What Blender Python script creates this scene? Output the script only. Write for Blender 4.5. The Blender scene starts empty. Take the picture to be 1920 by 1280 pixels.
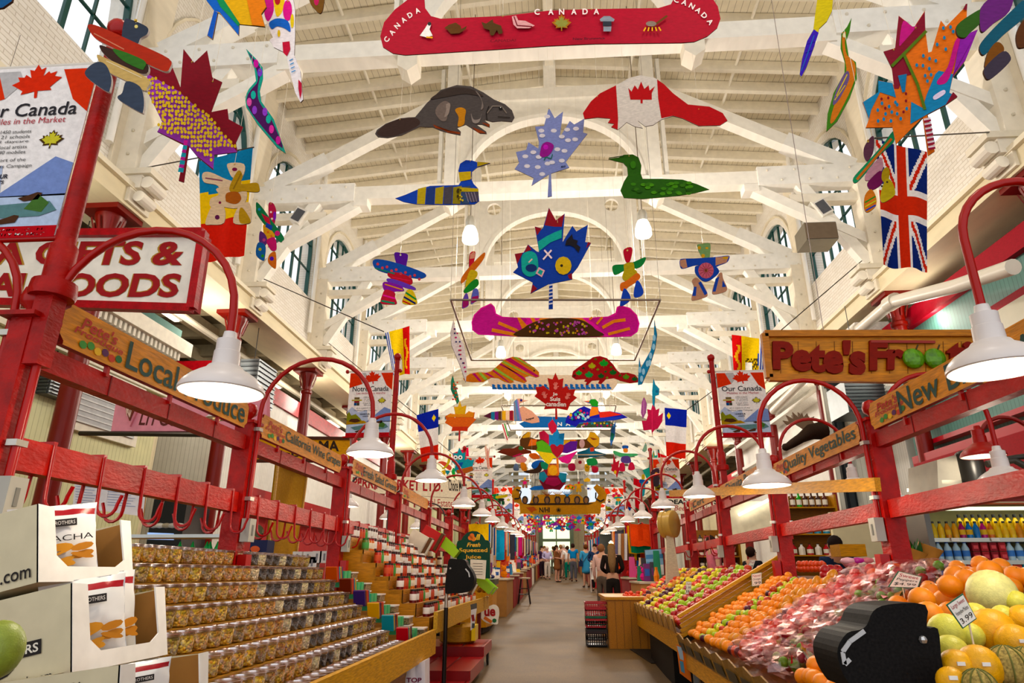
import bpy, bmesh, math, random
from mathutils import Vector, Matrix
from mathutils.geometry import tessellate_polygon
random.seed(7)
V = Vector
SC = bpy.context.scene
COL = SC.collection
# ---------------- camera ----------------
F_PX, VX, VY, CZ = 1230.0, 1052.0, 1075.0, 1.4
_yc = V((VX-960, 640-VY, -F_PX)).normalized()
_th = math.atan((VY-640)/F_PX)
_zc = V((0, math.cos(_th), -math.sin(_th)))
_xc = _yc.cross(_zc)
cam_data = bpy.data.cameras.new('camera')
cam_data.sensor_width = 36.0
cam_data.lens = 36.0*F_PX/1920
cam_data.clip_start = 0.05; cam_data.clip_end = 300
cam = bpy.data.objects.new('camera', cam_data); COL.objects.link(cam)
_R = Matrix((_xc, _yc, _zc))
cam.matrix_world = Matrix.Translation((0, 0, CZ)) @ _R.to_4x4()
SC.camera = cam
# ---------------- world, exposure ----------------
w = bpy.data.worlds.new('sky'); SC.world = w; w.use_nodes = True
bg = w.node_tree.nodes['Background']
bg.inputs[0].default_value = (0.96, 0.97, 1.0, 1); bg.inputs[1].default_value = 1.08
SC.view_settings.view_transform = 'Standard'; SC.view_settings.look = 'None'
SC.view_settings.gamma = 1; SC.view_settings.exposure = 0.24
SC.view_settings.use_curve_mapping = False
SC.cycles.max_bounces = 6; SC.cycles.diffuse_bounces = 4; SC.cycles.transparent_max_bounces = 12
SC.cycles.sample_clamp_indirect = 6; SC.cycles.caustics_reflective = False; SC.cycles.caustics_refractive = False
SC.cycles.use_denoising = True
def point_light(name, loc, power, col=(1, .86, .68), r=.08, parent=None):
    l = bpy.data.lights.new(name, 'POINT'); l.energy = power; l.color = col; l.shadow_soft_size = r
    o = bpy.data.objects.new(name, l); COL.objects.link(o); o.location = loc
    if parent: o.parent = parent
    return o
def area_light(name, loc, rot, power, sx, sy, col):
    l = bpy.data.lights.new(name, 'AREA'); l.energy = power; l.color = col; l.shape = 'RECTANGLE'; l.size = sx; l.size_y = sy
    o = bpy.data.objects.new(name, l); COL.objects.link(o); o.location = loc; o.rotation_euler = rot
    return o
# ---------------- rays from photo coordinates to places ----------------
def ray(px, py):
    d = V((px-960, 640-py, -F_PX)); return V((d.dot(_xc), d.dot(_yc), d.dot(_zc)))
C0 = V((0, 0, CZ))
def pl(P, N):                       # a plane through P with normal N: photo pixel -> point on it
    P, N = V(P), V(N)
    def f(px, py):
        r = ray(px, py); return C0 + r*((P-C0).dot(N)/r.dot(N))
    f.n = N.normalized() * (1 if (C0-P).dot(N) > 0 else -1)
    return f
def atX(X): return pl((X, 0, 0), (1, 0, 0))
def atY(Y): return pl((0, Y, 0), (0, 1, 0))
def floorz(y): return 0.03*y
# ---------------- materials ----------------
_lin = {}
def lin(h):
    if h not in _lin:
        c = [int(h[i:i+2], 16)/255 for i in (1, 3, 5)]
        _lin[h] = tuple(x/12.92 if x <= .04045 else ((x+.055)/1.055)**2.4 for x in c) + (1.0,)
    return _lin[h]
M = {}
def new_mat(name):
    m = bpy.data.materials.new(name); m.use_nodes = True
    M[name] = m; nt = m.node_tree
    return m, nt, nt.nodes['Principled BSDF'], nt.nodes.new, nt.links.new
def attr_mat(name, rough, metal=0, var=.12, scale=6, spec=.4, bump=0, coat=0, stretch=None, bscale=None, sat=None):
    m, nt, b, N, L = new_mat(name)
    a = N('ShaderNodeAttribute'); a.attribute_name = 'Col'
    tc = N('ShaderNodeTexCoord'); mp = N('ShaderNodeMapping'); L(tc.outputs['Object'], mp.inputs[0])
    if stretch: mp.inputs['Scale'].default_value = stretch
    nz = N('ShaderNodeTexNoise'); nz.inputs['Scale'].default_value = scale; nz.inputs['Detail'].default_value = 5
    L(mp.outputs[0], nz.inputs['Vector'])
    mr = N('ShaderNodeMapRange'); mr.inputs[1].default_value = .3; mr.inputs[2].default_value = .7
    mr.inputs[3].default_value = 1-var; mr.inputs[4].default_value = 1+var*.6; L(nz.outputs[0], mr.inputs[0])
    hs = N('ShaderNodeHueSaturation'); L(a.outputs['Color'], hs.inputs['Color']); L(mr.outputs[0], hs.inputs['Value'])
    L(hs.outputs[0], b.inputs['Base Color'])
    if sat: hs.inputs['Saturation'].default_value = sat
    b.inputs['Roughness'].default_value = rough; b.inputs['Metallic'].default_value = metal
    b.inputs['Specular IOR Level'].default_value = spec
    if coat: b.inputs['Coat Weight'].default_value = coat
    if bump:
        bp = N('ShaderNodeBump'); bp.inputs['Strength'].default_value = bump; bp.inputs['Distance'].default_value = .02
        if bscale:
            n2 = N('ShaderNodeTexNoise'); n2.inputs['Scale'].default_value = bscale; L(mp.outputs[0], n2.inputs['Vector']); L(n2.outputs[0], bp.inputs['Height'])
        else: L(nz.outputs[0], bp.inputs['Height'])
        L(bp.outputs[0], b.inputs['Normal'])
    return m
attr_mat('matte', .65, var=.10, scale=9, spec=.2)
attr_mat('paint', .6, var=.16, scale=22, stretch=(1, 1, 2.5), spec=.12, sat=1.25)
attr_mat('gloss', .3, var=.05, scale=4, spec=.3, sat=1.1)
attr_mat('redpaint', .4, var=.3, scale=14, spec=.2, sat=1.15, bump=.2, bscale=60, stretch=(1, .4, 1))
attr_mat('metal', .35, metal=.85, var=.08)
attr_mat('cloth', .85, var=.12, scale=30, bump=.3, spec=.1, sat=1.2)
attr_mat('white_timber', .55, var=.07, scale=7, bump=.15, stretch=(1, .3, 1))
attr_mat('wood', .45, var=.32, scale=11, bump=.15, stretch=(8, 1, 8), spec=.25, sat=1.15)
attr_mat('woodx', .45, var=.3, scale=11, bump=.15, stretch=(1, 8, 8), spec=.25, sat=1.15)

attr_mat('fruit', .38, var=.16, scale=60, spec=.35, sat=1.15, bump=.12, bscale=220)
attr_mat('mottled', .33, var=.5, scale=26, spec=.4, sat=1.15)
attr_mat('speckle', .6, var=.6, scale=120, spec=.08)
def food_mat():
    m, nt, b, N, L = new_mat('food')
    a = N('ShaderNodeAttribute'); a.attribute_name = 'Col'; tc = N('ShaderNodeTexCoord'); oi = N('ShaderNodeObjectInfo')
    ad = N('ShaderNodeVectorMath'); L(tc.outputs['Object'], ad.inputs[0]); L(oi.outputs['Random'], ad.inputs[1])
    v = N('ShaderNodeTexVoronoi'); v.inputs['Scale'].default_value = 75; L(ad.outputs[0], v.inputs['Vector'])
    sp = N('ShaderNodeSeparateColor'); L(v.outputs['Color'], sp.inputs[0])
    mr = N('ShaderNodeMapRange'); mr.inputs[3].default_value = .6; mr.inputs[4].default_value = 1.9; L(sp.outputs[0], mr.inputs[0])
    m2 = N('ShaderNodeMapRange'); m2.inputs[3].default_value = .49; m2.inputs[4].default_value = .54; L(sp.outputs[1], m2.inputs[0])
    hs = N('ShaderNodeHueSaturation'); L(a.outputs['Color'], hs.inputs['Color']); L(mr.outputs[0], hs.inputs['Value']); L(m2.outputs[0], hs.inputs['Hue']); L(hs.outputs[0], b.inputs['Base Color'])
    bp = N('ShaderNodeBump'); bp.invert = True; bp.inputs['Strength'].default_value = 1; bp.inputs['Distance'].default_value = .012; L(v.outputs['Distance'], bp.inputs['Height']); L(bp.outputs[0], b.inputs['Normal'])
    b.inputs['Roughness'].default_value = .45
food_mat()
def emit_mat(name, strength):
    m, nt, b, N, L = new_mat(name)
    a = N('ShaderNodeAttribute'); a.attribute_name = 'Col'
    L(a.outputs['Color'], b.inputs['Emission Color']); L(a.outputs['Color'], b.inputs['Base Color'])
    b.inputs['Emission Strength'].default_value = strength
emit_mat('glow', 4.0); emit_mat('bulb', 14.0); emit_mat('screen', 1.2)
def clear_mat(name, tint, gl, rough=.05, fac=.2):
    m, nt, b, N, L = new_mat(name)
    out = nt.nodes['Material Output']
    t = N('ShaderNodeBsdfTransparent'); t.inputs[0].default_value = tint
    g = N('ShaderNodeBsdfGlossy'); g.inputs[0].default_value = gl; g.inputs['Roughness'].default_value = rough
    mx = N('ShaderNodeMixShader'); mx.inputs[0].default_value = fac
    L(t.outputs[0], mx.inputs[1]); L(g.outputs[0], mx.inputs[2]); L(mx.outputs[0], out.inputs[0])
clear_mat('glass', (1, 1, 1, 1), (1, 1, 1, 1), .02, .06)
clear_mat('plastic', (.97, .95, .95, 1), (1, .97, .97, 1), .15, .14)
clear_mat('film', (1, .9, .9, 1), (1, .8, .8, 1), .28, .11)
clear_mat('lid_film', (.9, .86, .86, 1), (1, .95, .95, 1), .2, .5)
def brick_mat():
    m, nt, b, N, L = new_mat('white_brick')
    tc = N('ShaderNodeTexCoord'); sx = N('ShaderNodeSeparateXYZ'); cx = N('ShaderNodeCombineXYZ')
    L(tc.outputs['Object'], sx.inputs[0]); L(sx.outputs[1], cx.inputs[0]); L(sx.outputs[2], cx.inputs[1])
    br = N('ShaderNodeTexBrick'); L(cx.outputs[0], br.inputs['Vector'])
    br.inputs['Scale'].default_value = 1; br.inputs['Brick Width'].default_value = .24; br.inputs['Row Height'].default_value = .072
    br.inputs['Mortar Size'].default_value = .007; br.inputs['Mortar Smooth'].default_value = .5
    br.inputs['Color1'].default_value = lin('#f0ece4'); br.inputs['Color2'].default_value = lin('#e9e3d8'); br.inputs['Mortar'].default_value = lin('#d8cfc0')
    nz = N('ShaderNodeTexNoise'); nz.inputs['Scale'].default_value = 1.2; L(tc.outputs['Object'], nz.inputs['Vector'])
    mr = N('ShaderNodeMapRange'); mr.inputs[3].default_value = .9; mr.inputs[4].default_value = 1.06; L(nz.outputs[0], mr.inputs[0])
    hs = N('ShaderNodeHueSaturation'); L(br.outputs[0], hs.inputs['Color']); L(mr.outputs[0], hs.inputs['Value']); L(hs.outputs[0], b.inputs['Base Color'])
    bp = N('ShaderNodeBump'); bp.invert = True; bp.inputs['Strength'].default_value = .6; bp.inputs['Distance'].default_value = .02
    L(br.outputs['Fac'], bp.inputs['Height']); L(bp.outputs[0], b.inputs['Normal']); b.inputs['Roughness'].default_value = .6
brick_mat()
def stripe_mat(name, c1, c2, axis, width, seam=.06, rough=.55):   # painted boards with dark seams
    m, nt, b, N, L = new_mat(name)
    tc = N('ShaderNodeTexCoord'); sx = N('ShaderNodeSeparateXYZ'); L(tc.outputs['Object'], sx.inputs[0])
    d = N('ShaderNodeMath'); d.operation = 'DIVIDE'; d.inputs[1].default_value = width; L(sx.outputs[axis], d.inputs[0])
    fr = N('ShaderNodeMath'); fr.operation = 'FRACT'; L(d.outputs[0], fr.inputs[0])
    lt = N('ShaderNodeMath'); lt.operation = 'LESS_THAN'; lt.inputs[1].default_value = seam; L(fr.outputs[0], lt.inputs[0])
    mx = N('ShaderNodeMix'); mx.data_type = 'RGBA'; L(lt.outputs[0], mx.inputs[0]); mx.inputs[6].default_value = lin(c1); mx.inputs[7].default_value = lin(c2)
    nz = N('ShaderNodeTexNoise'); nz.inputs['Scale'].default_value = 5; L(tc.outputs['Object'], nz.inputs['Vector'])
    mr = N('ShaderNodeMapRange'); mr.inputs[3].default_value = .86; mr.inputs[4].default_value = 1.1; L(nz.outputs[0], mr.inputs[0])
    hs = N('ShaderNodeHueSaturation'); L(mx.outputs[2], hs.inputs['Color']); L(mr.outputs[0], hs.inputs['Value']); L(hs.outputs[0], b.inputs['Base Color'])
    b.inputs['Roughness'].default_value = rough
stripe_mat('ceiling_boards', '#f3ead2', '#b3a58a', 0, .14, .07)
for n_, a_, b_, ax in (('siding_green', '#d6d6a0', '#b4b480', 1), ('siding_white', '#e6e4dc', '#c4c2b8', 1), ('siding_teal', '#4f8278', '#35605a', 1), ('siding_cream', '#d8cda4', '#b5a880', 1), ('siding_whitex', '#dcdacc', '#bab8a8', 0)):
    stripe_mat(n_, a_, b_, ax, .09, .12)
def floor_mat():
    m, nt, b, N, L = new_mat('floor_concrete')
    tc = N('ShaderNodeTexCoord'); n1 = N('ShaderNodeTexNoise'); n1.inputs['Scale'].default_value = 1.1; n1.inputs['Detail'].default_value = 8
    n2 = N('ShaderNodeTexNoise'); n2.inputs['Scale'].default_value = 95; n2.inputs['Detail'].default_value = 2
    L(tc.outputs['Object'], n1.inputs['Vector']); L(tc.outputs['Object'], n2.inputs['Vector'])
    r = N('ShaderNodeValToRGB'); r.color_ramp.elements[0].position = .3; r.color_ramp.elements[0].color = lin('#4c3616'); r.color_ramp.elements[1].position = .7; r.color_ramp.elements[1].color = lin('#6a4e24')
    L(n1.outputs[0], r.inputs[0])
    mr = N('ShaderNodeMapRange'); mr.inputs[1].default_value = .35; mr.inputs[2].default_value = .65; mr.inputs[3].default_value = .66; mr.inputs[4].default_value = 1.22; L(n2.outputs[0], mr.inputs[0])
    hs = N('ShaderNodeHueSaturation'); L(r.outputs[0], hs.inputs['Color']); L(mr.outputs[0], hs.inputs['Value']); L(hs.outputs[0], b.inputs['Base Color'])
    b.inputs['Roughness'].default_value = .6; b.inputs['Specular IOR Level'].default_value = .2
floor_mat()
# ---------------- mesh builder ----------------
WL = {}
def wloc(o): return WL.get(o.name, V((0, 0, 0)))
_tcache = {}
def glyphs(s, bold=0, shear=0):
    k = (s, bold, shear)
    if k not in _tcache:
        cu = bpy.data.curves.new('t', 'FONT'); cu.body = s; cu.resolution_u = 3; cu.offset = bold; cu.shear = shear
        cu.align_x = 'CENTER'; cu.space_line = .95
        o = bpy.data.objects.new('t', cu); COL.objects.link(o)
        me = bpy.data.meshes.new_from_object(o.evaluated_get(bpy.context.evaluated_depsgraph_get()))
        vs = [(v.co.x, v.co.y) for v in me.vertices]; fs = [tuple(p.vertices) for p in me.polygons]
        x0, x1 = min(a[0] for a in vs), max(a[0] for a in vs); y0, y1 = min(a[1] for a in vs), max(a[1] for a in vs)
        _tcache[k] = ([((a[0]-x0)/(x1-x0), (a[1]-y0)/(y1-y0)) for a in vs], fs, (x1-x0)/(y1-y0))
        bpy.data.objects.remove(o); bpy.data.curves.remove(cu); bpy.data.meshes.remove(me)
    return _tcache[k]
class MB:
    def __init__(s): s.v = []; s.f = []; s.c = []; s.m = []
    def add(s, vs, fs, col, m='matte'):
        k = len(s.v); s.v += [V(a) for a in vs]
        for f in fs: s.f.append([k+i for i in f]); s.c.append(col); s.m.append(m)
        return s
    def poly(s, pts, col, m='matte'): return s.add(pts, [list(range(len(pts)))], col, m)
    def prism(s, pts, off, col, m='matte', side=None, back=None):
        n = len(pts); off = V(off); pts = [V(p) for p in pts]
        s.add(pts+[p+off for p in pts], [list(range(n))], col, m)
        k = len(s.v)-2*n
        s.f.append([k+n+i for i in range(n)][::-1]); s.c.append(back or col); s.m.append(m)
        for i in range(n):
            j = (i+1) % n; s.f.append([k+i, k+n+i, k+n+j, k+j]); s.c.append(side or col); s.m.append(m)
        return s
    def box(s, c, size, col, m='matte', rot=None):
        c = V(c); h = V(size)/2; vs = []
        for x in (-1, 1):
            for y in (-1, 1):
                for z in (-1, 1):
                    p = V((x*h.x, y*h.y, z*h.z)); vs.append(c + (rot @ p if rot else p))
        return s.add(vs, [(0, 1, 3, 2), (4, 6, 7, 5), (0, 4, 5, 1), (2, 3, 7, 6), (0, 2, 6, 4), (1, 5, 7, 3)], col, m)
    def bb(s, x0, x1, y0, y1, z0, z1, col, m='matte'): return s.box(((x0+x1)/2, (y0+y1)/2, (z0+z1)/2), (abs(x1-x0), abs(y1-y0), abs(z1-z0)), col, m)
    def bar(s, a, b, w_, h_, col, m='matte', up=(0, 0, 1)):      # rectangular bar from a to b
        a, b = V(a), V(b); d = b-a; z = d.normalized(); u = V(up)
        if abs(z.dot(u)) > .98: u = V((0, 1, 0))
        x = u.cross(z).normalized(); y = z.cross(x)
        return s.box((a+b)/2, (w_, h_, d.length), col, m, Matrix((x, y, z)).transposed())
    def tube(s, pts, r, col, m='matte', n=8, rs=None, caps=True):
        pts = [V(p) for p in pts]; k = len(pts); vs = []
        nrm = None
        for i, p in enumerate(pts):
            t = (pts[min(i+1, k-1)]-pts[max(i-1, 0)]).normalized()
            if nrm is None:
                nrm = t.orthogonal().normalized()
            else:
                nrm = (nrm - t*nrm.dot(t)); nrm = nrm.normalized() if nrm.length > 1e-6 else t.orthogonal().normalized()
            bi = t.cross(nrm); rr = rs[i] if rs else r
            for j in range(n):
                a = 2*math.pi*j/n; vs.append(p + (nrm*math.cos(a)+bi*math.sin(a))*rr)
        fs = [(i*n+j, i*n+(j+1) % n, (i+1)*n+(j+1) % n, (i+1)*n+j) for i in range(k-1) for j in range(n)]
        if caps: fs += [tuple(range(n))[::-1], tuple((k-1)*n+j for j in range(n))]
        return s.add(vs, fs, col, m)
    def lathe(s, prof, c, col, m='matte', n=16, rot=None, sx=1, sy=1):
        c = V(c); vs = []
        for r, z in prof:
            for j in range(n):
                a = 2*math.pi*j/n; p = V((r*math.cos(a)*sx, r*math.sin(a)*sy, z)); vs.append(c+(rot @ p if rot else p))
        k = len(prof)
        fs = [(i*n+j, i*n+(j+1) % n, (i+1)*n+(j+1) % n, (i+1)*n+j) for i in range(k-1) for j in range(n)]
        if prof[0][0] > 1e-4: fs.append(tuple(range(n))[::-1])
        if prof[-1][0] > 1e-4: fs.append(tuple((k-1)*n+j for j in range(n)))
        return s.add(vs, fs, col, m)
    def ball(s, c, r, col, m='matte', n=12, sc=(1, 1, 1), rot=None):
        k = max(4, n//2); vs = []; c = V(c)
        for i in range(k+1):
            t = math.pi*i/k
            for j in range(n):
                a = 2*math.pi*j/n; p = V((r*math.sin(t)*math.cos(a)*sc[0], r*math.sin(t)*math.sin(a)*sc[1], -r*math.cos(t)*sc[2]))
                vs.append(c+(rot @ p if rot else p))
        return s.add(vs, [(i*n+j, i*n+(j+1) % n, (i+1)*n+(j+1) % n, (i+1)*n+j) for i in range(k) for j in range(n)], col, m)
    def text(s, t, q, col, m='matte', bold=0, shear=0, raise_=.003, n=None, thick=0):   # q: bl, br, tr, tl
        vs, fs, _ = glyphs(t, bold, shear); bl, br, tr, tl = [V(p) for p in q]
        if n is None:
            n = (br-bl).cross(tl-bl).normalized()
            if n.dot(C0-bl) < 0: n = -n
        pts = [(bl*(1-u)*(1-v)+br*u*(1-v)+tr*u*v+tl*(1-u)*v)+n*(raise_+thick) for u, v in vs]
        s.add(pts, fs, col, m)
        if thick:
            cnt = {}
            for f in fs:
                for i in range(len(f)):
                    a, b = f[i], f[(i+1) % len(f)]; cnt[(a, b)] = 1
            ed = [(a, b) for (a, b) in cnt if (b, a) not in cnt]
            k = len(pts)
            s.add(pts+[p-n*thick for p in pts], [(a, b, b+k, a+k) for a, b in ed], col, m)
        return s
    def build(s, name, parent=None, label=None, cat=None, group=None, kind=None, smooth=None, origin=None):
        me = bpy.data.meshes.new(name)
        if parent: off = wloc(parent)
        elif origin is not None: off = V(origin)
        elif kind == 'structure' or not s.v: off = V((0, 0, 0))
        else:
            xs = [v.x for v in s.v]; ys = [v.y for v in s.v]; zs = [v.z for v in s.v]
            off = V(((min(xs)+max(xs))/2, (min(ys)+max(ys))/2, min(zs)))
        me.from_pydata([v-off for v in s.v], [], s.f)
        slots = sorted(set(s.m)); ix = {k: i for i, k in enumerate(slots)}
        for k in slots: me.materials.append(M[k])
        me.polygons.foreach_set('material_index', [ix[k] for k in s.m])
        at = me.color_attributes.new('Col', 'FLOAT_COLOR', 'CORNER'); buf = []
        for f, c in zip(me.polygons, s.c): buf.extend(lin(c)*f.loop_total)
        at.data.foreach_set('color', buf)
        if smooth is not None:
            me.polygons.foreach_set('use_smooth', [len(f) <= 4 for f in s.f])
            me.update()
            try: me.set_sharp_from_angle(angle=math.radians(smooth))
            except Exception: pass
        o = bpy.data.objects.new(name, me); COL.objects.link(o)
        if parent: o.parent = parent; WL[o.name] = off
        else: o.location = off; WL[o.name] = off
        tag(o, label, cat, group, kind)
        return o
def tag(o, label=None, cat=None, group=None, kind=None):
    if label: o['label'] = label
    if cat: o['category'] = cat
    if group: o['group'] = group
    if kind: o['kind'] = kind
    return o
def thing(name, label, cat, loc=(0, 0, 0), group=None, kind=None):
    o = bpy.data.objects.new(name, None); COL.objects.link(o); o.location = loc; WL[o.name] = V(loc)
    return tag(o, label, cat, group, kind)
def dup(o, loc, rz=None, label=None, sc=None, group=None, rot=None):
    r = o.copy(); COL.objects.link(r); r.location = loc; WL[r.name] = V(loc)
    if rz is not None: r.rotation_euler = (0, 0, rz)
    if rot is not None: r.rotation_euler = rot
    if sc: r.scale = (sc, sc, sc) if isinstance(sc, (int, float)) else sc
    if label: r['label'] = label
    if group: r['group'] = group
    for ch in list(o.children):
        c = ch.copy(); COL.objects.link(c); c.parent = r
        for g in list(ch.children):
            d = g.copy(); COL.objects.link(d); d.parent = c
    return r
def ngon_circle(f, cx, cy, r, n=16, ry=None): return [f(cx+r*math.cos(2*math.pi*i/n), cy+(ry or r)*math.sin(2*math.pi*i/n)) for i in range(n)]
# ================= STRUCTURE =================
Y0, YE = -3.0, 62.0
WX = 6.6
TY = [8.2+4.08*i for i in range(14)]
WH = '#f2efe6'
mb = MB(); mb.add([(-13, Y0, floorz(Y0)), (13, Y0, floorz(Y0)), (13, YE+1, floorz(YE+1)), (-13, YE+1, floorz(YE+1)), (-13, Y0, -.5), (13, Y0, -.5), (13, YE+1, -.5), (-13, YE+1, -.5)],
    [(0, 1, 2, 3), (4, 7, 6, 5), (0, 4, 5, 1), (3, 2, 6, 7), (0, 3, 7, 4), (1, 5, 6, 2)], '#9c8058', 'floor_concrete'); mb.build('floor', kind='structure')
# clerestory walls with arched openings
def arch_pts(yc, hw, zs, zsp, n=14):
    return [(yc-hw, zs)]+[(yc-hw*math.cos(math.pi*i/n), zsp+hw*math.sin(math.pi*i/n)) for i in range(n+1)]+[(yc+hw, zs)]
WY = [6.16+4.08*i for i in range(13)]
for sgn, nm in ((-1, 'left'), (1, 'right')):
    X = sgn*WX; mb = MB()
    zb, zt, zs, zsp, hw = 6.8, 12.5, 8.4, 9.75, 1.58
    ys = [Y0]+[y+2.04 for y in WY if y+2.04 < YE]+[YE]
    for i in range(len(ys)-1):
        a, b = ys[i], ys[i+1]; yc = next((y for y in WY if a < y < b), None)
        if yc is None or b-a < 3.2:
            mb.bb(X, X+sgn*.45, a, b, zb, zt, WH, 'white_brick'); continue
        if b-a > 5: mb.bb(X, X+sgn*.45, a, yc-2.04, zb, zt, WH, 'white_brick'); a = yc-2.04
        pts = arch_pts(yc, hw, zs, zsp)
        mb.bb(X, X+sgn*.45, a, b, zb, zs, WH, 'white_brick')
        mb.bb(X, X+sgn*.45, a, yc-hw, zs, zt, WH, 'white_brick'); mb.bb(X, X+sgn*.45, yc+hw, b, zs, zt, WH, 'white_brick')
        for k in range(1, len(pts)-2):
            (y1, z1), (y2, z2) = pts[k], pts[k+1]
            for xx in (X, X+sgn*.45): mb.add([(xx, y1, z1), (xx, y2, z2), (xx, y2, zt), (xx, y1, zt)], [(0, 1, 2, 3)], WH, 'white_brick')
            mb.add([(X, y1, z1), (X, y2, z2), (X+sgn*.45, y2, z2), (X+sgn*.45, y1, z1)], [(0, 1, 2, 3)], WH, 'white_timber')
        # raised brick hood line over the arch
        out = [(yc-1.8*math.cos(math.pi*i/14), 9.75+1.8*math.sin(math.pi*i/14)) for i in range(15)]
        for k in range(14):
            (y1, z1), (y2, z2) = out[k], out[k+1]
            mb.bar((X-sgn*.02, y1, z1), (X-sgn*.02, y2, z2), .05, .07, '#e6dcc4', 'white_timber', up=(1, 0, 0))
    mb.build('wall_'+nm, kind='structure')
    # windows
    for i, yc in enumerate(WY):
        mb = MB(); xo = X+sgn*.12; G = '#1f4a45'
        pts = arch_pts(yc, hw, zs, zsp, 12)
        for k in range(len(pts)-1): mb.bar((xo, *pts[k]), (xo, *pts[k+1]), .09, .1, G, 'gloss', up=(1, 0, 0))
        mb.bar((xo, yc-hw, zs+.03), (xo, yc+hw, zs+.03), .09, .1, G, 'gloss', up=(1, 0, 0))
        for dy, ww in ((-.93, .03), (-.47, .08), (0, .03), (.47, .08), (.93, .03)):
            mb.bar((xo, yc+dy, zs), (xo, yc+dy, zsp+math.sqrt(hw*hw-dy*dy)), ww, .05, G, 'gloss', up=(1, 0, 0))
        for z in (9.2, 9.95, 10.7):
            h = math.sqrt(max(0, hw*hw-max(0, z-zsp)**2)); mb.bar((xo, yc-h, z), (xo, yc+h, z), .05, .03, G, 'gloss')
        fr = mb.build('window_%d' % (i+1 if sgn < 0 else i+21), kind='structure')
        g = MB(); g.poly([(xo+sgn*.04, y, z) for y, z in pts], '#ffffff', 'glass'); g.build('window_pane', fr)
    # sill slope + ledge beam
    mb = MB(); mb.bb(X-sgn*.35, X+sgn*.6, Y0, YE, 6.5, 6.85, '#e6d9b4', 'white_timber')
    mb.bb(X-sgn*.42, X-sgn*.3, Y0, YE, 6.78, 6.86, '#efe6cc', 'white_timber'); mb.build('trim_%d' % (1 if sgn < 0 else 2), kind='structure')
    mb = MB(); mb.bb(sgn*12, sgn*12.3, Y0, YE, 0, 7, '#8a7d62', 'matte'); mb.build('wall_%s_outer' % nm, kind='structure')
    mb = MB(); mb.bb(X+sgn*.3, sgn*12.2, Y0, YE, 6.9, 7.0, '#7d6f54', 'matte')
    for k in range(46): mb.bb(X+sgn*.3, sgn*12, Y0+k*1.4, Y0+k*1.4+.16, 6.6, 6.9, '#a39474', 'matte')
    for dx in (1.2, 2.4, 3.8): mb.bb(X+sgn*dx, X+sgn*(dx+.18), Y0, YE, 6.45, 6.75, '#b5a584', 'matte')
    mb.tube([(X+sgn*.9, Y0, 6.3), (X+sgn*.9, YE, 6.3)], .07, '#d8d2c0', 'gloss'); mb.build('ceiling_%s_aisle' % nm, kind='structure')
mb = MB()
for sgn in (-1, 1):
    mb.add([(0, Y0, 13.0), (sgn*7.2, Y0, 12.32), (sgn*7.2, YE, 12.32), (0, YE, 13.0)], [(0, 1, 2, 3)], WH, 'ceiling_boards')
    mb.add([(0, Y0, 13.2), (sgn*7.2, Y0, 12.52), (sgn*7.2, YE, 12.52), (0, YE, 13.2)], [(0, 1, 2, 3)], WH, 'ceiling_boards')
mb.build('ceiling', kind='structure')
mb = MB()
y = 3.0
while y < YE:
    for sgn in (-1, 1): mb.bar((0, y, 12.85), (sgn*6.7, y, 12.22), .12, .26, '#f4ecd8', 'white_timber', up=(0, 1, 0) if 0 else (0, 0, 1))
    y += .68
for x in (-4.3, -1.9, 1.9, 4.3): mb.tube([(x, 3, 12.45+.09*(4.3-abs(x))*.5), (x, YE, 12.45+.09*(4.3-abs(x))*.5)], .035, '#f6f0e0', 'gloss', n=6)
mb.bb(-.1, .1, 3, YE, 12.45, 12.8, '#f4ecd8', 'white_timber')
mb.build('ceiling_rafters', kind='structure')
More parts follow.
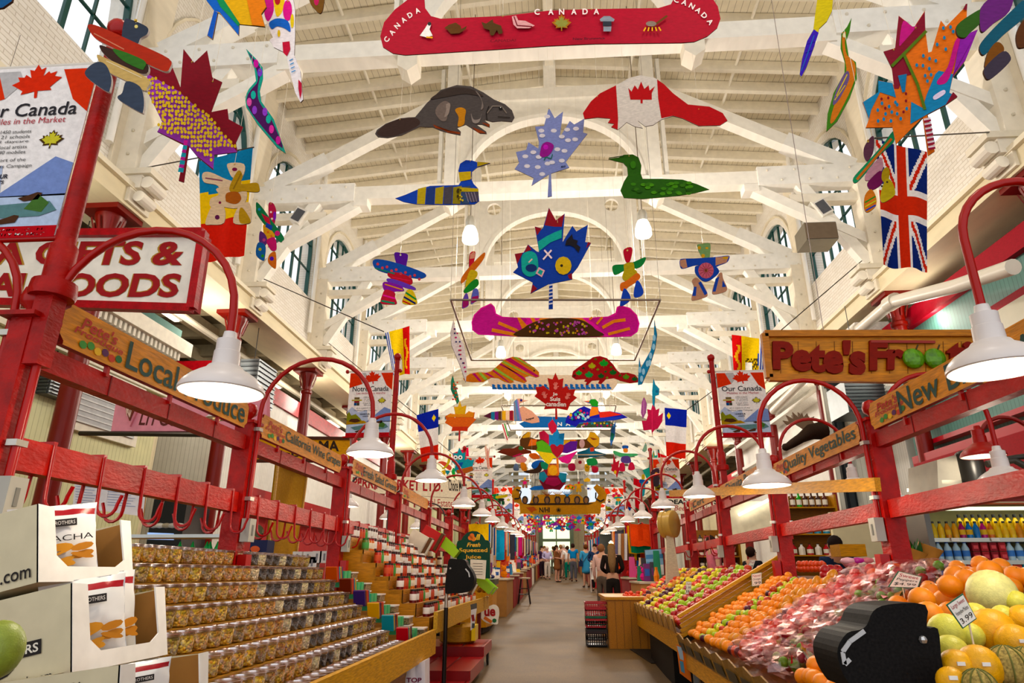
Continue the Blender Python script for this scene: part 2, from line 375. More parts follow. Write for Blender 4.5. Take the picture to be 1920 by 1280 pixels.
# trusses
def make_truss(T):
    mb = MB(); m = 'white_timber'; c = '#f5f1e6'; y0, y1 = T-.14, T+.14
    mb.bb(-6.6, 6.6, y0, y1, 9.07, 9.38, c, m)
    mb.bb(-.14, .14, y0+.04, y1-.04, 11.7, 12.6, c, m)
    mb.bb(-2.1, 2.1, y0+.02, y1-.02, 11.52, 11.82, c, m)
    for s in (-1, 1):
        mb.bb(s*4.3, s*6.6, y0-.03, y1+.03, 9.02, 9.46, '#f7f5ee', m)
        mb.bar((s*6.45, T, 9.3), (s*2.25, T, 11.72), .27, .255, c, m, up=(0, 1, 0))
        mb.bar((s*6.3, T, 9.42), (s*5.0, T, 10.15), .33, .32, '#f7f5ee', m, up=(0, 1, 0))
        mb.bb(s*2.06, s*2.34, y0-.012, y1+.012, 9.3, 12.55, c, m)
        mb.bb(s*2.42, s*2.5, y0+.05, y1-.05, 9.3, 12.5, c, m)
        mb.bb(s*6.25, s*6.6, T-.2, T+.2, 7.1, 9.1, '#f0e8d6', m); mb.bb(s*6.55, s*6.62, T-.34, T+.34, 6.85, 12.4, '#ece2cc', m)
        mb.bar((s*4.2, T, 9.0), (s*6.3, T, 7.72), .2, .24, c, m, up=(0, 1, 0))
        mb.bar((s*5.15, T, 9.1), (s*6.25, T, 7.22), .22, .2, c, m, up=(0, 1, 0))
        mb.bb(s*4.0, s*4.3, y0-.01, y1+.01, 8.9, 9.07, c, m)
        mb.bb(s*4.9, s*6.3, y0+.03, y1-.03, 8.62, 8.8, '#eee6d4', m)
        # corbel: stepped block with two scrolls
        mb.bb(s*5.95, s*6.62, T-.24, T+.24, 7.02, 7.12, '#e8e0cc', m); mb.bb(s*6.1, s*6.62, T-.2, T+.2, 6.8, 7.02, '#efe8d8', m)
        mb.bb(s*6.2, s*6.62, T-.26, T+.26, 6.55, 6.8, '#e8e0cc', m)
        mb.tube([(s*6.02, T-.18, 6.9), (s*6.02, T+.18, 6.9)], .1, '#efe8d8', m, n=12); mb.tube([(s*6.12, T-.16, 6.68), (s*6.12, T+.16, 6.68)], .09, '#efe8d8', m, n=12)
        # hanging block under the queen post
        mb.prism([(s*2.05, y0-.02, 9.07), (s*2.36, y0-.02, 9.07), (s*2.36, y0-.02, 8.86), (s*2.2, y0-.02, 8.74), (s*2.05, y0-.02, 8.86)], (0, .32, 0), '#eee6d4', m)
        for k in range(8):
            mb.ball((s*(4.5+k*.28), y0-.035, 9.36-(k % 2)*.24), .028, '#e4ddcc', m, n=6)
        for k in range(4): mb.ball((s*6.4, T-.21, 7.4+.42*k), .028, '#d8d0bc', m, n=6)
        # spandrel plate with round hole
        aa, bb_ = 2.0, 1.74; P = [(s*2.06, 9.4)]
        P += [(s*aa*math.cos(t), 9.38+bb_*math.sin(t)) for t in [math.pi/2*i/14 for i in range(15)]]
        P += [(0, 11.52), (s*2.06, 11.52)]
        H = [(s*1.66+.2*math.cos(2*math.pi*i/14), 11.2+.2*math.sin(2*math.pi*i/14)) for i in range(14)]
        tri = tessellate_polygon([[V((x, z, 0)) for x, z in P], [V((x, z, 0)) for x, z in H]])
        allp = P+H
        for yy in (T-.05, T+.05): mb.add([(x, yy, z) for x, z in allp], [tuple(t) for t in tri], c, m)
        for i in range(14):
            (xa, za), (xb, zb) = H[i], H[(i+1) % 14]; mb.add([(xa, T-.05, za), (xb, T-.05, zb), (xb, T+.05, zb), (xa, T+.05, za)], [(0, 1, 2, 3)], c, m)
        for i in range(14):
            t1, t2 = math.pi/2*i/14, math.pi/2*(i+1)/14
            q = [(s*r*math.cos(t), 9.38+(r-.26)*math.sin(t)) for r, t in ((2.0, t1), (2.0, t2), (2.13, t2), (2.13, t1))]
            q = [(s*2.0*math.cos(t1), 9.38+1.74*math.sin(t1)), (s*2.0*math.cos(t2), 9.38+1.74*math.sin(t2)), (s*1.9*math.cos(t2), 9.38+1.64*math.sin(t2)), (s*1.9*math.cos(t1), 9.38+1.64*math.sin(t1))]
            mb.prism([(x, T-.12, z) for x, z in q], (0, .24, 0), c, m)
    return mb
tr = make_truss(TY[0]); t0 = tr.build('roof_truss', kind='structure', origin=(0, TY[0], 9))
for T in TY[1:]: dup(t0, (0, T, 9))
# iron columns under the ledge
def column():
    mb = MB(); c = '#74150f'
    mb.lathe([(.19, 0), (.19, .25), (.14, .3), (.135, 5.4), (.12, 5.75), (.15, 5.78), (.15, 5.84), (.12, 5.87), (.13, 6.05), (.2, 6.25), (.21, 6.32)], (0, 0, 0), c, 'gloss', 18)
    for k in range(8): mb.bar((.15*math.cos(k*.785), .15*math.sin(k*.785), 5.95), (.235*math.cos(k*.785), .235*math.sin(k*.785), 6.24), .03, .018, c, 'gloss')
    mb.bb(-.3, .3, -.3, .3, 6.32, 6.42, c, 'gloss')
    return mb
cs = None
for sgn in (-1, 1):
    for i, T in enumerate([4.12]+TY[:11]):
        if cs is None:
            cs = column().build('iron_column', smooth=40, label=None, kind='structure', origin=(0, 0, 0)); cs.location = (sgn*6.6, T, .1)
        else: dup(cs, (sgn*6.6, T, .1))
# white rain pipes beside windows
pp = None
for sgn in (-1, 1):
    for T in TY[:10]:
        if pp is None: pp = MB().tube([(0, 0, 0), (0, 0, 4.9)], .055, '#f4f2ec', 'gloss', n=10).build('trim_3', kind='structure', origin=(0, 0, 0), smooth=60); pp.location = (sgn*6.5, T-.5, 7.4)
        else: dup(pp, (sgn*6.5, T-.5, 7.4))
# end wall with green doors
mb = MB(); mb.bb(-13, 13, YE, YE+.3, 0, 13, '#e9d7b0', 'matte')
for x in (-4, -1.4, 1.4, 4): mb.bb(x-.25, x+.25, YE-.3, YE, 1.9, 13, '#d9c79a', 'matte')
mb.bb(-13, 13, YE-.4, YE, 6.9, 7.3, '#6e7f3c', 'matte'); mb.build('wall_back', kind='structure')
mb = MB(); f = YE-.45
mb.bb(-1.9, 1.2, f, YE, 1.9, 6.9, '#55702e', 'gloss'); mb.bb(-1.5, .8, f-.02, f, 5.0, 5.35, '#e8d23c', 'matte')
dr = mb.build('door_1', kind='structure')
for x0, x1 in ((-1.55, -.4), (-.3, .85)): MB().bb(x0, x1, f-.03, f, 4.35, 6.25, '#dbe6c4', 'screen').bb(x0, x1, f-.03, f, 2.0, 4.1, '#dbe6c4', 'screen').build('door_pane', dr)
# end windows, high
for i, x in enumerate((-3.6, 0, 3.6)):
    mb = MB(); mb.poly([(x-1, YE-.05, 7.2)]+[(x-math.cos(math.pi*k/10), YE-.05, 9.6+math.sin(math.pi*k/10)) for k in range(11)]+[(x+1, YE-.05, 7.2)], '#b8c4d0', 'screen')
    mb.build('window_%d' % (41+i), kind='structure')
# high-bay pendant lamps (visible glowing pairs between trusses)
def pendant():
    t = thing('pendant_lamp', 'x', 'lamp', (0, 0, 0))
    MB().lathe([(.0, .52), (.07, .5), (.1, .42), (.1, .32), (.1, .28)], (0, 0, 0), '#d8d8d2', 'metal', 14).build('lamp_housing', t, smooth=40)
    MB().lathe([(.08, .3), (.115, .24), (.15, .12), (.158, 0), (.14, -.03), (0, -.03)], (0, 0, 0), '#fff4d8', 'glow', 18).build('lamp_shade', t, smooth=60)
    MB().tube([(0, 0, .5), (0, 0, 5.55)], .008, '#6a5a48', 'matte', n=5).build('lamp_cord', t)
    return t
pd = None
pl_spots = [(-1.57, 11.0, 7.35), (1.68, 11.0, 7.35), (-1.7, 19.2, 7.75), (1.85, 19.2, 7.75), (-1.85, 27.2, 7.9), (1.85, 27.2, 7.9), (-1.85, 35.4, 8), (1.85, 35.4, 8), (-1.85, 43.5, 8), (1.85, 43.5, 8), (-1.85, 2.9, 8.2), (1.85, 2.9, 8.2)]
nth = ['nearest', 'second', 'third', 'fourth', 'farthest']
for i, (x, y_, z) in enumerate(pl_spots):
    if i >= 10: point_light('hall_light', (x, y_, z), 90, (1, .9, .78), .3); continue
    lb = 'glowing white glass pendant lamp, %s of the %s hand ceiling row' % (nth[i//2], 'left' if x < 0 else 'right')
    if pd is None: pd = pendant(); o = pd; o.location = (x, y_, z); o['label'] = lb; WL[o.name] = V((x, y_, z))
    else: o = dup(pd, (x, y_, z), label=lb)
    o['group'] = 'high pendant lamps'
    point_light('pendant_light', (0, 0, -.25), 185, (1, .9, .78), .2, o)
for sx in (-1, 1):  # added fill lamps, hidden behind the ledge beams, to brighten the kiosk fronts
    for i in range(5):
        y = 6.3+5.2*i; o = MB().bb(sx*7.75-.08, sx*7.75+.08, y-.6, y+.6, 6.3, 6.4, '#e8e4da', 'gloss').bb(sx*7.75-.05, sx*7.75+.05, y-.55, y+.55, 6.27, 6.3, '#fff4e0', 'screen').build('ceiling_lamp', None, 'long tube lamp under the %s gallery, %s from the front' % ('left' if sx < 0 else 'right', nth[i]), 'lamp', 'gallery tube lamps')
        point_light('tube_light', (-sx*.9, 0, -.5), 75, (1, .9, .76), .4, o)
# ================= STALL FRAMES, GOOSENECK LAMPS, SIGNS =================
RED = '#a50f0b'
LPY = [2.42, 4.46, 6.6, 8.87, 11.0, 13.3, 15.6, 17.9, 20.2, 22.5, 24.8, 27.1, 29.4, 31.7, 34, 36.3, 38.6, 41, 43.3, 45.6, 48]
RPY = [2.4, 4.68, 6.93, 9.23, 11.6, 13.9, 16.2, 18.5, 20.8, 23.1, 25.4, 27.7, 30, 32.3, 34.6, 36.9, 39.2, 41.5, 43.8, 46]
ORD = ['first', 'second', 'third', 'fourth', 'fifth', 'sixth', 'seventh', 'eighth', 'ninth', 'tenth', 'eleventh', 'twelfth', 'thirteenth', 'fourteenth', 'fifteenth', 'sixteenth', 'seventeenth', 'eighteenth', 'nineteenth', 'twentieth', 'last']
def hook_mb():                # strap over the rail with a J on each face
    mb = MB()
    for s in (-1, 1):
        pts = [(s*.035, 0, .16), (s*.04, 0, .02), (s*.045, 0, -.06)]+[(s*(.095-.05*math.cos(t)), 0, -.06-.055*math.sin(t)) for t in [math.pi*i/7 for i in range(1, 8)]]+[(s*.16, 0, -.02)]
        mb.tube(pts, .0085, '#a81a1c', 'gloss', n=6)
    mb.bb(-.04, .04, -.012, .012, .155, .17, '#a81a1c', 'gloss')
    return mb
def stall_bay(sx, a, b, i, hooks, rails=True):
    side = 'left' if sx < 0 else 'right'; X = sx*2.2
    f0 = floorz(a); t = thing('market_stall', 'red timber stall frame bay%s, %s from the front on the %s side' % (' with iron hooks' if hooks else '', ORD[i], side), 'stall', (X, a, f0), 'red timber stall frames')
    mb = MB(); hw = .045 if i == 0 else .062; top = 2.40+max(0, a-11)*.02; mb.bb(X-hw, X+hw, a-hw, a+hw, f0, top, RED, 'redpaint'); mb.bb(X-.08, X+.08, a-.08, a+.08, top, top+.02, RED, 'redpaint')
    mb.build('post', t)
    MB().lathe([(.02, top+.01), (.02, top+.045), (.05, top+.07), (.055, top+.1), (.045, top+.14), (.0, top+.16)], (X, a, 0), RED, 'gloss', 12).build('finial', t, smooth=60)
    if not rails: return t
    dz = max(0, a-11)*.02
    for nm, z0, z1 in (('upper_rail', 2.21, 2.31), ('lower_rail', 1.79 if sx < 0 else 1.745, 1.92 if sx < 0 else 1.86)):
        mb = MB(); mb.bb(X-.035, X+.035, a+.07, b+.1 if nm == 'lower_rail' and sx < 0 else b-.07, z0+dz, z1+dz, '#a01a18' if nm == 'upper_rail' else '#b81a12', 'redpaint')
        if nm == 'upper_rail':
            for k in range(1, 4): mb.bb(X-.038, X+.038, a+(b-a)*k/4-.004, a+(b-a)*k/4+.004, z0+dz, z1+dz, '#6d1010', 'matte')
        mb.build(nm, t)
    for k in range(hooks):
        y = a+.25+(b-a-.4)*k/max(1, hooks-1); m2 = hook_mb(); m2.v = [v+V((X, y, 1.765+dz)) for v in m2.v]; m2.build('hook', t, smooth=60)
    ob = MB(); xf = X+(.1 if sx < 0 else -.1); ob.bb(xf-.03, xf+.03, a-.045, a+.045, 1.6+dz, 1.75+dz, '#a8a49a', 'gloss'); ob.bb(xf-.034, xf+.034, a-.01, a+.01, 1.64+dz, 1.71+dz, '#77756e', 'matte'); ob.build('switch_box', t)
    if i < 3: MB().bb(xf-.03, xf+.03, a-.04, a+.04, 1.36, 1.52, '#a51518', 'gloss').build('outlet_box', t)
    return t
for i in range(len(LPY)-1): stall_bay(-1, LPY[i], LPY[i+1], i, 6 if i < 3 else (4 if i < 4 else 0), rails=i < 9)
for i in range(len(RPY)-1): stall_bay(1, RPY[i], RPY[i+1], i, 0 if i != 3 else 3, rails=i < 9)
# gooseneck lamps
def shade_prof(k=1): return [(.158*k, -.004), (.163*k, 0), (.162*k, .01), (.15*k, .034), (.126*k, .058), (.096*k, .078), (.074*k, .09), (.064*k, .104), (.052*k, .108), (.05*k, .165), (.046*k, .168), (.046*k, .215), (.028*k, .222), (.024*k, .25)]
def lamp(sx, Y, xp, dx, ztop, zr, label, power=9, collar=None, k=1, pipe=True, pcol=RED, scol='#dcd4d0', z0=None):
    """pipe climbs at xp, arcs by dx and drops to a shade whose rim is at zr"""
    xe = xp+dx; r = abs(dx)/2; s = 1 if dx > 0 else -1
    t = thing('gooseneck_lamp', label, 'lamp', (xe, Y, zr), 'white enamel gooseneck lamps')
    zc = ztop-r; zp = (1.72 if z0 is None else z0)
    pts = [(xp, Y, zp), (xp, Y, zc)]+[(xp+s*(r-r*math.cos(a)), Y, zc+r*math.sin(a)) for a in [math.pi*i/16 for i in range(1, 17)]]+[(xe, Y, zr+.2)]
    MB().tube(pts, .017*k, pcol, 'gloss', n=8).build('lamp_pipe', t, smooth=60)
    pr = shade_prof(k)
    mb = MB().lathe([(a, b+zr) for a, b in pr], (xe, Y, 0), scol, 'gloss', 28)
    mb.f = [f for f in mb.f if len(f) == 4]; n_ = len(mb.f); mb.c = mb.c[:n_]; mb.m = mb.m[:n_]
    inner = [(.158*k, zr-.002), (.15*k, zr+.012), (.11*k, zr+.034), (.04*k, zr+.052), (0, zr+.055)]
    mb.lathe(inner, (xe, Y, 0), '#fffaf0', 'matte', 28); mb.build('lamp_shade', t, smooth=50)
    MB().ball((xe, Y, zr+.02), .034*k, '#fff2d8', 'bulb', 12).build('light_bulb', t, smooth=80)
    if power: point_light('lamp_light', V((0, 0, -.03)), power*1.25, (1, .86, .66), .05, t)
    if zp < 2.0:
        for z in (zp+.15, zc-.12): MB().bb(xp-.022, xp+.022, Y-.03, Y+.03, z, z+.025, '#b8b4aa', 'metal').build('pipe_clamp', t)
    return t
lamp(-1, 2.42, -2.12, .8, 2.81, 2.075, 'large white lamp hanging in front of the Local Produce board', 12)
lamp(-1, 2.42, -2.28, -.8, 2.85, 2.1, 'white lamp behind the first left post at the photo edge', 8)
lamp(-1, 4.46, -2.12, .82, 2.88, 2.18, 'white lamp beside the California Wine Grapes board', 12)
lamp(-1, 6.6, -2.12, .84, 2.97, 2.28, 'white lamp before the Salad Greens board', 10)
lamp(-1, 8.87, -2.12, .85, 2.95, 2.25, 'white lamp on the fourth left post from the front', 8)
lamp(-1, 11.0, -2.12, .85, 2.95, 2.3, 'white lamp on the fifth left post above the juice sign', 8)
lamp(1, 2.4, 2.1, -.5, 2.88, 2.1, 'large white lamp at the right photo edge in front of the carved sign end', 12)
lamp(1, 4.68, 2.12, -.7, 2.71, 1.97, 'white lamp at the end of the Quality Vegetables board above the apples', 12)
lamp(1, 4.68, 2.28, .7, 2.74, 1.97, 'white lamp on the outer side of the post before the drinks cooler', 8)
lamp(1, 6.93, 2.12, -.7, 2.86, 2.14, 'white lamp near the wooden bar above the fruit', 10)
lamp(1, 6.93, 2.28, .68, 2.92, 2.2, 'white lamp behind the Quality Vegetables board', 8)
lamp(1, 9.23, 2.12, -.72, 3.0, 2.25, 'white lamp left of the right banner pole', 8)
lamp(1, 11.6, 2.12, -.72, 3.02, 2.3, 'white lamp beside the hanging scale', 8)
for i in range(5, 10):
    lamp(-1, LPY[i], -2.12, .8, 2.98+(LPY[i]-11)*.02, 2.32+(LPY[i]-11)*.02, 'white lamp on the %s post of the left stall row' % ORD[i], 6)
for i in range(5, 9):
    lamp(1, RPY[i], 2.12, -.75, 3.0+(RPY[i]-11)*.02, 2.34+(RPY[i]-11)*.02, 'white lamp on the %s post of the right stall row' % ORD[i], 6)
for i in (3, 4, 5): lamp(-1, LPY[i], -2.28, -.55, 2.72, 2.25, 'small lamp on black gooseneck behind the %s post of the left row' % ORD[i], 5, k=.85, pcol='#3a3230')
t = lamp(1, 5.6, 3.9, -.45, 2.62, 2.3, 'red enamel lamp against the teal shop front', 5, pcol='#8a2a28', scol='#a8302e', z0=2.1)
# hanging sign boards between the posts
ORG = '#cf8526'
def boardsign(sx, a, b, z0, z1, text, label, tq=(.25, .97), col='#2c4a44', logo=True, size=.62):
    X = sx*2.16; S = -sx
    mb = MB(); n = .03; h = (z1-z0)*.22
    out = [(a+n, z0), (b-n, z0), (b-n, z0+h*.4), (b, z0+h), (b, z1-h), (b-n, z1-h*.4), (b-n, z1), (a+n, z1), (a+n, z1-h*.4), (a, z1-h), (a, z0+h), (a+n, z0+h*.4)]
    mb.prism([(X+S*.02, y, z) for y, z in out], (-S*.035, 0, 0), ORG, 'wood', side='#8a1d18')
    for k in (.2, .5, .8): mb.bb(X-.01, X+.01, a+(b-a)*k-.01, a+(b-a)*k+.01, z0-.05, z0+.01, RED, 'gloss')
    xx = X+S*.022
    def P(u, v): return (xx, a+(b-a)*u if sx < 0 else b-(b-a)*u, z0+(z1-z0)*v)
    if text:
        v0, v1 = .5-size/2, .5+size/2
        mb.text(text, (P(tq[0], v0), P(tq[1], v0), P(tq[1], v1), P(tq[0], v1)), col, bold=.012)
    if logo:
        mb.text("Pete's", (P(.06, .55), P(.2, .55), P(.2, .86), P(.06, .86)), '#b3352a', bold=.02, shear=.2)
        mb.text('Frootique', (P(.04, .34), P(.23, .34), P(.23, .56), P(.04, .56)), '#b3352a', bold=.02, shear=.2)
        for k, c in enumerate(('#3f8a35', '#3f8a35', '#e0b020', '#5a2a58', '#c03a20', '#2f6a3a')):
            cu, cv = .08+.028*k, .2+.06*(k % 2); mb.poly([P(cu+.014*math.cos(q*.785), cv+.1*math.sin(q*.785)) for q in range(8)][::1], c)
            mb.v[-8:] = [v+V((S*.002, 0, 0)) for v in mb.v[-8:]]
    return mb.build('hanging_sign', None, label, 'sign', 'orange painted produce boards')
boardsign(-1, 2.52, 4.32, 2.34, 2.53, 'Local Produce', 'orange wooden board lettered Local Produce', size=.74)
boardsign(-1, 4.54, 6.38, 2.33, 2.5, 'California Wine Grapes', 'orange wooden board lettered California Wine Grapes', (.24, .98))
boardsign(-1, 6.74, 8.7, 2.38, 2.54, 'Fresh Salad Greens', 'orange wooden board lettered Fresh Salad Greens', (.2, .98))
boardsign(-1, 9.0, 10.85, 2.38, 2.54, '', 'orange wooden board with faded writing behind the fourth left post')
boardsign(1, 2.55, 4.58, 2.32, 2.5, 'New Brunswick', 'orange wooden board lettered New Brunswick', (.2, .97), size=.8)
boardsign(1, 4.78, 6.78, 2.27, 2.43, 'Quality Vegetables', 'orange wooden board lettered Quality Vegetables', (.16, .97), size=.78)
boardsign(1, 7.03, 9.1, 2.33, 2.5, 'Chiquita Bananas', 'orange wooden board with green lettering about bananas, beside the right banner pole', (.16, .97), size=.78)
boardsign(1, 9.33, 11.3, 2.36, 2.52, 'Cert', 'orange wooden board lettered Cert near the banner pole', (.16, .6))
# big framed Crafts & Foods sign, upper left
P = pl((-3.1, 5.0, 3.9), (.12, 1, 0)); mb = MB()
fr = [P(-260, 442), P(-260, 560), P(362, 580), P(384, 438)]
mb.prism(fr, (0, .12, 0), '#f4ecdc', 'matte', side='#a3131a')
for k in range(4):
    a, b = fr[k], fr[(k+1) % 4]; mb.bar(a-V((0, .02, 0)), b-V((0, .02, 0)), .07, .07, '#b01a20', 'redpaint')
def T(mb, P, s, q, col, **kw): mb.text(s, [P(*a) for a in q], col, **kw)
for o, c, bd in ((.004, '#b8862a', .05), (.008, '#a01016', .03)):
    T(mb, P, 'A GIFTS &', [(-14, 497), (343, 498), (346, 452), (-10, 453)], c, bold=bd, shear=.15, raise_=o)
    T(mb, P, 'LOCAL FOODS', [(-155, 556), (338, 558), (341, 513), (-151, 511)], c, bold=bd, shear=.15, raise_=o)
mb.build('shop_sign', None, 'cream sign in red frame with big red letters GIFTS & FOODS', 'sign')
MB().tube([(P(-100, 440)+V((0, .1, 0))), (P(-100, 440)+V((0, .1, 2.6)))], .003, '#8a857c', 'metal', 4).build('sign_cable', None, 'thin steel cable holding the gifts and foods sign', 'cable')
# carved Pete's Frootique sign, upper right
P = pl((2, 4.9, 3), (-.0, 1, 0)); mb = MB()
q = [P(1441, 709), P(1960, 716), P(1960, 626), P(1432, 627)]
mb.prism(q, (0, .07, 0), '#c77f22', 'woodx')
for k in range(4): mb.bar(q[k]-V((0, .01, 0)), q[(k+1) % 4]-V((0, .01, 0)), .05, .05, '#b8701a', 'woodx')
for k in range(14): mb.bar(P(1462+34*k, 640)-V((0, .003, 0)), P(1464+34*k, 700)-V((0, .003, 0)), .003, .003, '#7a4512')
T(mb, P, "Pete's", [(1447, 694), (1620, 706), (1622, 640), (1447, 639)], '#7d1c12', m='paint', bold=.05, thick=.025)
T(mb, P, 'Fr', [(1628, 696), (1692, 694), (1694, 642), (1628, 640)], '#7d1c12', m='paint', bold=.05, thick=.025)
T(mb, P, 'tique', [(1772, 700), (1940, 702), (1940, 642), (1772, 642)], '#7d1c12', m='paint', bold=.05, thick=.025)
mb.bar(P(1630, 642)-V((0, .02, 0)), P(1750, 643)-V((0, .02, 0)), .02, .02, '#932619', 'gloss')
for x in (1709, 1749): mb.ball(P(x, 674)-V((0, .03, 0)), .078, '#5d8f2c', 'mottled', 16, (1, .5, 1.02)); mb.tube([P(x, 660)-V((0, .07, 0)), P(x+3, 652)-V((0, .07, 0))], .006, '#4a3a1a')
mb.build('shop_sign', None, 'carved wooden sign with big raised dark red letters and two green apples', 'sign')
MB().tube([P(1545, 627), P(1560, 627)+V((0, 0, 5.5))], .003, '#8a7a72', 'metal', 4).build('sign_cable', None, 'thin rod carrying the carved orange sign from the roof', 'cable')
# wooden bar across the right stalls
MB().bar((2.12, 4.6, 1.96), (1.62, 9.9, 2.5), .04, .09, '#d09230', 'wood').build('wooden_bar', None, 'long varnished wooden bar crossing the right stall posts at an angle', 'wooden bar')
# ---- banner poles with collars, and banners
def leafpts(cx, cy, s, rot=0):
    H = [(0, 1), (.13, .72), (.3, .8), (.22, .38), (.42, .58), (.48, .46), (.72, .52), (.64, .3), (.92, .18), (.8, .08), (.5, -.2), (.56, -.36), (.06, -.3), (.05, -.62)]
    pts = H+[(-x, y) for x, y in H[:0:-1]]
    c, s_ = math.cos(rot), math.sin(rot)
    return [(cx+s*(x*c-y*s_), cy-s*(x*s_+y*c)) for x, y in pts]
def banner(sx, Y, xp, z0, z1, title, sub, label, left=True, wd=.62, H=.95):
    side = 'left' if sx < 0 else 'right'
    t = thing('banner_pole', 'red round banner pole, %s' % label[0], 'pole', (xp, Y, z0), 'red banner poles')
    MB().lathe([(.055, z0+.0), (.055, z0+.22), (.04, z0+.24), (.04, z0+.28), (.036, z1)], (xp, Y, 0), RED, 'redpaint', 16).build('pole', t, smooth=50)
    MB().lathe([(.085, z0-.02), (.09, z0), (.085, z0+.05), (.055, z0+.06)], (xp, Y, 0), RED, 'redpaint', 16).bb(xp-.04, xp+.04, Y-.04, Y+.04, 2.2+max(0, Y-11)*.02, z0, RED, 'redpaint').build('collar', t, smooth=50)
    MB().ball((xp, Y, z1+.05), .055, RED, 'gloss', 14).lathe([(.03, z1-.01), (.045, z1), (.03, z1+.02)], (xp, Y, 0), RED, 'gloss', 14).build('finial', t, smooth=60)
    d = -1 if left else 1; zt = z1-.16; x0, x1 = xp+d*.05, xp+d*(.05+wd)
    MB().tube([(xp, Y, zt-H), (x1+d*.04, Y, zt-H)], .014, RED, 'gloss').build('banner_rod', t, smooth=60); mb = MB().tube([(xp, Y, zt), (x1+d*.04, Y, zt)], .014, '#d8d0c4', 'gloss')
    mb.ball((x1+d*.05, Y, zt), .03, RED, 'gloss', 8).ball((xp-d*.05, Y, zt), .03, RED, 'gloss', 8); mb.build('banner_rod', t, smooth=60)
    b = MB(); xa, xb = min(x0, x1), max(x0, x1); za, zb = zt-H, zt
    def Q(u, v): return (xa+(xb-xa)*u, Y-.012, zb-(zb-za)*v)
    def R_(pts, c, k=1, m='cloth'): b.poly([V(Q(*p))-V((0, .001*k, 0)) for p in pts], c, m)
    b.bb(xa, xb, Y-.011, Y-.007, za, zb, '#eee8e4', 'cloth')
    R_([(0, .03), (.18, .03), (.3, .2), (.1, .24), (0, .26)], '#d8402c'); R_([(.18, .03), (.3, .2), (.42, .1), (.36, .03)], '#b8b4b2')
    R_([(.72, .03), (1, .03), (1, .3), (.86, .22)], '#d8402c'); R_([(x, y*.6+.02) for x, y in leafpts(.53, .17, .22, .15)], '#d63a2a', 2)
    def TX(s, u0, u1, v0, v1, c, **kw):
        q = [V(Q(*p))-V((0, .003, 0)) for p in ((u0, v1), (u1, v1), (u1, v0), (u0, v0))]; b.text(s, q, c, raise_=0, **kw)
    TX(title, .08, .92, .235, .315, '#1c1a22', bold=.01); TX(sub, .18, .85, .325, .36, '#b02a3a')
    for k, s in enumerate(('1450 students', '21 schools', '1 daycare', '3 local artists', '440 mobiles')): TX(s, .42-.01*len(s)*.5, .6, .395+.03*k, .415+.03*k, '#3a3a3a')
    TX('all in support of the', .2, .62, .56, .585, '#444444'); TX('Harbour Lights Campaign', .16, .68, .595, .62, '#444444'); TX('HARBOUR', .3, .52, .65, .675, '#222233', bold=.03); TX('LIGHTS', .36, .5, .685, .705, '#222233', bold=.03)
    R_([(x, y) for x, y in [(a, (c_-.47)*.62+.47) for a, c_ in leafpts(.78, .47, .11)]], '#4a3520', 2); R_([(a, (c_-.47)*.62+.47) for a, c_ in leafpts(.78, .465, .085)], '#c8c060', 3)
    for q_, c in (((.2, .42, .06, .03), '#6a5a3a'), ((.2, .45, .12, .018), '#b0a050'), ((.2, .475, .06, .025), '#8a3a3a'), ((.17, .51, .03, .04), '#2a4a7a'), ((.235, .51, .03, .04), '#3a3a2a')):
        u, v, w_, h_ = q_; R_([(u-w_, v-h_/2), (u+w_, v-h_/2), (u+w_, v+h_/2), (u-w_, v+h_/2)], c, 3)
    R_([(0, .62), (.1, .55), (.25, .63), (.45, .6), (.5, .78), (0, .8)], '#b4bed4', 1); R_([(.45, .78), (.85, .56), (1, .6), (1, .78)], '#8494c0', 2)
    R_([(0, .66), (.04, .62), (.1, .68), (.2, .66), (.3, .72), (.36, .77), (0, .8)], '#7d8038', 3); R_([(0, .78), (1, .77), (1, .94), (0, .94)], '#b9c6da', 2)
    R_([(0, .76), (.4, .76), (.5, .8), (0, .82)], '#a8853a', 4); R_([(.05, .77), (.1, .73), (.25, .73), (.33, .77), (.2, .79)], '#4a3022', 5)
    R_([(.35, .83), (.9, .81), (.97, .86), (.85, .89), (.2, .9), (.1, .86)], '#5f7f80', 5)
    for u, v in ((.3, .92), (.75, .79), (.62, .91)): R_([(u-.1, v), (u-.02, v-.015), (u+.04, v-.03), (u+.08, v-.025), (u+.06, v+.01), (u-.05, v+.018)], '#4a3226', 6)
    R_([(.72, .85), (.8, .77), (.9, .82), (.86, .87)], '#4a6a3a', 6)
    R_([(0, .94), (1, .94), (1, 1), (0, 1)], '#b3141c', 3); TX('SAINT JOHN', .56, .9, .952, .968, '#f4f0ea', bold=.02); TX('CITY MARKET', .56, .92, .975, .99, '#f4f0ea', bold=.02)
    b.build('banner', None, label[1], 'banner', 'market campaign banners')
banner(-1, 2.42, -2.13, 2.52, 3.9, 'Our Canada', 'Mobiles in the Market', ('at the photo left above the Local Produce board', 'banner reading Our Canada, cut off at the left photo edge'), True)
banner(-1, 8.87, -2.28, 2.62, 4.3, 'Notre Canada', 'Les mobiles au marche', ('left row beyond the California Wine Grapes lamp', 'banner reading Notre Canada with mountains and loons on the left row'), True)
banner(1, 9.23, 2.24, 2.75, 4.3, 'Our Canada', 'Mobiles in the Market', ('right row beside the New Brunswick flag', 'banner reading Our Canada with mountains and loons on the right row'), False, wd=.66)
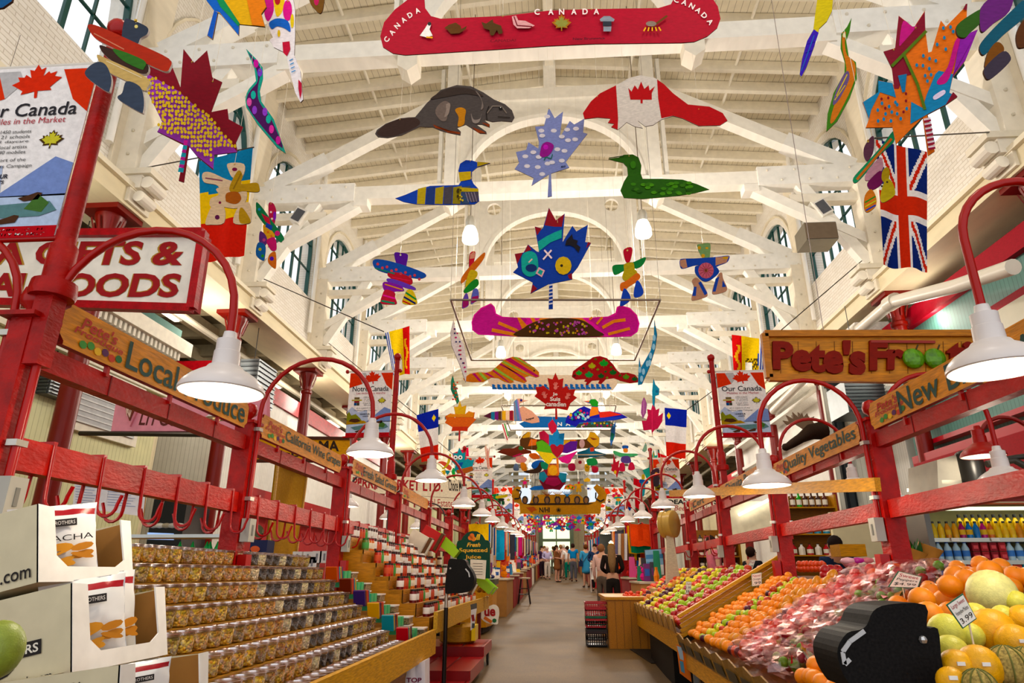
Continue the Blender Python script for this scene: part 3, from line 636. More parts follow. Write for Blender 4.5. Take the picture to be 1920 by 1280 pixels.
for k, i in enumerate((6, 9, 12, 15, 18)):
    banner(-1, LPY[i], -2.24, 2.7+(LPY[i]-11)*.02, 4.1+(LPY[i]-11)*.02, 'Notre Canada', 'Les mobiles au marche', ('left row, %s beyond the Notre Canada banner' % ORD[k], 'small far banner on the left row, %s beyond the large one' % ORD[k]), False)
    if i < len(RPY): banner(1, RPY[i], 2.24, 2.7+(RPY[i]-11)*.02, 4.1+(RPY[i]-11)*.02, 'Notre Canada', 'Les mobiles au marche', ('right row, %s beyond the Our Canada banner' % ORD[k], 'small far banner on the right row, %s beyond the large one' % ORD[k]), k != 0)
# slim red poles of the far stalls
pr = None
for k in range(9):
    for sx in (-1, 1):
        y = 24+k*3.6; loc = (sx*1.9, y, floorz(y)); lb = 'slim red pole with ball top on the far %s stalls, %s one' % ('left' if sx < 0 else 'right', ORD[k])
        if pr is None: pr = MB().tube([(0, 0, 0), (0, 0, 3.6)], .04, RED, 'gloss').ball((0, 0, 3.64), .06, RED, 'gloss', 8).build('slim_pole', None, lb, 'pole', 'far red poles', origin=(0, 0, 0)); pr.location = loc
        else: dup(pr, loc, label=lb)
# ================= HANGING PAINTED BOARDS AND FLAGS =================
cA, cB, cC, cD, cE, cG = (0, 0, 3), (640, 0, 3), (640, 380, 3), (1280, 0, 3), (1280, 380, 3), (0, 380, 3)
cH, cI, cJ, cK, cL, cM = (780, 360, 3.692), (900, 660, 5.334), (640, 660, 5.334), (640, 780, 2.56), (880, 880, 5.334), (1240, 380, 4.92)
PX1 = (0, 0, 1)
def spl(pts, k=4):
    out = []; n = len(pts)
    for i in range(n):
        p0, p1, p2, p3 = [pts[(i+j-1) % n] for j in range(4)]
        for s in range(k):
            t = s/k
            out.append(tuple(.5*((2*p1[a])+(-p0[a]+p2[a])*t+(2*p0[a]-5*p1[a]+4*p2[a]-p3[a])*t*t+(-p0[a]+3*p1[a]-3*p2[a]+p3[a])*t**3) for a in (0, 1)))
    return out
def art(name, label, cat, Y, crop, pieces, yaw=0, wires=(), th=.012, side='#4a3328', group='hanging painted plywood boards', top=None):
    """pieces: (outline, colour, patches[, smooth]); patches: ('p',pts,col[,smooth]) ('c',x,y,r,col[,ry]) ('s',pts,w,col) ('t',text,quad,col)"""
    ox, oy, sc = crop; tp = lambda p: (ox+p[0]/sc, oy+p[1]/sc)
    allp = [tp(p) for pc in pieces for p in pc[0]]
    cx = (min(p[0] for p in allp)+max(p[0] for p in allp))/2; cy = (min(p[1] for p in allp)+max(p[1] for p in allp))/2
    c = atY(Y)(cx, cy); ya = math.radians(yaw); P = pl(c, (math.sin(ya), -math.cos(ya), 0)); n = P.n
    mb = MB(); k = 0
    for pc in pieces:
        out = pc[0] if not (len(pc) > 3 and pc[3]) else spl(pc[0]); off = n*(.0012*k)
        mb.prism([P(*tp(p))+off for p in out], -n*th, pc[1], 'paint', side=side, back='#b99a78')
        kk = 1
        for q in pc[2]:
            o2 = off+n*(.0012*kk); kk += 1
            if q[0] == 'p': mb.poly([P(*tp(p))+o2 for p in (spl(q[1]) if len(q) > 3 else q[1])], q[2], 'paint')
            elif q[0] == 'c':
                ry = q[5] if len(q) > 5 else q[3]
                mb.poly([P(*tp((q[1]+q[3]*math.cos(.5236*i), q[2]+ry*math.sin(.5236*i))))+o2 for i in range(12)], q[4], 'paint'); kk -= .6
            elif q[0] == 's':
                pts = q[1]; w_ = q[2]/2
                for a, b in zip(pts, pts[1:]):
                    dx, dy = b[0]-a[0], b[1]-a[1]; L_ = math.hypot(dx, dy) or 1; ux, uy = -dy/L_*w_, dx/L_*w_
                    mb.poly([P(*tp(p))+o2 for p in ((a[0]+ux, a[1]+uy), (b[0]+ux, b[1]+uy), (b[0]-ux, b[1]-uy), (a[0]-ux, a[1]-uy))], q[3], 'paint')
            elif q[0] == 't': mb.text(q[1], [P(*tp(p))+o2 for p in q[2]], q[3], 'paint', bold=.03, raise_=0)
        k += .6
    o = mb.build(name, None, label, cat, group)
    if wires:
        wl = []
        for wx, wy in wires:
            p = P(*tp((wx, wy))); m2 = MB(); m2.tube([p+V((0, 0, -.01)), (p.x, p.y, top or 13.05-.0944*abs(p.x))], .0022, '#e8e0d0', 'gloss', 4); m2.ball(p+n*.004, .008, '#d8b040', 'metal', 6)
            WL[o.name] = o.location.copy(); m2.build('hanging_wire', o)
    return o
def leafpx(cx, cy, s, rot=0, tail=True):
    r = leafpts(cx, cy, s, rot); return r
rnd = random.Random(3)
def dots(cx, cy, rx, ry, n, r, cols, r2=None):
    return [('c', cx+rx*(rnd.random()*2-1), cy+ry*(rnd.random()*2-1), r*rnd.uniform(.7, 1.2), rnd.choice(cols)) for _ in range(n)]
# -- big red canoe
can = [(795, -12), (797, 15), (808, 30), (826, 35), (943, 30), (1027, 20), (1107, 17), (1235, 15), (1258, 8), (1268, -12), (1290, -30), (1330, -12), (1346, 12), (1351, 35), (1345, 52), (1326, 68), (1302, 78), (1278, 80), (1115, 82), (1027, 86), (938, 92), (760, 103), (737, 100), (718, 88), (713, 68), (720, 42), (740, 18), (770, -5), (785, -25)]
pt = []
for ch, x, y, a in zip('CANADA', (725, 735, 745, 757, 769, 783), (74, 61, 49, 38, 29, 21), (-55, -50, -45, -35, -30, -22)):
    ca, sa = math.cos(math.radians(a)), math.sin(math.radians(a)); pt.append(('t', ch, [(x+u*ca-v*sa, y+u*sa+v*ca) for u, v in ((-4.5, 5), (4.5, 5), (4.5, -5), (-4.5, -5))], '#f4e4e0'))
for ch, x, y, a in zip('CANADA', (1268, 1283, 1297, 1309, 1320, 1331), (1, 6, 13, 21, 31, 43), (15, 22, 30, 38, 45, 55)):
    ca, sa = math.cos(math.radians(a)), math.sin(math.radians(a)); pt.append(('t', ch, [(x+u*ca-v*sa, y+u*sa+v*ca) for u, v in ((-5, 5), (5, 5), (5, -5), (-5, -5))], '#f4e4e0'))
for ch, x in zip('CANADA', (1007, 1033, 1053, 1076, 1097, 1118)): pt.append(('t', ch, [(x-5, 30), (x+5, 30), (x+5, 19), (x-5, 19)], '#f4e4e0'))
pt += [('p', [(788, 70), (798, 56), (804, 46), (809, 50), (806, 58), (812, 70), (800, 73)], '#f2ece6'), ('c', 806, 48, 3.5, '#2a2a2a'), ('s', [(800, 73), (812, 74)], 3, '#e8a020'),
       ('p', [(834, 56), (842, 50), (855, 46), (864, 52), (866, 58), (876, 52), (874, 58), (862, 66), (846, 67), (840, 60)], '#5a3a20'),
       ('p', [(903, 45), (912, 48), (924, 40), (926, 47), (940, 52), (943, 66), (936, 68), (932, 60), (926, 70), (920, 70), (918, 60), (908, 57)], '#4e3a24'),
       ('p', [(960, 35), (968, 33), (972, 42), (985, 43), (1003, 52), (992, 57), (970, 57), (963, 50)], '#d8a8a8'), ('s', [(964, 35), (970, 52), (998, 54)], 2, '#701020'),
       ('p', [(x, y) for x, y in leafpts(1053, 50, 20)], '#a8703c'), ('p', leafpts(1053, 50, 15), '#8a8a50'),
       ('p', [(1124, 41), (1132, 35), (1143, 35), (1152, 41), (1150, 45), (1126, 45)], '#8a9098'), ('p', [(1130, 45), (1146, 45), (1146, 54), (1130, 54)], '#2c3038'), ('p', [(1131, 55), (1146, 55), (1145, 64), (1131, 64)], '#8a9098'),
       ('s', [(1222, 55), (1250, 35)], 4, '#6a4020'), ('c', 1220, 50, 10, '#8a7a70', 5)]+[('s', [(1210+6*i, 57), (1206+8*i, 64)], 2.5, '#f0b030') for i in range(5)]
pt += [('t', 'CANADA!', [(920, 86), (968, 84), (968, 79), (920, 80)], '#7d0a20'), ('t', 'New Brunswick', [(1074, 82), (1135, 80), (1135, 76), (1074, 77)], '#5d0a20')]
art('painted_canoe', 'long crimson canoe board lettered CANADA three times with small animal pictures', 'canoe board', 5.2, PX1, [(can, '#ac0a28', pt)], wires=[(943, 31), (1109, 18)])
# -- beavers
bv = [(190, 752), (200, 730), (250, 695), (330, 665), (415, 658), (480, 580), (560, 505), (650, 478), (730, 485), (800, 520), (860, 560), (920, 585), (960, 620), (974, 660), (960, 685), (900, 680), (850, 685), (800, 672), (835, 700), (835, 716), (790, 700), (760, 700), (815, 740), (818, 752), (780, 750), (735, 722), (700, 700), (650, 718), (672, 740), (670, 760), (620, 750), (560, 735), (515, 715), (440, 712), (340, 760), (260, 775), (205, 770)]
art('painted_beaver', 'dark grey brown beaver board with orange belly facing right', 'beaver board', 7.2, cB, [(bv, '#4a4442', [
    ('p', [(200, 750), (250, 700), (330, 668), (415, 662), (440, 700), (340, 752), (250, 770)], '#3a2c28', 1), ('p', [(515, 700), (530, 720), (670, 745), (665, 755), (600, 745)], '#8a4a38'), ('p', [(735, 715), (790, 735), (815, 750), (770, 748)], '#8a4a38'), ('p', [(790, 690), (835, 700), (830, 716)], '#8a4a38'),
    ('p', [(640, 620), (670, 605), (700, 620), (695, 660), (690, 700), (655, 712), (660, 660)], '#c08030', 1), ('p', [(540, 600), (580, 570), (615, 590), (600, 640), (590, 680), (560, 680), (530, 640)], '#6e625c', 1), ('p', [(590, 590), (612, 585), (605, 640), (580, 660), (590, 620)], '#8d8078', 1),
    ('p', [(500, 560), (600, 500), (720, 500), (800, 545), (700, 530), (600, 545)], '#39302c', 1), ('p', [(755, 515), (780, 540), (800, 600), (785, 620), (790, 570)], '#7a706a', 1), ('p', [(730, 640), (745, 675), (780, 670), (790, 640), (775, 690), (740, 692)], '#8a807a', 1),
    ('s', [(820, 640), (850, 600), (900, 600), (930, 640)], 6, '#7c726a'), ('s', [(830, 600), (815, 640), (820, 680)], 5, '#1c1816'), ('c', 896, 612, 10, '#151210'), ('c', 896, 608, 3, '#e8e4e0'), ('s', [(880, 660), (950, 665)], 4, '#221c1a')])], wires=[(330, 672), (888, 568)], yaw=4)
bw = [(1108, 190), (1125, 175), (1155, 160), (1180, 146), (1200, 141), (1228, 146), (1245, 158), (1262, 175), (1290, 196), (1330, 200), (1355, 212), (1364, 226), (1350, 235), (1310, 236), (1280, 222), (1262, 217), (1240, 224), (1225, 234), (1210, 237), (1196, 226), (1205, 240), (1190, 237), (1175, 229), (1165, 238), (1158, 243), (1146, 238), (1152, 232), (1140, 230), (1145, 222), (1120, 220), (1096, 223), (1093, 212)]
art('painted_beaver', 'beaver board painted like the Canadian flag, red ends and a leaf on its white back', 'beaver board', 7.2, PX1, [(bw, '#d8d0c8', [
    ('p', [(1108, 190), (1125, 175), (1155, 160), (1157, 190), (1159, 222), (1158, 243), (1146, 238), (1152, 232), (1140, 230), (1145, 222), (1120, 220), (1096, 223), (1093, 212)], '#b8141a'),
    ('p', [(1232, 149), (1245, 158), (1262, 175), (1290, 196), (1330, 200), (1355, 212), (1364, 226), (1350, 235), (1310, 236), (1280, 222), (1262, 217), (1240, 222), (1234, 185)], '#b8141a'),
    ('p', [(1178, 165), (1184, 172), (1190, 160), (1196, 168), (1202, 153), (1208, 167), (1216, 160), (1218, 170), (1228, 162), (1222, 175), (1222, 187), (1205, 187), (1205, 194), (1201, 194), (1201, 187), (1182, 187)], '#b8141a')])], wires=[(1120, 181), (1310, 205)], yaw=-4)
# -- pale blue leaf with rose
lf = [(1167, 605), (1200, 665), (1247, 627), (1228, 775), (1285, 680), (1310, 700), (1367, 667), (1360, 745), (1384, 752), (1285, 880), (1262, 910), (1282, 942), (1195, 970), (1180, 975), (1185, 1103), (1160, 1108), (1168, 980), (1070, 1043), (1082, 1000), (975, 950), (1000, 915), (982, 855), (1040, 842), (1052, 800), (1108, 835), (1112, 800), (1090, 712), (1140, 708)]
art('painted_maple_leaf', 'pale lavender blue maple leaf board with white clouds and a magenta rose', 'leaf board', 7.6, cB, [(lf, '#8c94c0', [('c', x, y, 17, '#d8d4dc', 11) for x, y in ((1158, 655), (1125, 735), (1195, 735), (1215, 840), (1160, 920), (1105, 940), (1035, 880), (1045, 935), (1130, 980), (1270, 730), (1320, 725), (1275, 790), (1315, 785), (1255, 850), (1240, 905), (1185, 915), (1080, 858), (1240, 770), (1130, 765), (1110, 885))]
    + [('p', [(1120, 850), (1130, 815), (1160, 800), (1195, 820), (1180, 860), (1150, 885), (1118, 880)], '#8e2a86', 1), ('c', 1150, 830, 14, '#c05ab8'), ('s', [(1150, 885), (1180, 895), (1188, 870)], 5, '#2a6a58'), ('s', [(1150, 885), (1140, 905)], 5, '#2a6a58'), ('t', 'MHS', [(1236, 946), (1262, 942), (1262, 932), (1236, 936)], '#223355')])], wires=[(1167, 612)])
# -- loons
ln = [(303, 1115), (360, 1095), (430, 1065), (500, 1045), (660, 1040), (672, 1020), (658, 960), (668, 920), (700, 900), (735, 902), (765, 912), (838, 918), (765, 940), (735, 965), (728, 1000), (745, 1035), (770, 1060), (775, 1130), (750, 1148), (600, 1152), (420, 1148), (350, 1135)]
LC = ['#2848b0', '#b8a020', '#3c4878', '#a89428', '#46424a', '#8a7c20', '#40506a']
art('painted_loon', 'loon board striped blue, yellow and grey with a yellow beak facing right', 'loon board', 7.7, cB, [(ln, '#2848b0', [('p', [(430+i*50, 1062-2*i), (478+i*50, 1050-i), (470+i*50, 1148), (425+i*50, 1147)], LC[(i+1) % 7]) for i in range(6)]
    + [('p', [(660, 970), (730, 965), (728, 1010), (668, 1022)], '#c8a818'), ('p', [(668, 1055), (770, 1062), (772, 1080), (675, 1080)], '#b8a020'), ('p', [(690, 1085), (773, 1082), (770, 1135), (730, 1140)], '#4a4452'), ('p', [(765, 912), (838, 918), (765, 940)], '#a89020')]+[('s', [(700+16*i, 1085), (716+16*i, 1138)], 3, '#9a90a0') for i in range(4)]+dots(668, 1100, 22, 32, 14, 6, ['#c8b040', '#3a3018']))], wires=[(725, 905)], yaw=-3)
gl = [(1502, 893), (1560, 885), (1590, 870), (1640, 868), (1672, 885), (1688, 930), (1684, 975), (1695, 1005), (1800, 1005), (1920, 1010), (2000, 1035), (2070, 1065), (1990, 1085), (1900, 1100), (1700, 1118), (1590, 1112), (1570, 1070), (1590, 1020), (1612, 985), (1608, 940), (1585, 915), (1540, 905)]
art('painted_loon', 'mottled dark green loon board facing left', 'loon board', 7.7, cB, [(gl, '#2c5a1c', [('c', 1640+rnd.random()*330, 1030+rnd.random()*60, 16, rnd.choice(['#3f7a26', '#255016', '#4e8a30', '#386c20']), 9) for _ in range(34)]+[('c', 1640, 930, 16, '#3a7424', 22), ('s', [(1505, 893), (1590, 880)], 5, '#1e3a14')], )], wires=[(1618, 878)], yaw=3)
# -- blue painted leaf with stem
bl = [(920, 107), (968, 195), (1030, 148), (1015, 345), (1083, 233), (1110, 272), (1190, 226), (1172, 345), (1212, 352), (1120, 520), (1080, 568), (1082, 604), (945, 632), (948, 808), (918, 810), (922, 634), (792, 703), (808, 625), (672, 555), (706, 520), (683, 428), (745, 418), (775, 362), (838, 412), (852, 415), (838, 330), (822, 238), (878, 252)]
art('painted_maple_leaf', 'royal blue maple leaf board with eyes, an X and a striped stem', 'leaf board', 8.0, cH, [(bl, '#1c3f9e', [
    ('p', [(920, 110), (968, 195), (1026, 152), (1010, 240), (960, 240), (890, 230)], '#8e1c28'), ('p', [(822, 240), (872, 252), (838, 300)], '#8e1c28'), ('p', [(1190, 345), (1212, 352), (1178, 390)], '#8e1c28'), ('p', [(1060, 600), (1082, 604), (1078, 560), (1050, 575)], '#8e1c28'), ('p', [(792, 703), (808, 640), (840, 670)], '#8e1c28'), ('p', [(683, 430), (740, 420), (700, 500)], '#8e1c28'), ('p', [(775, 365), (800, 400), (750, 420)], '#8e1c28'),
    ('p', [(845, 345), (900, 310), (960, 280), (1010, 262), (1008, 320), (930, 350), (880, 390), (850, 412)], '#1fa294'), ('p', [(735, 440), (775, 412), (825, 425), (845, 480), (840, 560), (790, 588), (740, 560), (730, 500)], '#1fa294', 1), ('c', 798, 528, 40, '#173068', 28), ('s', [(780, 490), (805, 465)], 9, '#e8c8c0'),
    ('p', [(828, 565), (850, 522), (893, 545), (872, 592)], '#e8b8c0'), ('p', [(842, 562), (856, 538), (880, 550), (868, 578)], '#1fa294'), ('s', [(880, 470), (938, 405)], 12, '#f0dce0'), ('s', [(888, 405), (940, 462)], 12, '#f0dce0'),
    ('c', 1020, 513, 57, '#d8b010', 63), ('c', 1008, 513, 10, '#2a2010'), ('p', [(1040, 340), (1080, 295), (1088, 330), (1120, 340), (1112, 365), (1138, 385), (1125, 425), (1095, 385), (1060, 370), (1032, 375)], '#17141c')]
    + [('s', [(920, 650+i*26), (946, 644+i*26)], 10, '#dcd8e0') for i in range(6)])], wires=[(868, 255), (980, 210)])
# -- pink canoe on its pipe frame
pc = [(520, 768), (545, 795), (555, 840), (600, 862), (700, 868), (960, 872), (1200, 868), (1330, 860), (1380, 835), (1390, 795), (1415, 782), (1480, 800), (1530, 850), (1548, 910), (1535, 965), (1490, 998), (1400, 1002), (980, 1006), (700, 1000), (520, 990), (430, 985), (390, 955), (384, 900), (400, 850), (450, 800)]
art('painted_canoe', 'magenta canoe board with orange rays and a brown dotted dome', 'canoe board', 9.3, cH, [(pc, '#f06ab8', [
    ('p', [(515, 782), (535, 800), (548, 845), (600, 868), (760, 872), (740, 930), (700, 990), (520, 982), (430, 975), (398, 945), (394, 900), (410, 855), (455, 810)], '#cc1c92', 1), ('p', [(1415, 792), (1475, 810), (1520, 858), (1535, 910), (1522, 960), (1485, 988), (1330, 990), (1250, 920), (1200, 875), (1340, 866), (1388, 842), (1400, 800)], '#cc1c92', 1),
    ('p', [(700, 868), (720, 868), (770, 925), (740, 960)], '#f08a28'), ('p', [(790, 870), (815, 870), (830, 890), (810, 905)], '#f08a28'), ('p', [(860, 872), (1150, 872), (1220, 930), (1290, 1000), (1340, 1002), (700, 1000), (760, 925), (850, 885)], '#f08a28'), ('s', [(570, 905), (700, 960), (715, 985)], 22, '#f08a28'), ('s', [(525, 955), (700, 990)], 24, '#f08a28'), ('s', [(1290, 940), (1370, 895), (1450, 885)], 22, '#f08a28'), ('s', [(1330, 985), (1480, 945)], 20, '#f08a28'), ('s', [(1200, 885), (1220, 868)], 14, '#f08a28'), ('s', [(1250, 915), (1290, 868)], 16, '#f08a28'),
    ('p', [(705, 1001), (750, 940), (810, 905), (900, 880), (1010, 872), (1130, 884), (1200, 915), (1240, 950), (1268, 1001)], '#4a3018', 1)]
    + [q for q in dots(985, 945, 210, 48, 70, 8, ['#c070b0', '#d88a30', '#c8b838', '#b868a8'])]), ], wires=[(520, 775), (1415, 788)])
def pipe_frame(Yn, zf, xl, xr, yn, xl2, xr2, yf, label):
    A = atY(Yn)(xl, yn); B = atY(Yn)(xr, yn); z = A.z
    def onz(px, py): r = ray(px, py); return C0+r*((z-CZ)/r.z)
    Cn, D_ = onz(xr2, yf), onz(xl2, yf); t = thing('hanging_pipework', label, 'pipe frame', ((A+B)/2), 'hanging pipe frames')
    for a, b in ((A, B), (B, Cn), (Cn, D_), (D_, A)): MB().tube([a, b], .016, '#8a7c6c', 'metal', 8).build('pipe', t, smooth=60)
    for a in (A, B, Cn, D_): MB().tube([a, (a.x, a.y, 13.05-.0944*abs(a.x))], .004, '#8a8074', 'metal', 4).build('hanging_wire', t)
    return z
pipe_frame(8.4, 0, 845, 1238, 562, 884, 1190, 675, 'rectangular pipe frame hung level around the magenta canoe board')
pipe_frame(15.5, 0, 940, 1155, 760, 957, 1145, 806, 'smaller pipe frame hung beyond the Je suis Canadien leaf')
# -- inukshuk figures: stacked painted stones
def stones(*a): return [(p, c, d, 1) for p, c, d in a]
art('painted_inukshuk', 'inukshuk board with purple head, dotted blue arm bar and striped feet', 'inukshuk board', 8.6, cC, stones(
    ([(298, 283), (340, 282), (374, 292), (370, 330), (360, 368), (335, 372), (312, 350)], '#5a2c98', [('c', 333, 294, 5, '#e0d8c0')]), ([(188, 318), (300, 335), (467, 395), (455, 425), (380, 420), (250, 395), (186, 365)], '#2b52a8', [('c', 205+26*i, 345+8*i+(i % 2)*14, 8, '#c86a70') for i in range(10)]+[('s', [(190, 368), (300, 400)], 8, '#3a7a68')]),
    ([(268, 392), (330, 395), (395, 425), (392, 460), (330, 450), (265, 415)], '#b8182a', [('s', [(285, 418), (390, 440)], 5, '#e0405a')]), ([(262, 425), (330, 440), (412, 475), (408, 490), (330, 470), (262, 445)], '#7a60b8', []), ([(240, 445), (330, 465), (352, 495), (300, 500), (290, 520), (240, 492)], '#8a48a0', [('s', [(245, 458), (345, 490)], 7, '#d88a30')]),
    ([(250, 488), (300, 505), (302, 530), (312, 568), (270, 572), (222, 565), (230, 520)], '#c01c38', [('s', [(235, 520), (305, 540)], 9, '#e86aa8'), ('s', [(225, 552), (300, 566)], 10, '#3a8a68')]), ([(372, 490), (400, 492), (420, 530), (425, 568), (380, 574), (342, 562), (355, 520)], '#e0c020', [('s', [(362, 505), (422, 545)], 10, '#2a8a3a'), ('s', [(352, 530), (418, 568)], 10, '#2c2c60'), ('s', [(345, 552), (390, 572)], 8, '#c83030')])), wires=[(333, 286)])
art('painted_inukshuk', 'narrow turned inukshuk board in rainbow stripes with a slanting orange arm', 'inukshuk board', 9, cC, stones(
    ([(722, 290), (745, 272), (755, 285), (745, 340), (735, 372), (720, 372)], '#c8203a', [('p', [(724, 290), (745, 275), (753, 288), (748, 312), (722, 316)], '#d8a090')]), ([(802, 280), (804, 310), (760, 370), (690, 445), (674, 450), (680, 415), (730, 350)], '#d8701c', []), ([(725, 380), (760, 385), (765, 410), (735, 450), (715, 480), (698, 470), (705, 430)], '#d0b818', []),
    ([(735, 440), (765, 430), (772, 460), (740, 490), (700, 508), (690, 490)], '#2c8a38', []), ([(700, 510), (712, 520), (716, 575), (692, 592), (680, 590), (684, 545)], '#7a68b8', [('p', [(684, 548), (716, 552), (714, 575), (694, 590), (681, 588)], '#a02068')]), ([(742, 490), (768, 488), (772, 540), (750, 560), (728, 566)], '#7a80c8', [('p', [(735, 530), (770, 522), (770, 545), (748, 560), (729, 565)], '#a02a68')])), wires=[(745, 276)], yaw=35)
art('painted_inukshuk', 'inukshuk board with crimson head, green arms, orange belly and blue legs', 'inukshuk board', 8.8, cC, stones(
    ([(1590, 262), (1625, 249), (1638, 265), (1630, 310), (1618, 338), (1600, 330), (1588, 290)], '#c02038', [('c', 1609, 268, 5, '#e0c890')]), ([(1530, 352), (1600, 345), (1650, 330), (1705, 306), (1712, 320), (1690, 355), (1650, 372), (1600, 378), (1545, 405), (1528, 390)], '#2a8444', []),
    ([(1592, 345), (1640, 335), (1650, 370), (1665, 395), (1640, 420), (1600, 440), (1580, 420), (1590, 380)], '#b8a418', []), ([(1640, 410), (1665, 395), (1682, 415), (1660, 445), (1620, 470), (1590, 495), (1570, 490), (1570, 455), (1600, 440)], '#d86a18', []), ([(1590, 482), (1612, 500), (1628, 540), (1600, 570), (1568, 580), (1575, 530)], '#2c48b0', []), ([(1660, 440), (1680, 450), (1700, 500), (1685, 525), (1650, 532), (1645, 500)], '#3450b8', [])), wires=[(1609, 252)])
art('painted_inukshuk', 'inukshuk board with green head, a pink flower chest and tan legs', 'inukshuk board', 9.2, cM, stones(
    ([(328, 392), (370, 378), (440, 372), (454, 400), (450, 470), (440, 510), (385, 510), (350, 460)], '#7a9a6c', [('c', 350, 415, 16, '#c89820'), ('c', 420, 418, 14, '#c89820', 10), ('c', 385, 490, 18, '#c89820')]), ([(170, 530), (200, 515), (330, 512), (500, 500), (600, 488), (630, 495), (610, 545), (540, 575), (490, 590), (330, 575), (200, 608), (172, 580)], '#2848a8', [('p', [(172, 530), (225, 518), (240, 595), (200, 605), (175, 580)], '#b8907c'), ('p', [(500, 505), (625, 492), (600, 550), (500, 580)], '#b8907c'), ('c', 590, 508, 26, '#c89820', 12)]),
    ([(330, 580), (480, 580), (530, 620), (520, 660), (440, 720), (380, 720), (320, 660), (308, 610)], '#2848a8', [('c', 412, 625, 72, '#c87a88', 74), ('c', 412, 625, 16, '#d8a020')]+[('s', [(412, 625), (412+70*math.cos(a*.52), 625+70*math.sin(a*.52))], 3, '#7a3a48') for a in range(12)]),
    ([(320, 690), (360, 720), (400, 780), (426, 840), (410, 870), (300, 902), (278, 880), (300, 780), (282, 720)], '#b8907c', [('p', [(365, 725), (425, 835), (400, 855), (340, 740)], '#2848a8'), ('p', [(300, 775), (325, 775), (318, 860), (285, 860)], '#2848a8')]), ([(530, 655), (560, 648), (570, 700), (605, 780), (590, 820), (490, 845), (468, 820), (490, 740)], '#b8907c', [('p', [(500, 700), (535, 680), (500, 820), (472, 820)], '#2848a8'), ('p', [(565, 715), (598, 775), (560, 780)], '#2848a8')])), wires=[(382, 380)])
# -- left: crimson and purple leaf, inukshuk on bar, dotted plesiosaur, rainbow leaf, splash beaver tail
l1 = [(820, 300), (955, 340), (1015, 490), (1032, 275), (1092, 352), (1165, 283), (1195, 435), (1250, 462), (1188, 630), (1280, 612), (1287, 670), (1368, 715), (1328, 800), (1335, 855), (1200, 870), (1200, 955), (1110, 880), (1065, 825), (1035, 1025), (1005, 1015), (1045, 820), (885, 740), (915, 690), (825, 505), (828, 420)]
pk = [('p', [(828, 415), (1000, 510), (1190, 680), (1335, 855), (1205, 870), (1200, 950), (1110, 878), (1060, 820), (885, 740), (915, 690), (825, 505)], '#9a5aa8')]
def pip(p, q):
    c = False
    for i in range(len(q)):
        (x1, y1), (x2, y2) = q[i-1], q[i]
        if (y1 > p[1]) != (y2 > p[1]) and p[0] < (x2-x1)*(p[1]-y1)/(y2-y1)+x1: c = not c
    return c
for i in range(560):
    x, y = 825+(i % 28)*18.5+rnd.uniform(-5, 5), 420+(i//28)*27+rnd.uniform(-6, 6)
    if pip((x, y), pk[0][1]): pk.append(('c', x, y, 8, '#d2ac28', 10))
pk += [('p', [(1044, 824), (1066, 826), (1060, 855), (1040, 852)], '#c03a8a')]+[('p', [(1040-8*i, 852+42*i), (1062-6*i, 856+42*i), (1058-6*i, 880+42*i), (1034-8*i, 876+42*i)], '#1f8a9a') for i in range(4)]+[('p', [(1036-8*i, 877+42*i), (1058-6*i, 880+42*i), (1054-6*i, 898+42*i), (1031-8*i, 894+42*i)], '#a83a86') for i in range(3)]
art('painted_maple_leaf', 'maroon maple leaf board with a purple yellow dotted half on the left', 'leaf board', 5.0, cA, [(l1, '#7c1422', pk)], wires=[(1080, 350), (1197, 460)], yaw=22)
art('painted_inukshuk', 'inukshuk board with long red arm and dark blue feet before the left pole', 'inukshuk board', 2.2, cA, [
    ([(685, 200), (700, 115), (730, 108), (825, 150), (828, 190), (790, 215), (770, 248), (700, 225)], '#343a46', [('c', 767, 150, 10, '#e0d090')], 1), ([(560, 255), (640, 280), (815, 340), (825, 415), (720, 390), (600, 320)], '#38241f', [('p', [(640, 275), (810, 340), (812, 385), (790, 390), (690, 340)], '#3f6a34', 1)], 1), ([(498, 140), (560, 150), (750, 235), (950, 330), (955, 385), (930, 402), (860, 375), (700, 300), (550, 225), (505, 175)], '#b03424', [('s', [(530, 190), (700, 280)], 6, '#d0907c')], 1),
    ([(548, 310), (600, 330), (830, 440), (828, 495), (810, 510), (720, 460), (600, 400), (560, 350)], '#c8ac7c', [('s', [(600, 345), (800, 440)], 4, '#e8d8b8')], 1), ([(500, 380), (555, 350), (600, 370), (628, 440), (622, 500), (600, 515), (485, 430)], '#3a4250', [], 1), ([(715, 460), (790, 490), (812, 560), (808, 625), (790, 634), (680, 570), (665, 545), (690, 525)], '#3a4250', [], 1)], wires=[(767, 120)], group='hanging painted plywood boards', side='#d8d0c8')
art('painted_loon', 'slender dark purple board with green edge and pastel spots, left window', 'loon board', 6.2, cA, [([(1385, 275), (1440, 330), (1478, 380), (1480, 440), (1462, 510), (1470, 570), (1540, 670), (1608, 862), (1560, 830), (1450, 700), (1385, 600), (1378, 545), (1400, 500), (1440, 455), (1430, 380)], '#1f9a88', [
    ('p', [(1400, 300), (1450, 360), (1468, 400), (1450, 500), (1460, 575), (1530, 680), (1590, 835), (1460, 695), (1395, 600), (1390, 545), (1412, 505), (1450, 455), (1438, 380)], '#4a1a58', 1)]+[('c', x, y, 14, c, 24) for x, y, c in ((1440, 358, '#c84aa0'), (1462, 408, '#8a6ac8'), (1425, 535, '#1fb0a0'), (1402, 575, '#d878b0'), (1432, 620, '#9a6ac8'), (1490, 630, '#9a6ac8'), (1510, 672, '#1fb0a0'), (1527, 728, '#e070b0'), (1565, 790, '#c84aa0'))])], wires=[(1462, 400)], yaw=20)
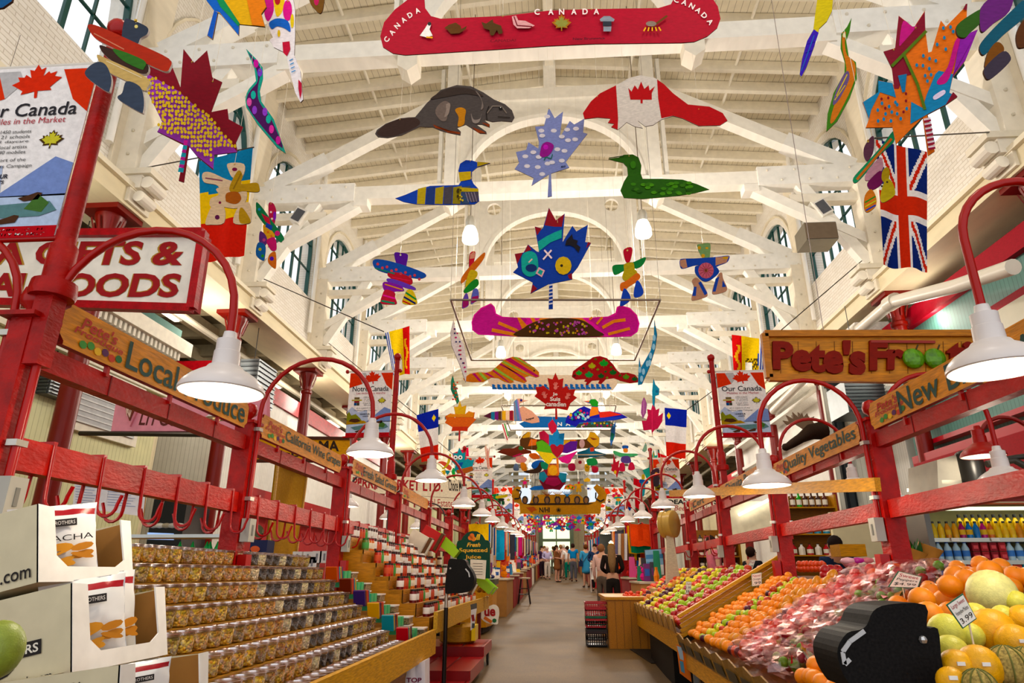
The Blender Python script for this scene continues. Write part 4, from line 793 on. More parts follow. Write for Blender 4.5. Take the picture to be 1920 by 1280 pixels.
art('painted_maple_leaf', 'rainbow maple leaf board cut off by the top photo edge, left of centre', 'leaf board', 4.4, cA, [([(1160, -90), (1300, -140), (1420, -100), (1480, -30), (1498, 40), (1470, 80), (1490, 150), (1345, 135), (1342, 200), (1240, 80), (1225, 70), (1195, 222), (1165, 200), (1205, 60), (1160, 0)], '#e0a818', [
    ('p', [(1160, 0), (1160, -90), (1260, 0), (1345, 130), (1342, 198), (1235, 70), (1205, 60)], '#2a64c0'), ('p', [(1225, 70), (1195, 220), (1167, 200), (1205, 60)], '#2458b8'), ('p', [(1200, -40), (1260, 0), (1350, 134), (1342, 150), (1240, 40)], '#3a8a5a'), ('p', [(1420, -100), (1480, -30), (1498, 40), (1470, 80), (1490, 150), (1420, 143), (1390, 0)], '#e07a18')])], wires=[(1320, -120)])
art('painted_beaver', 'splashed magenta, yellow and white board hanging downwards at the top photo edge', 'beaver board', 4.6, cA, [([(1490, -60), (1640, -60), (1660, 60), (1660, 200), (1655, 310), (1690, 400), (1705, 560), (1690, 575), (1660, 520), (1625, 380), (1610, 300), (1540, 265), (1515, 225), (1535, 210), (1500, 130), (1480, 60)], '#ece4e4', [
    ('p', [(1490, 0), (1530, -20), (1540, 60), (1510, 120), (1488, 80)], '#c82a8a', 1), ('p', [(1540, -30), (1600, -30), (1590, 60), (1560, 95), (1545, 50)], '#e8c020', 1), ('c', 1618, 60, 26, '#d8308a', 60), ('c', 1562, 5, 16, '#b01828', 24), ('p', [(1515, 130), (1560, 105), (1620, 120), (1635, 180), (1600, 160), (1560, 150), (1530, 165)], '#3a6ac0', 1), ('c', 1570, 190, 8, '#e0b818', 20), ('c', 1645, 120, 10, '#e0c020', 40), ('p', [(1590, 240), (1630, 235), (1635, 280), (1615, 320), (1595, 300)], '#c01838'), ('p', [(1680, 450), (1698, 470), (1700, 520), (1690, 560), (1680, 500)], '#b81838')]
    + [('s', [(1630+i*4, 345+i*22), (1650+i*5, 335+i*22)], 5, '#4a90c8') for i in range(4)])], wires=[(1620, 10)])
art('painted_loon', 'brown pointed board tip at the top photo edge above the roof beam', 'loon board', 4.6, cA, [([(1740, -60), (1820, -60), (1818, 40), (1800, 75), (1770, 50), (1742, 10)], '#6a4a28', [('c', 1780, 5, 14, '#b8305a', 26)], 1)], wires=[(1780, -50)])
art('painted_inukshuk', 'small slanting inukshuk board with dots and colourful limbs by the tricolour flag', 'inukshuk board', 7.6, (380, 280, 4), stones(
    ([(495, 405), (530, 405), (552, 460), (545, 530), (530, 575), (500, 560), (495, 500)], '#b81f4a', [('c', 512, 470, 8, '#f0e0e0'), ('c', 520, 520, 8, '#f0e0e0'), ('c', 540, 500, 12, '#8a50b8', 34)]), ([(405, 395), (450, 440), (500, 510), (605, 650), (600, 685), (575, 690), (500, 610), (410, 490), (400, 440)], '#1f7a4a', [('c', 425, 450, 11, '#3a90c8'), ('p', [(440, 480), (500, 515), (510, 570), (470, 540)], '#c02040'), ('p', [(480, 550), (525, 575), (515, 610), (470, 580)], '#2a4ab8'), ('c', 560, 630, 20, '#c86090')]),
    ([(455, 565), (500, 590), (540, 640), (530, 670), (490, 690), (460, 640)], '#e0a818', [('c', 490, 620, 9, '#e0701c'), ('c', 515, 650, 9, '#e0701c')]), ([(430, 615), (470, 640), (485, 690), (465, 720), (425, 700)], '#6a4a8a', [('c', 460, 680, 12, '#c06a9a')]), ([(480, 680), (540, 660), (555, 745), (520, 760), (490, 720)], '#c83a78', []), ([(415, 700), (470, 720), (468, 800), (455, 835), (400, 790)], '#2a6ab8', [('c', 430, 750, 12, '#b8c030'), ('c', 450, 800, 12, '#50a050')]), ([(500, 790), (540, 765), (552, 800), (550, 885), (530, 888), (490, 845)], '#d8701c', [('c', 518, 820, 16, '#6a4ab8')])), wires=[(512, 408)], yaw=20)
art('painted_inukshuk', 'cream and ochre inukshuk board in front of the tricolour flag', 'inukshuk board', 6.0, (380, 280, 4), [
    ([(190, 105), (310, 110), (300, 200), (230, 215), (195, 160)], '#dcc8ae', [('c', 240, 150, 20, '#7a2a4a', 14)], 1), ([(0, 180), (60, 172), (180, 225), (300, 260), (300, 310), (150, 300), (100, 265), (10, 245)], '#dcc8ae', [('s', [(20, 215), (150, 235)], 10, '#8a5a68')], 1), ([(110, 290), (300, 280), (330, 370), (260, 440), (140, 430), (60, 430), (60, 370), (120, 340)], '#d8c2a6', [('c', 190, 380, 18, '#b07030')], 1),
    ([(80, 410), (160, 430), (160, 550), (60, 565), (20, 550)], '#d8c2a6', [('c', 110, 510, 18, '#5a2a4a'), ('c', 130, 400, 10, '#7a2a4a')], 1), ([(270, 430), (350, 400), (365, 520), (340, 558), (230, 550)], '#d8c2a6', [], 1), ([(200, 290), (250, 180), (280, 160), (300, 200), (290, 260), (400, 250), (425, 280), (415, 320), (300, 315), (230, 330)], '#b08a1c', [('s', [(230, 300), (290, 180)], 10, '#8a6a1a')], 1), ([(180, 330), (260, 320), (290, 370), (250, 410), (180, 390)], '#a85a1c', [], 1), ([(275, 460), (300, 440), (355, 520), (350, 555), (280, 550)], '#b08818', [], 1)], wires=[(240, 112)], yaw=12)
# -- right side: big abstract leaf, yellow-purple paddle, loon, stones, inukshuk
r1 = [(1215, 88), (1300, 155), (1362, 60), (1365, 170), (1382, 295), (1400, 290), (1452, 115), (1480, 150), (1600, 28), (1597, 120), (1540, 150), (1570, 205), (1660, 165), (1590, 340), (1520, 435), (1500, 520), (1545, 545), (1480, 590), (1375, 645), (1418, 850), (1380, 875), (1350, 660), (1200, 810), (1180, 715), (1030, 718), (1048, 670), (1012, 575), (1100, 520), (1105, 452), (1180, 470), (1215, 500), (1175, 380), (1130, 290), (1195, 270)]
rp = [('p', [(1215, 90), (1300, 158), (1362, 65), (1365, 170), (1175, 380), (1130, 290), (1195, 272)], '#7c1228'), ('p', [(1240, 120), (1290, 150), (1315, 150), (1240, 240), (1218, 250)], '#b8307a', 1), ('p', [(1175, 380), (1240, 320), (1290, 420), (1240, 430), (1215, 500), (1190, 500)], '#7c1228'), ('p', [(1100, 455), (1180, 470), (1200, 550), (1110, 520), (1060, 620), (1048, 670), (1030, 718), (1048, 670), (1014, 576), (1100, 520)], '#1a7aa8'),
      ('p', [(1520, 435), (1560, 210), (1660, 168), (1590, 340), (1510, 440)], '#8a4a9a'), ('p', [(1440, 400), (1520, 420), (1500, 525), (1545, 545), (1480, 590), (1375, 645), (1280, 700), (1285, 575), (1350, 610), (1370, 540), (1420, 420)], '#1a7aa8'), ('p', [(1480, 590), (1545, 545), (1520, 520)], '#7c1228'),
      ('p', [(1530, 240), (1560, 225), (1500, 440), (1450, 480), (1430, 460), (1490, 380)], '#b82a7a', 1), ('p', [(1410, 545), (1465, 510), (1475, 530), (1420, 565)], '#d8cce0', 1), ('p', [(1210, 430), (1260, 420), (1250, 520), (1235, 525)], '#1a6a98'),
      ('s', [(1175, 378), (1370, 180)], 17, '#4f6a1c'), ('s', [(1245, 315), (1320, 480), (1362, 622)], 17, '#4f6a1c'), ('p', [(1590, 30), (1600, 28), (1597, 65), (1575, 60)], '#7c1228')]
rp += [('c', x, y, 8, '#3a7aa0', 11) for x, y in ((1465, 165), (1505, 160), (1520, 185), (1470, 220), (1430, 258), (1478, 285), (1352, 322), (1387, 338), (1422, 350), (1315, 375), (1350, 378), (1385, 395), (1395, 430), (1362, 435), (1375, 465), (1120, 590), (1160, 608), (1195, 585), (1140, 650), (1175, 640), (1205, 650), (1098, 690), (1130, 680), (1170, 690), (1225, 678), (1258, 622), (1096, 630), (1205, 600))]+[('c', x, y, 7, '#7c1a20', 9) for x, y in ((1117, 568), (1155, 562), (1138, 620), (1254, 540), (1254, 580), (1240, 642))]
rp += [('p', [(1352+i*4, 680+i*26), (1390+i*4, 672+i*26), (1392+i*4, 686+i*26), (1355+i*4, 694+i*26)], '#d8c8cc') for i in range(7)]+[('p', [(1352+i*4, 694+i*26), (1392+i*4, 686+i*26), (1394+i*4, 698+i*26), (1357+i*4, 706+i*26)], '#8a1a34') for i in range(7)]
art('painted_maple_leaf', 'big orange, blue and maroon maple leaf board with dots and a striped stem', 'leaf board', 5.0, cD, [(r1, '#d8691a', rp)], wires=[(1310, 158), (1187, 282)], yaw=-20)
art('painted_inukshuk', 'dark inukshuk board of purple, teal and brown stones at the right photo corner', 'inukshuk board', 3.4, cD, [
    ([(1545, 140), (1640, 70), (1685, 55), (1680, 120), (1620, 180), (1590, 210), (1550, 200)], '#3a5a2c', [], 1), ([(1680, 40), (1760, -30), (1860, -60), (1840, 60), (1750, 130), (1690, 180), (1672, 140)], '#6a3a72', [], 1), ([(1670, 260), (1720, 190), (1850, 60), (1920, 0), (1960, 20), (1930, 90), (1800, 200), (1720, 290), (1685, 308)], '#1a5468', [], 1), ([(1715, 300), (1760, 240), (1795, 250), (1805, 290), (1750, 350), (1700, 380)], '#7a4a20', [], 1), ([(1700, 380), (1800, 290), (1845, 325), (1820, 370), (1730, 445), (1700, 430)], '#3c3440', [], 1), ([(1880, 180), (1920, 110), (1990, 90), (1980, 230), (1900, 272), (1878, 240)], '#5a3a2a', [], 1)], wires=[(1800, -40)])
art('painted_loon', 'yellow and purple paddle shaped board hanging edgewise, upper right', 'loon board', 5.6, cD, [([(765, -60), (850, -60), (840, 60), (810, 120), (768, 160), (740, 260), (695, 380), (670, 438), (657, 420), (670, 330), (700, 230), (735, 165), (745, 80)], '#c8b41c', [('p', [(738, 165), (765, 185), (740, 260), (695, 380), (668, 434), (658, 418), (672, 330), (700, 230)], '#5a50a8'), ('s', [(700, 250), (748, 235)], 4, '#2a2a80'), ('s', [(690, 300), (730, 285)], 4, '#2a2a80'), ('s', [(740, 200), (668, 400)], 4, '#3a70b8')])], wires=[(830, -40)], yaw=-20)
art('painted_loon', 'orange and green loon board standing on its tail with a striped wing', 'loon board', 5.8, cD, [([(950, 100), (940, 170), (920, 230), (935, 320), (975, 350), (980, 440), (940, 550), (870, 680), (808, 740), (815, 640), (850, 520), (910, 410), (912, 350), (888, 270), (892, 190), (925, 150)], '#3f7a20', [('p', [(918, 180), (912, 240), (925, 310), (968, 355), (968, 440), (930, 540), (860, 670), (830, 690), (850, 600), (920, 420), (900, 280), (898, 200)], '#c8701c', 1), ('p', [(900, 430), (930, 400), (935, 450), (880, 560), (845, 590), (860, 520)], '#6a5a80', 1), ('s', [(865, 540), (925, 420)], 6, '#c8b030'), ('s', [(855, 565), (915, 480)], 5, '#c8b030'), ('c', 908, 200, 8, '#e0d8b0', 14)])], wires=[(900, 185)], yaw=-20)
art('painted_inukshuk', 'inukshuk board with green arm bar and a yellow foot before the British flag', 'inukshuk board', 5.6, cD, stones(
    ([(1020, 830), (1050, 780), (1072, 765), (1078, 800), (1070, 860), (1040, 905), (1020, 880)], '#5a3a4c', [('c', 1042, 795, 7, '#c8b070')]), ([(960, 1000), (1030, 920), (1120, 820), (1180, 740), (1190, 760), (1185, 800), (1100, 880), (1040, 960), (975, 1028)], '#1f8a5a', [('s', [(980, 1010), (1090, 880), (1175, 780)], 14, '#c06a28')]), ([(1040, 960), (1110, 885), (1128, 920), (1120, 960), (1060, 1010), (1025, 1010)], '#b8909c', []), ([(1045, 1020), (1110, 960), (1128, 1000), (1115, 1040), (1065, 1068), (1040, 1050)], '#6a2a50', []),
    ([(1125, 960), (1150, 940), (1165, 970), (1150, 1030), (1120, 1010)], '#a8903c', []), ([(1140, 1010), (1175, 1020), (1196, 1080), (1180, 1110), (1125, 1140), (1112, 1100)], '#b8a42c', [('c', 1120, 1048, 6, '#3a3020'), ('c', 1150, 1025, 6, '#3a3020')]), ([(1025, 1100), (1060, 1065), (1088, 1110), (1085, 1160), (1040, 1195), (1020, 1170)], '#c8701c', [('s', [(1025, 1140), (1085, 1105)], 7, '#3a8a3a'), ('s', [(1025, 1165), (1088, 1130)], 7, '#c8c030'), ('s', [(1030, 1185), (1085, 1155)], 7, '#3a50b0')])), wires=[(1042, 790)], yaw=-20)
art('painted_loon', 'dark blue board corner at the top left photo corner', 'loon board', 2.6, PX1, [([(-30, -30), (30, -30), (22, 2), (5, 14), (-30, 20)], '#2a5a8a', [])], wires=[(10, -20)])
# -- boards beside the pipe frame
art('painted_loon', 'white board with small red and blue handwriting hanging edgewise left of the magenta canoe', 'loon board', 9.6, cC, [([(632, 660), (645, 720), (690, 800), (708, 920), (700, 1010), (670, 920), (620, 800), (615, 730)], '#e4dcdc', [('c', 625+i*6+rnd.random()*25, 710+i*24, 5, rnd.choice(['#b83050', '#3a3a6a', '#c85080'])) for i in range(11) for _ in (0, 1)])], wires=[(636, 680)], yaw=35)
art('painted_loon', 'bright blue board with pale ovals hanging edgewise right of the magenta canoe', 'loon board', 9.6, cC, [([(1760, 660), (1775, 740), (1765, 820), (1730, 930), (1690, 1020), (1668, 1025), (1675, 870), (1684, 930), (1740, 830), (1758, 740)], '#2c86b8', [('c', x, y, 9, '#a8d4ec', 18) for x, y in ((1760, 760), (1757, 810), (1740, 860), (1722, 905), (1700, 950), (1690, 990), (1735, 900), (1680, 940))])], wires=[(1766, 690)], yaw=-35)
# -- striped beaver, leafy beaver with wave canoe
sb = [(-170, 265), (-100, 215), (-20, 200), (60, 205), (110, 190), (170, 140), (250, 70), (330, 45), (400, 55), (470, 110), (540, 150), (590, 200), (592, 245), (560, 255), (500, 235), (450, 250), (470, 290), (440, 310), (380, 290), (320, 270), (340, 300), (300, 310), (240, 295), (180, 260), (110, 255), (30, 300), (-80, 300), (-150, 290)]
sbp = []
for i, (a, b, c_, d) in enumerate([((250, 75), (560, 250), (592, 240), (300, 55)), ((215, 100), (500, 240), (520, 245), (235, 85)), ((190, 125), (440, 250), (465, 300), (205, 110)), ((165, 150), (400, 290), (430, 300), (180, 135)), ((140, 175), (330, 290), (340, 275), (155, 155)), ((125, 190), (270, 295), (300, 305), (135, 178)), ((40, 210), (110, 250), (150, 255), (70, 205)), ((-20, 205), (50, 285), (80, 270), (10, 205)), ((-80, 215), (-10, 290), (20, 295), (-50, 210)), ((-130, 245), (-80, 295), (-50, 295), (-100, 222)), ((330, 50), (560, 185), (575, 190), (370, 52)), ((400, 60), (500, 130), (510, 135), (430, 75))]):
    sbp.append(('p', [a, b, c_, d], ['#c83a78', '#a8d070', '#c83a78', '#e8821c', '#a8d070', '#c83a78'][i % 6]))
art('painted_beaver', 'beaver board with slanting pink, orange and lime stripes facing right', 'beaver board', 10.6, cI, [(sb, '#e8821c', sbp+[('c', 542, 187, 8, '#1a1a1a')])], wires=[(250, 75), (500, 125)])
rb = [(918, 245), (930, 190), (990, 145), (1060, 100), (1130, 50), (1200, 38), (1270, 60), (1330, 120), (1370, 180), (1400, 205), (1480, 205), (1550, 225), (1594, 275), (1580, 300), (1500, 310), (1400, 285), (1340, 260), (1260, 270), (1210, 320), (1180, 310), (1195, 280), (1120, 285), (1075, 330), (1055, 320), (1070, 300), (1040, 290), (1060, 270), (1020, 270), (960, 275)]
art('painted_beaver', 'red beaver board scattered with green leaves facing left', 'beaver board', 10.6, cI, [(rb, '#b01418', [('p', leafpts(x, y, s), c) for x, y, s, c in ((1120, 145, 45, '#b8c020'), (1238, 120, 55, '#3fae4a'), (990, 215, 38, '#3fae4a'), (1090, 235, 50, '#2fa050'), (1330, 210, 45, '#1f6a2a'), (1210, 245, 40, '#1f5a28'), (1460, 255, 40, '#5a9a20'), (1545, 275, 36, '#1f5a28'), (1155, 75, 18, '#5a7a20'), (1035, 165, 18, '#2a3a18'), (1178, 178, 18, '#7a9a20'), (1310, 155, 18, '#4a7a20'), (1255, 200, 18, '#1f6a2a'), (1400, 238, 18, '#3a6a20'), (1270, 260, 16, '#7a9a20'), (945, 240, 18, '#3a2a18'))])], wires=[(1060, 100), (1400, 210)])
art('painted_canoe', 'beige canoe board with a row of blue waves behind the two beavers', 'canoe board', 11.6, cI, [([(80, 290), (90, 250), (200, 230), (560, 225), (950, 230), (1280, 215), (1380, 230), (1372, 320), (1330, 378), (780, 385), (190, 372), (100, 340)], '#dccab4', [('p', [(122+i*52, 365), (120+i*52, 320), (140+i*52, 322), (156+i*52, 335), (146+i*52, 342), (168+i*52, 360), (170+i*52, 372), (122+i*52, 372)], '#1f62b0') for i in range(23)])], wires=[(300, 232), (1150, 225)])
# -- Je suis Canadien leaf
js = [(755, 205), (785, 275), (835, 260), (825, 360), (870, 335), (890, 375), (955, 370), (935, 430), (970, 455), (905, 510), (875, 580), (770, 560), (775, 670), (752, 672), (752, 562), (640, 570), (660, 520), (545, 440), (570, 410), (555, 350), (610, 345), (630, 332), (695, 385), (690, 330), (675, 258), (725, 272)]
def hand(x, y, s, a):
    r = []; 
    for k, (dx, dy) in enumerate(((-22, -38), (-8, -50), (8, -52), (22, -44), (36, -8))):
        ca, sa = math.cos(a), math.sin(a); fx, fy = dx*s, dy*s; r.append(('s', [(x, y), (x+fx*ca-fy*sa, y+fx*sa+fy*ca)], 9*s, '#e89a94'))
    return r+[('c', x, y+6, 20*s, '#e89a94')]
art('painted_maple_leaf', 'red maple leaf board with three handprints lettered Je suis Canadien', 'leaf board', 11.2, cI, [(js, '#c01a14', hand(755, 350, .95, 0)+hand(650, 440, .9, -.5)+hand(868, 450, .9, .6)+[('t', 'Je', [(725, 445), (775, 445), (775, 405), (725, 405)], '#f4e8e4'), ('t', 'Suis', [(700, 492), (803, 492), (803, 450), (700, 450)], '#f4e8e4'), ('t', 'canadien', [(662, 545), (860, 548), (860, 500), (662, 495)], '#f4e8e4')])], wires=[(755, 210)])
# -- loons with blue canoe
art('painted_canoe', 'blue canoe board lettered in white behind the two far loons', 'canoe board', 15.9, cI, [([(390, 715), (560, 640), (860, 650), (1300, 690), (1250, 740), (1200, 752), (440, 755)], '#1f6ab8', [('t', 'A  N  A', [(690, 738), (905, 738), (905, 700), (690, 700)], '#f4f4f4')])], wires=[(600, 650)])
art('painted_loon', 'loon board banded in stripes with a pale pink patch lettered hope', 'loon board', 14.6, cI, [([(35, 640), (110, 600), (220, 585), (335, 585), (335, 500), (370, 465), (410, 462), (440, 480), (485, 482), (440, 495), (400, 510), (390, 560), (430, 540), (520, 590), (590, 660), (595, 700), (520, 712), (440, 690), (350, 688), (180, 680), (90, 660)], '#d8a894', [('p', [(110+i*37, 598-3*i), (147+i*37, 595-3*i), (147+i*37, 683), (110+i*37, 668+2*i)], ['#2a6a8a', '#6a2a6a', '#4a3020', '#d8a018', '#e8c8b0', '#8a2030', '#1f9a8a'][i]) for i in range(6)]+[('p', [(335, 500), (370, 466), (420, 690), (345, 688)], '#6a88b0'), ('s', [(375, 480), (405, 680)], 12, '#9a7ab8'), ('s', [(345, 500), (365, 685)], 10, '#8a7a80'), ('t', 'hope', [(460, 690), (540, 670), (540, 645), (460, 665)], '#2a2020'), ('c', 412, 482, 12, '#2a2a70'), ('p', [(35, 640), (110, 602), (110, 665)], '#4a2030')])], wires=[(380, 468)])
art('painted_loon', 'loon board with green head, rainbow swirls and a red and blue tail', 'loon board', 14.6, cI, [([(1035, 490), (1090, 490), (1110, 470), (1150, 468), (1180, 495), (1185, 560), (1200, 600), (1300, 590), (1400, 610), (1478, 652), (1350, 680), (1200, 690), (1000, 700), (960, 745), (850, 705), (870, 640), (920, 610), (980, 565), (1040, 540), (1110, 570), (1120, 520)], '#4a4aa0', [('p', [(1090, 492), (1115, 470), (1155, 470), (1183, 500), (1180, 545), (1120, 540)], '#3a8a3a'), ('p', [(1035, 490), (1092, 485), (1092, 502)], '#e0701c'), ('p', [(1120, 545), (1180, 550), (1190, 620), (1095, 645), (1100, 590)], '#e07a1c'), ('p', [(1190, 600), (1300, 592), (1420, 625), (1200, 660)], '#d02a1c'), ('p', [(1090, 660), (1440, 645), (1350, 680), (1120, 700)], '#3a48b0')]+dots(990, 630, 90, 55, 30, 14, ['#8a2a8a', '#e0a020', '#3a9ab0', '#c83a5a', '#b8c8d8', '#2a2a70', '#4a9a4a']))], wires=[(1150, 470)])
art('painted_beaver', 'dotted dark beaver board lying low behind the rainbow loon', 'beaver board', 15.5, cI, [([(1120, 700), (1180, 690), (1300, 690), (1370, 740), (1340, 756), (1200, 752), (960, 756), (980, 720)], '#3a4a3a', dots(1180, 728, 180, 18, 22, 10, ['#b8283a', '#2a8a9a', '#7a2a8a', '#c8b030', '#e8e0e0']))], wires=[(1250, 692)])
# -- orange leaf, teal leaf owl etc.
art('painted_maple_leaf', 'maple leaf board fading from yellow tip to orange with a red stem', 'leaf board', 12.0, cJ, [([(1185, 485), (1205, 545), (1250, 530), (1235, 640), (1275, 585), (1290, 605), (1335, 600), (1325, 660), (1350, 670), (1265, 760), (1260, 790), (1190, 785), (1188, 890), (1170, 890), (1175, 785), (1100, 790), (1110, 750), (1035, 705), (1050, 680), (1038, 640), (1095, 610), (1140, 660), (1135, 600), (1125, 545), (1165, 545)], '#d8601a', [('p', [(1185, 488), (1205, 547), (1248, 532), (1238, 620), (1140, 620), (1128, 547), (1165, 547)], '#d8a81c'), ('p', [(1138, 620), (1238, 620), (1275, 590), (1325, 605), (1320, 650), (1060, 650), (1060, 635), (1095, 615)], '#dc8618'), ('p', [(1110, 745), (1270, 745), (1260, 788), (1105, 788)], '#c83418'), ('s', [(1180, 790), (1180, 888)], 12, '#b02030')])], wires=[(1185, 490)])
art('painted_loon', 'speckled green and coral board hanging edgewise above the orange leaf', 'loon board', 11.0, cJ, [([(1115, 230), (1140, 330), (1165, 420), (1180, 490), (1160, 520), (1120, 430), (1095, 370), (1100, 280)], '#3a7a60', dots(1135, 390, 24, 110, 20, 9, ['#d87058', '#b84a5a', '#5a9a70']))], wires=[(1117, 240)], yaw=30)
art('painted_maple_leaf', 'teal maple leaf board with a smiling owl face over the left stalls', 'leaf board', 13.5, cJ, [([(1180, 950), (1210, 1010), (1240, 1000), (1235, 1080), (1265, 1060), (1290, 1080), (1328, 1075), (1310, 1150), (1325, 1180), (1250, 1210), (1160, 1215), (1130, 1180), (1140, 1130), (1100, 1090), (1130, 1060), (1115, 1010), (1160, 1010)], '#2490a0', [('c', 1142, 1052, 22, '#f0f0f0'), ('c', 1190, 1052, 22, '#f0f0f0'), ('c', 1143, 1053, 9, '#2a2020'), ('c', 1190, 1053, 9, '#2a2020'), ('p', [(1160, 1065), (1175, 1065), (1167, 1085)], '#e09018'), ('p', [(1140, 1110), (1220, 1100), (1200, 1150), (1170, 1170)], '#1a50a0'), ('p', [(1150, 1180), (1310, 1140), (1320, 1180), (1250, 1210), (1160, 1212)], '#a86a50')])], wires=[(1180, 955)])
art('painted_inukshuk', 'outlined curly figure board in yellow, pink and green left of the teal owl leaf', 'inukshuk board', 13.2, cJ, stones(([(965, 1100), (1010, 1090), (1060, 1110), (1100, 1150), (1080, 1180), (1000, 1120)], '#d87a70', []), ([(1080, 1020), (1098, 1030), (1080, 1110), (1040, 1160), (1005, 1165), (1050, 1120)], '#c8b828', []), ([(1000, 1190), (1040, 1180), (1035, 1225), (990, 1230), (1015, 1210)], '#d8b020', []), ([(1040, 1185), (1085, 1190), (1060, 1225)], '#2a8a9a', []), ([(1110, 1170), (1130, 1160), (1140, 1240), (1125, 1255), (1105, 1210)], '#50b060', [])), wires=[(1088, 1025)])
# -- crimson leaf right, and edgewise boards
art('painted_maple_leaf', 'crimson maple leaf board left of the right hand Acadian flag', 'leaf board', 12.0, cC, [([(1755, 1120), (1770, 1165), (1790, 1155), (1783, 1200), (1810, 1180), (1805, 1230), (1780, 1270), (1765, 1275), (1752, 1290), (1750, 1310), (1744, 1275), (1700, 1280), (1695, 1250), (1690, 1225), (1715, 1225), (1725, 1195), (1720, 1160), (1742, 1165)], '#b82048', [('s', [(1748, 1150), (1748, 1280)], 4, '#d86a80')])], wires=[(1755, 1124)])
art('painted_loon', 'mauve streaked board hanging edgewise above the crimson leaf', 'loon board', 11.5, cC, [([(1702, 1090), (1718, 1130), (1712, 1180), (1695, 1215), (1685, 1180), (1690, 1120)], '#a86aa0', [('s', [(1702, 1110), (1700, 1190)], 5, '#c890b8')])], wires=[(1703, 1095)], yaw=-30)
art('painted_loon', 'light blue board hanging edgewise below the pale oval board', 'loon board', 10.8, cC, [([(1755, 985), (1765, 1020), (1788, 1045), (1785, 1080), (1765, 1085), (1760, 1150), (1750, 1130), (1748, 1060)], '#5aa8cc', [('c', 1775, 1060, 8, '#2a7aa8')])], wires=[(1757, 990)], yaw=-30)
for nm, lb, Y, pts, c, pa in (
    ('painted_loon', 'small striped red, green and white board hanging edgewise above the owl leaf', 14, [(215, 710), (262, 705), (285, 830), (275, 925), (240, 840)], '#e8e0d8', [('s', [(225, 720), (275, 880)], 10, '#c82a3a'), ('s', [(245, 712), (282, 840)], 10, '#4aa050')]),
    ('painted_loon', 'small blue and green board hanging edgewise right of the blue canoe', 15, [(1312, 765), (1358, 690), (1350, 840), (1310, 940), (1300, 880)], '#5a78b0', [('p', [(1312, 800), (1345, 820), (1330, 880), (1305, 880)], '#2a6a60')]),
    ('painted_loon', 'pale peach stick figure board hanging edgewise, left of the heart leaf', 15, [(60, 925), (75, 1000), (100, 940), (90, 1050), (100, 1170), (75, 1165), (60, 1060), (45, 950)], '#e0b8a8', [('s', [(75, 960), (80, 1150)], 6, '#c87a78')]),
    ('painted_loon', 'grey green board tip hanging right of the crimson leaf', 13, [(1655, 905), (1668, 930), (1670, 980), (1645, 1000), (1622, 985), (1640, 940)], '#7a9a88', [])):
    art(nm, lb, 'loon board', Y, cI, [(pts, c, pa)], wires=[pts[0]])
# -- the far cluster: heart leaf, canoe, sunflower leaf, figures
art('painted_canoe', 'yellow, brown and orange canoe board with high ends behind the heart leaf', 'canoe board', 17.4, cI, [([(480, 795), (510, 800), (505, 850), (560, 870), (840, 875), (1060, 870), (1090, 840), (1100, 795), (1150, 805), (1195, 860), (1190, 930), (1150, 965), (1050, 960), (640, 990), (450, 970), (400, 930), (398, 880), (430, 830)], '#5a3a20', [('p', [(480, 798), (508, 802), (500, 850), (430, 860), (420, 850)], '#d8a01c'), ('p', [(505, 870), (570, 872), (560, 930), (480, 940)], '#e8701c'), ('p', [(840, 880), (900, 878), (900, 910), (830, 930)], '#e0a820'), ('p', [(900, 878), (960, 876), (960, 905), (905, 905)], '#e07018'), ('p', [(1100, 800), (1150, 808), (1192, 860), (1188, 930), (1150, 955), (1070, 880)], '#e0a81c'), ('p', [(1095, 850), (1180, 870), (1130, 880)], '#8a3a20'), ('c', 1020, 915, 28, '#c8a8a8', 45)])], wires=[(500, 860), (1080, 860)])
hl = [([(770, 1060), (555, 990), (575, 960), (560, 900), (620, 880), (700, 930), (720, 1000)], '#5aa824', []), ([(770, 1060), (735, 1060), (690, 1125), (655, 1100), (560, 985), (640, 1000), (720, 1010)], '#e8c81c', []), ([(775, 1060), (980, 985), (920, 1060), (905, 1100), (880, 1115), (820, 1100)], '#d81a80', []), ([(800, 1000), (850, 920), (905, 890), (975, 890), (965, 975), (870, 1010)], '#5a2c88', []), ([(690, 935), (680, 820), (725, 830), (765, 750), (795, 815), (845, 810), (835, 930), (770, 960)], '#2080c0', []), ([(590, 800), (640, 782), (690, 830), (690, 930), (640, 880), (600, 870)], '#b82a48', []), ([(680, 720), (725, 670), (770, 740), (760, 790), (720, 820), (690, 770)], '#c02040', [])]
art('painted_maple_leaf', 'maple leaf board in rainbow sections around a big red heart', 'leaf board', 15.0, cI, hl+[([(700, 940), (715, 920), (745, 922), (770, 945), (800, 920), (830, 925), (838, 955), (825, 1000), (772, 1058), (720, 1000)], '#a8142a', []), ([(762, 1060), (785, 1060), (792, 1225), (775, 1225)], '#e07818', [])], wires=[(725, 675)], th=.02)
art('painted_maple_leaf', 'maple leaf board with orange sun centre over a maroon and teal base', 'leaf board', 19.5, cL, [([(700, 30), (740, 10), (790, -60), (870, -60), (900, 30), (975, 40), (965, 130), (905, 205), (835, 195), (750, 200), (700, 110)], '#7a1430', [('p', [(700, 30), (750, 20), (785, 75), (740, 130), (695, 95)], '#2080a0'), ('p', [(905, 30), (975, 40), (965, 125), (930, 130), (890, 70)], '#2080a0'), ('p', [(785, -50), (895, -50), (895, 60), (780, 60)], '#d8701c'), ('c', 838, 8, 48, '#e8a81c', 52), ('p', [(770, 80), (885, 80), (920, 140), (850, 170), (760, 140)], '#a01a50')])], wires=[(830, -55)], th=.02)
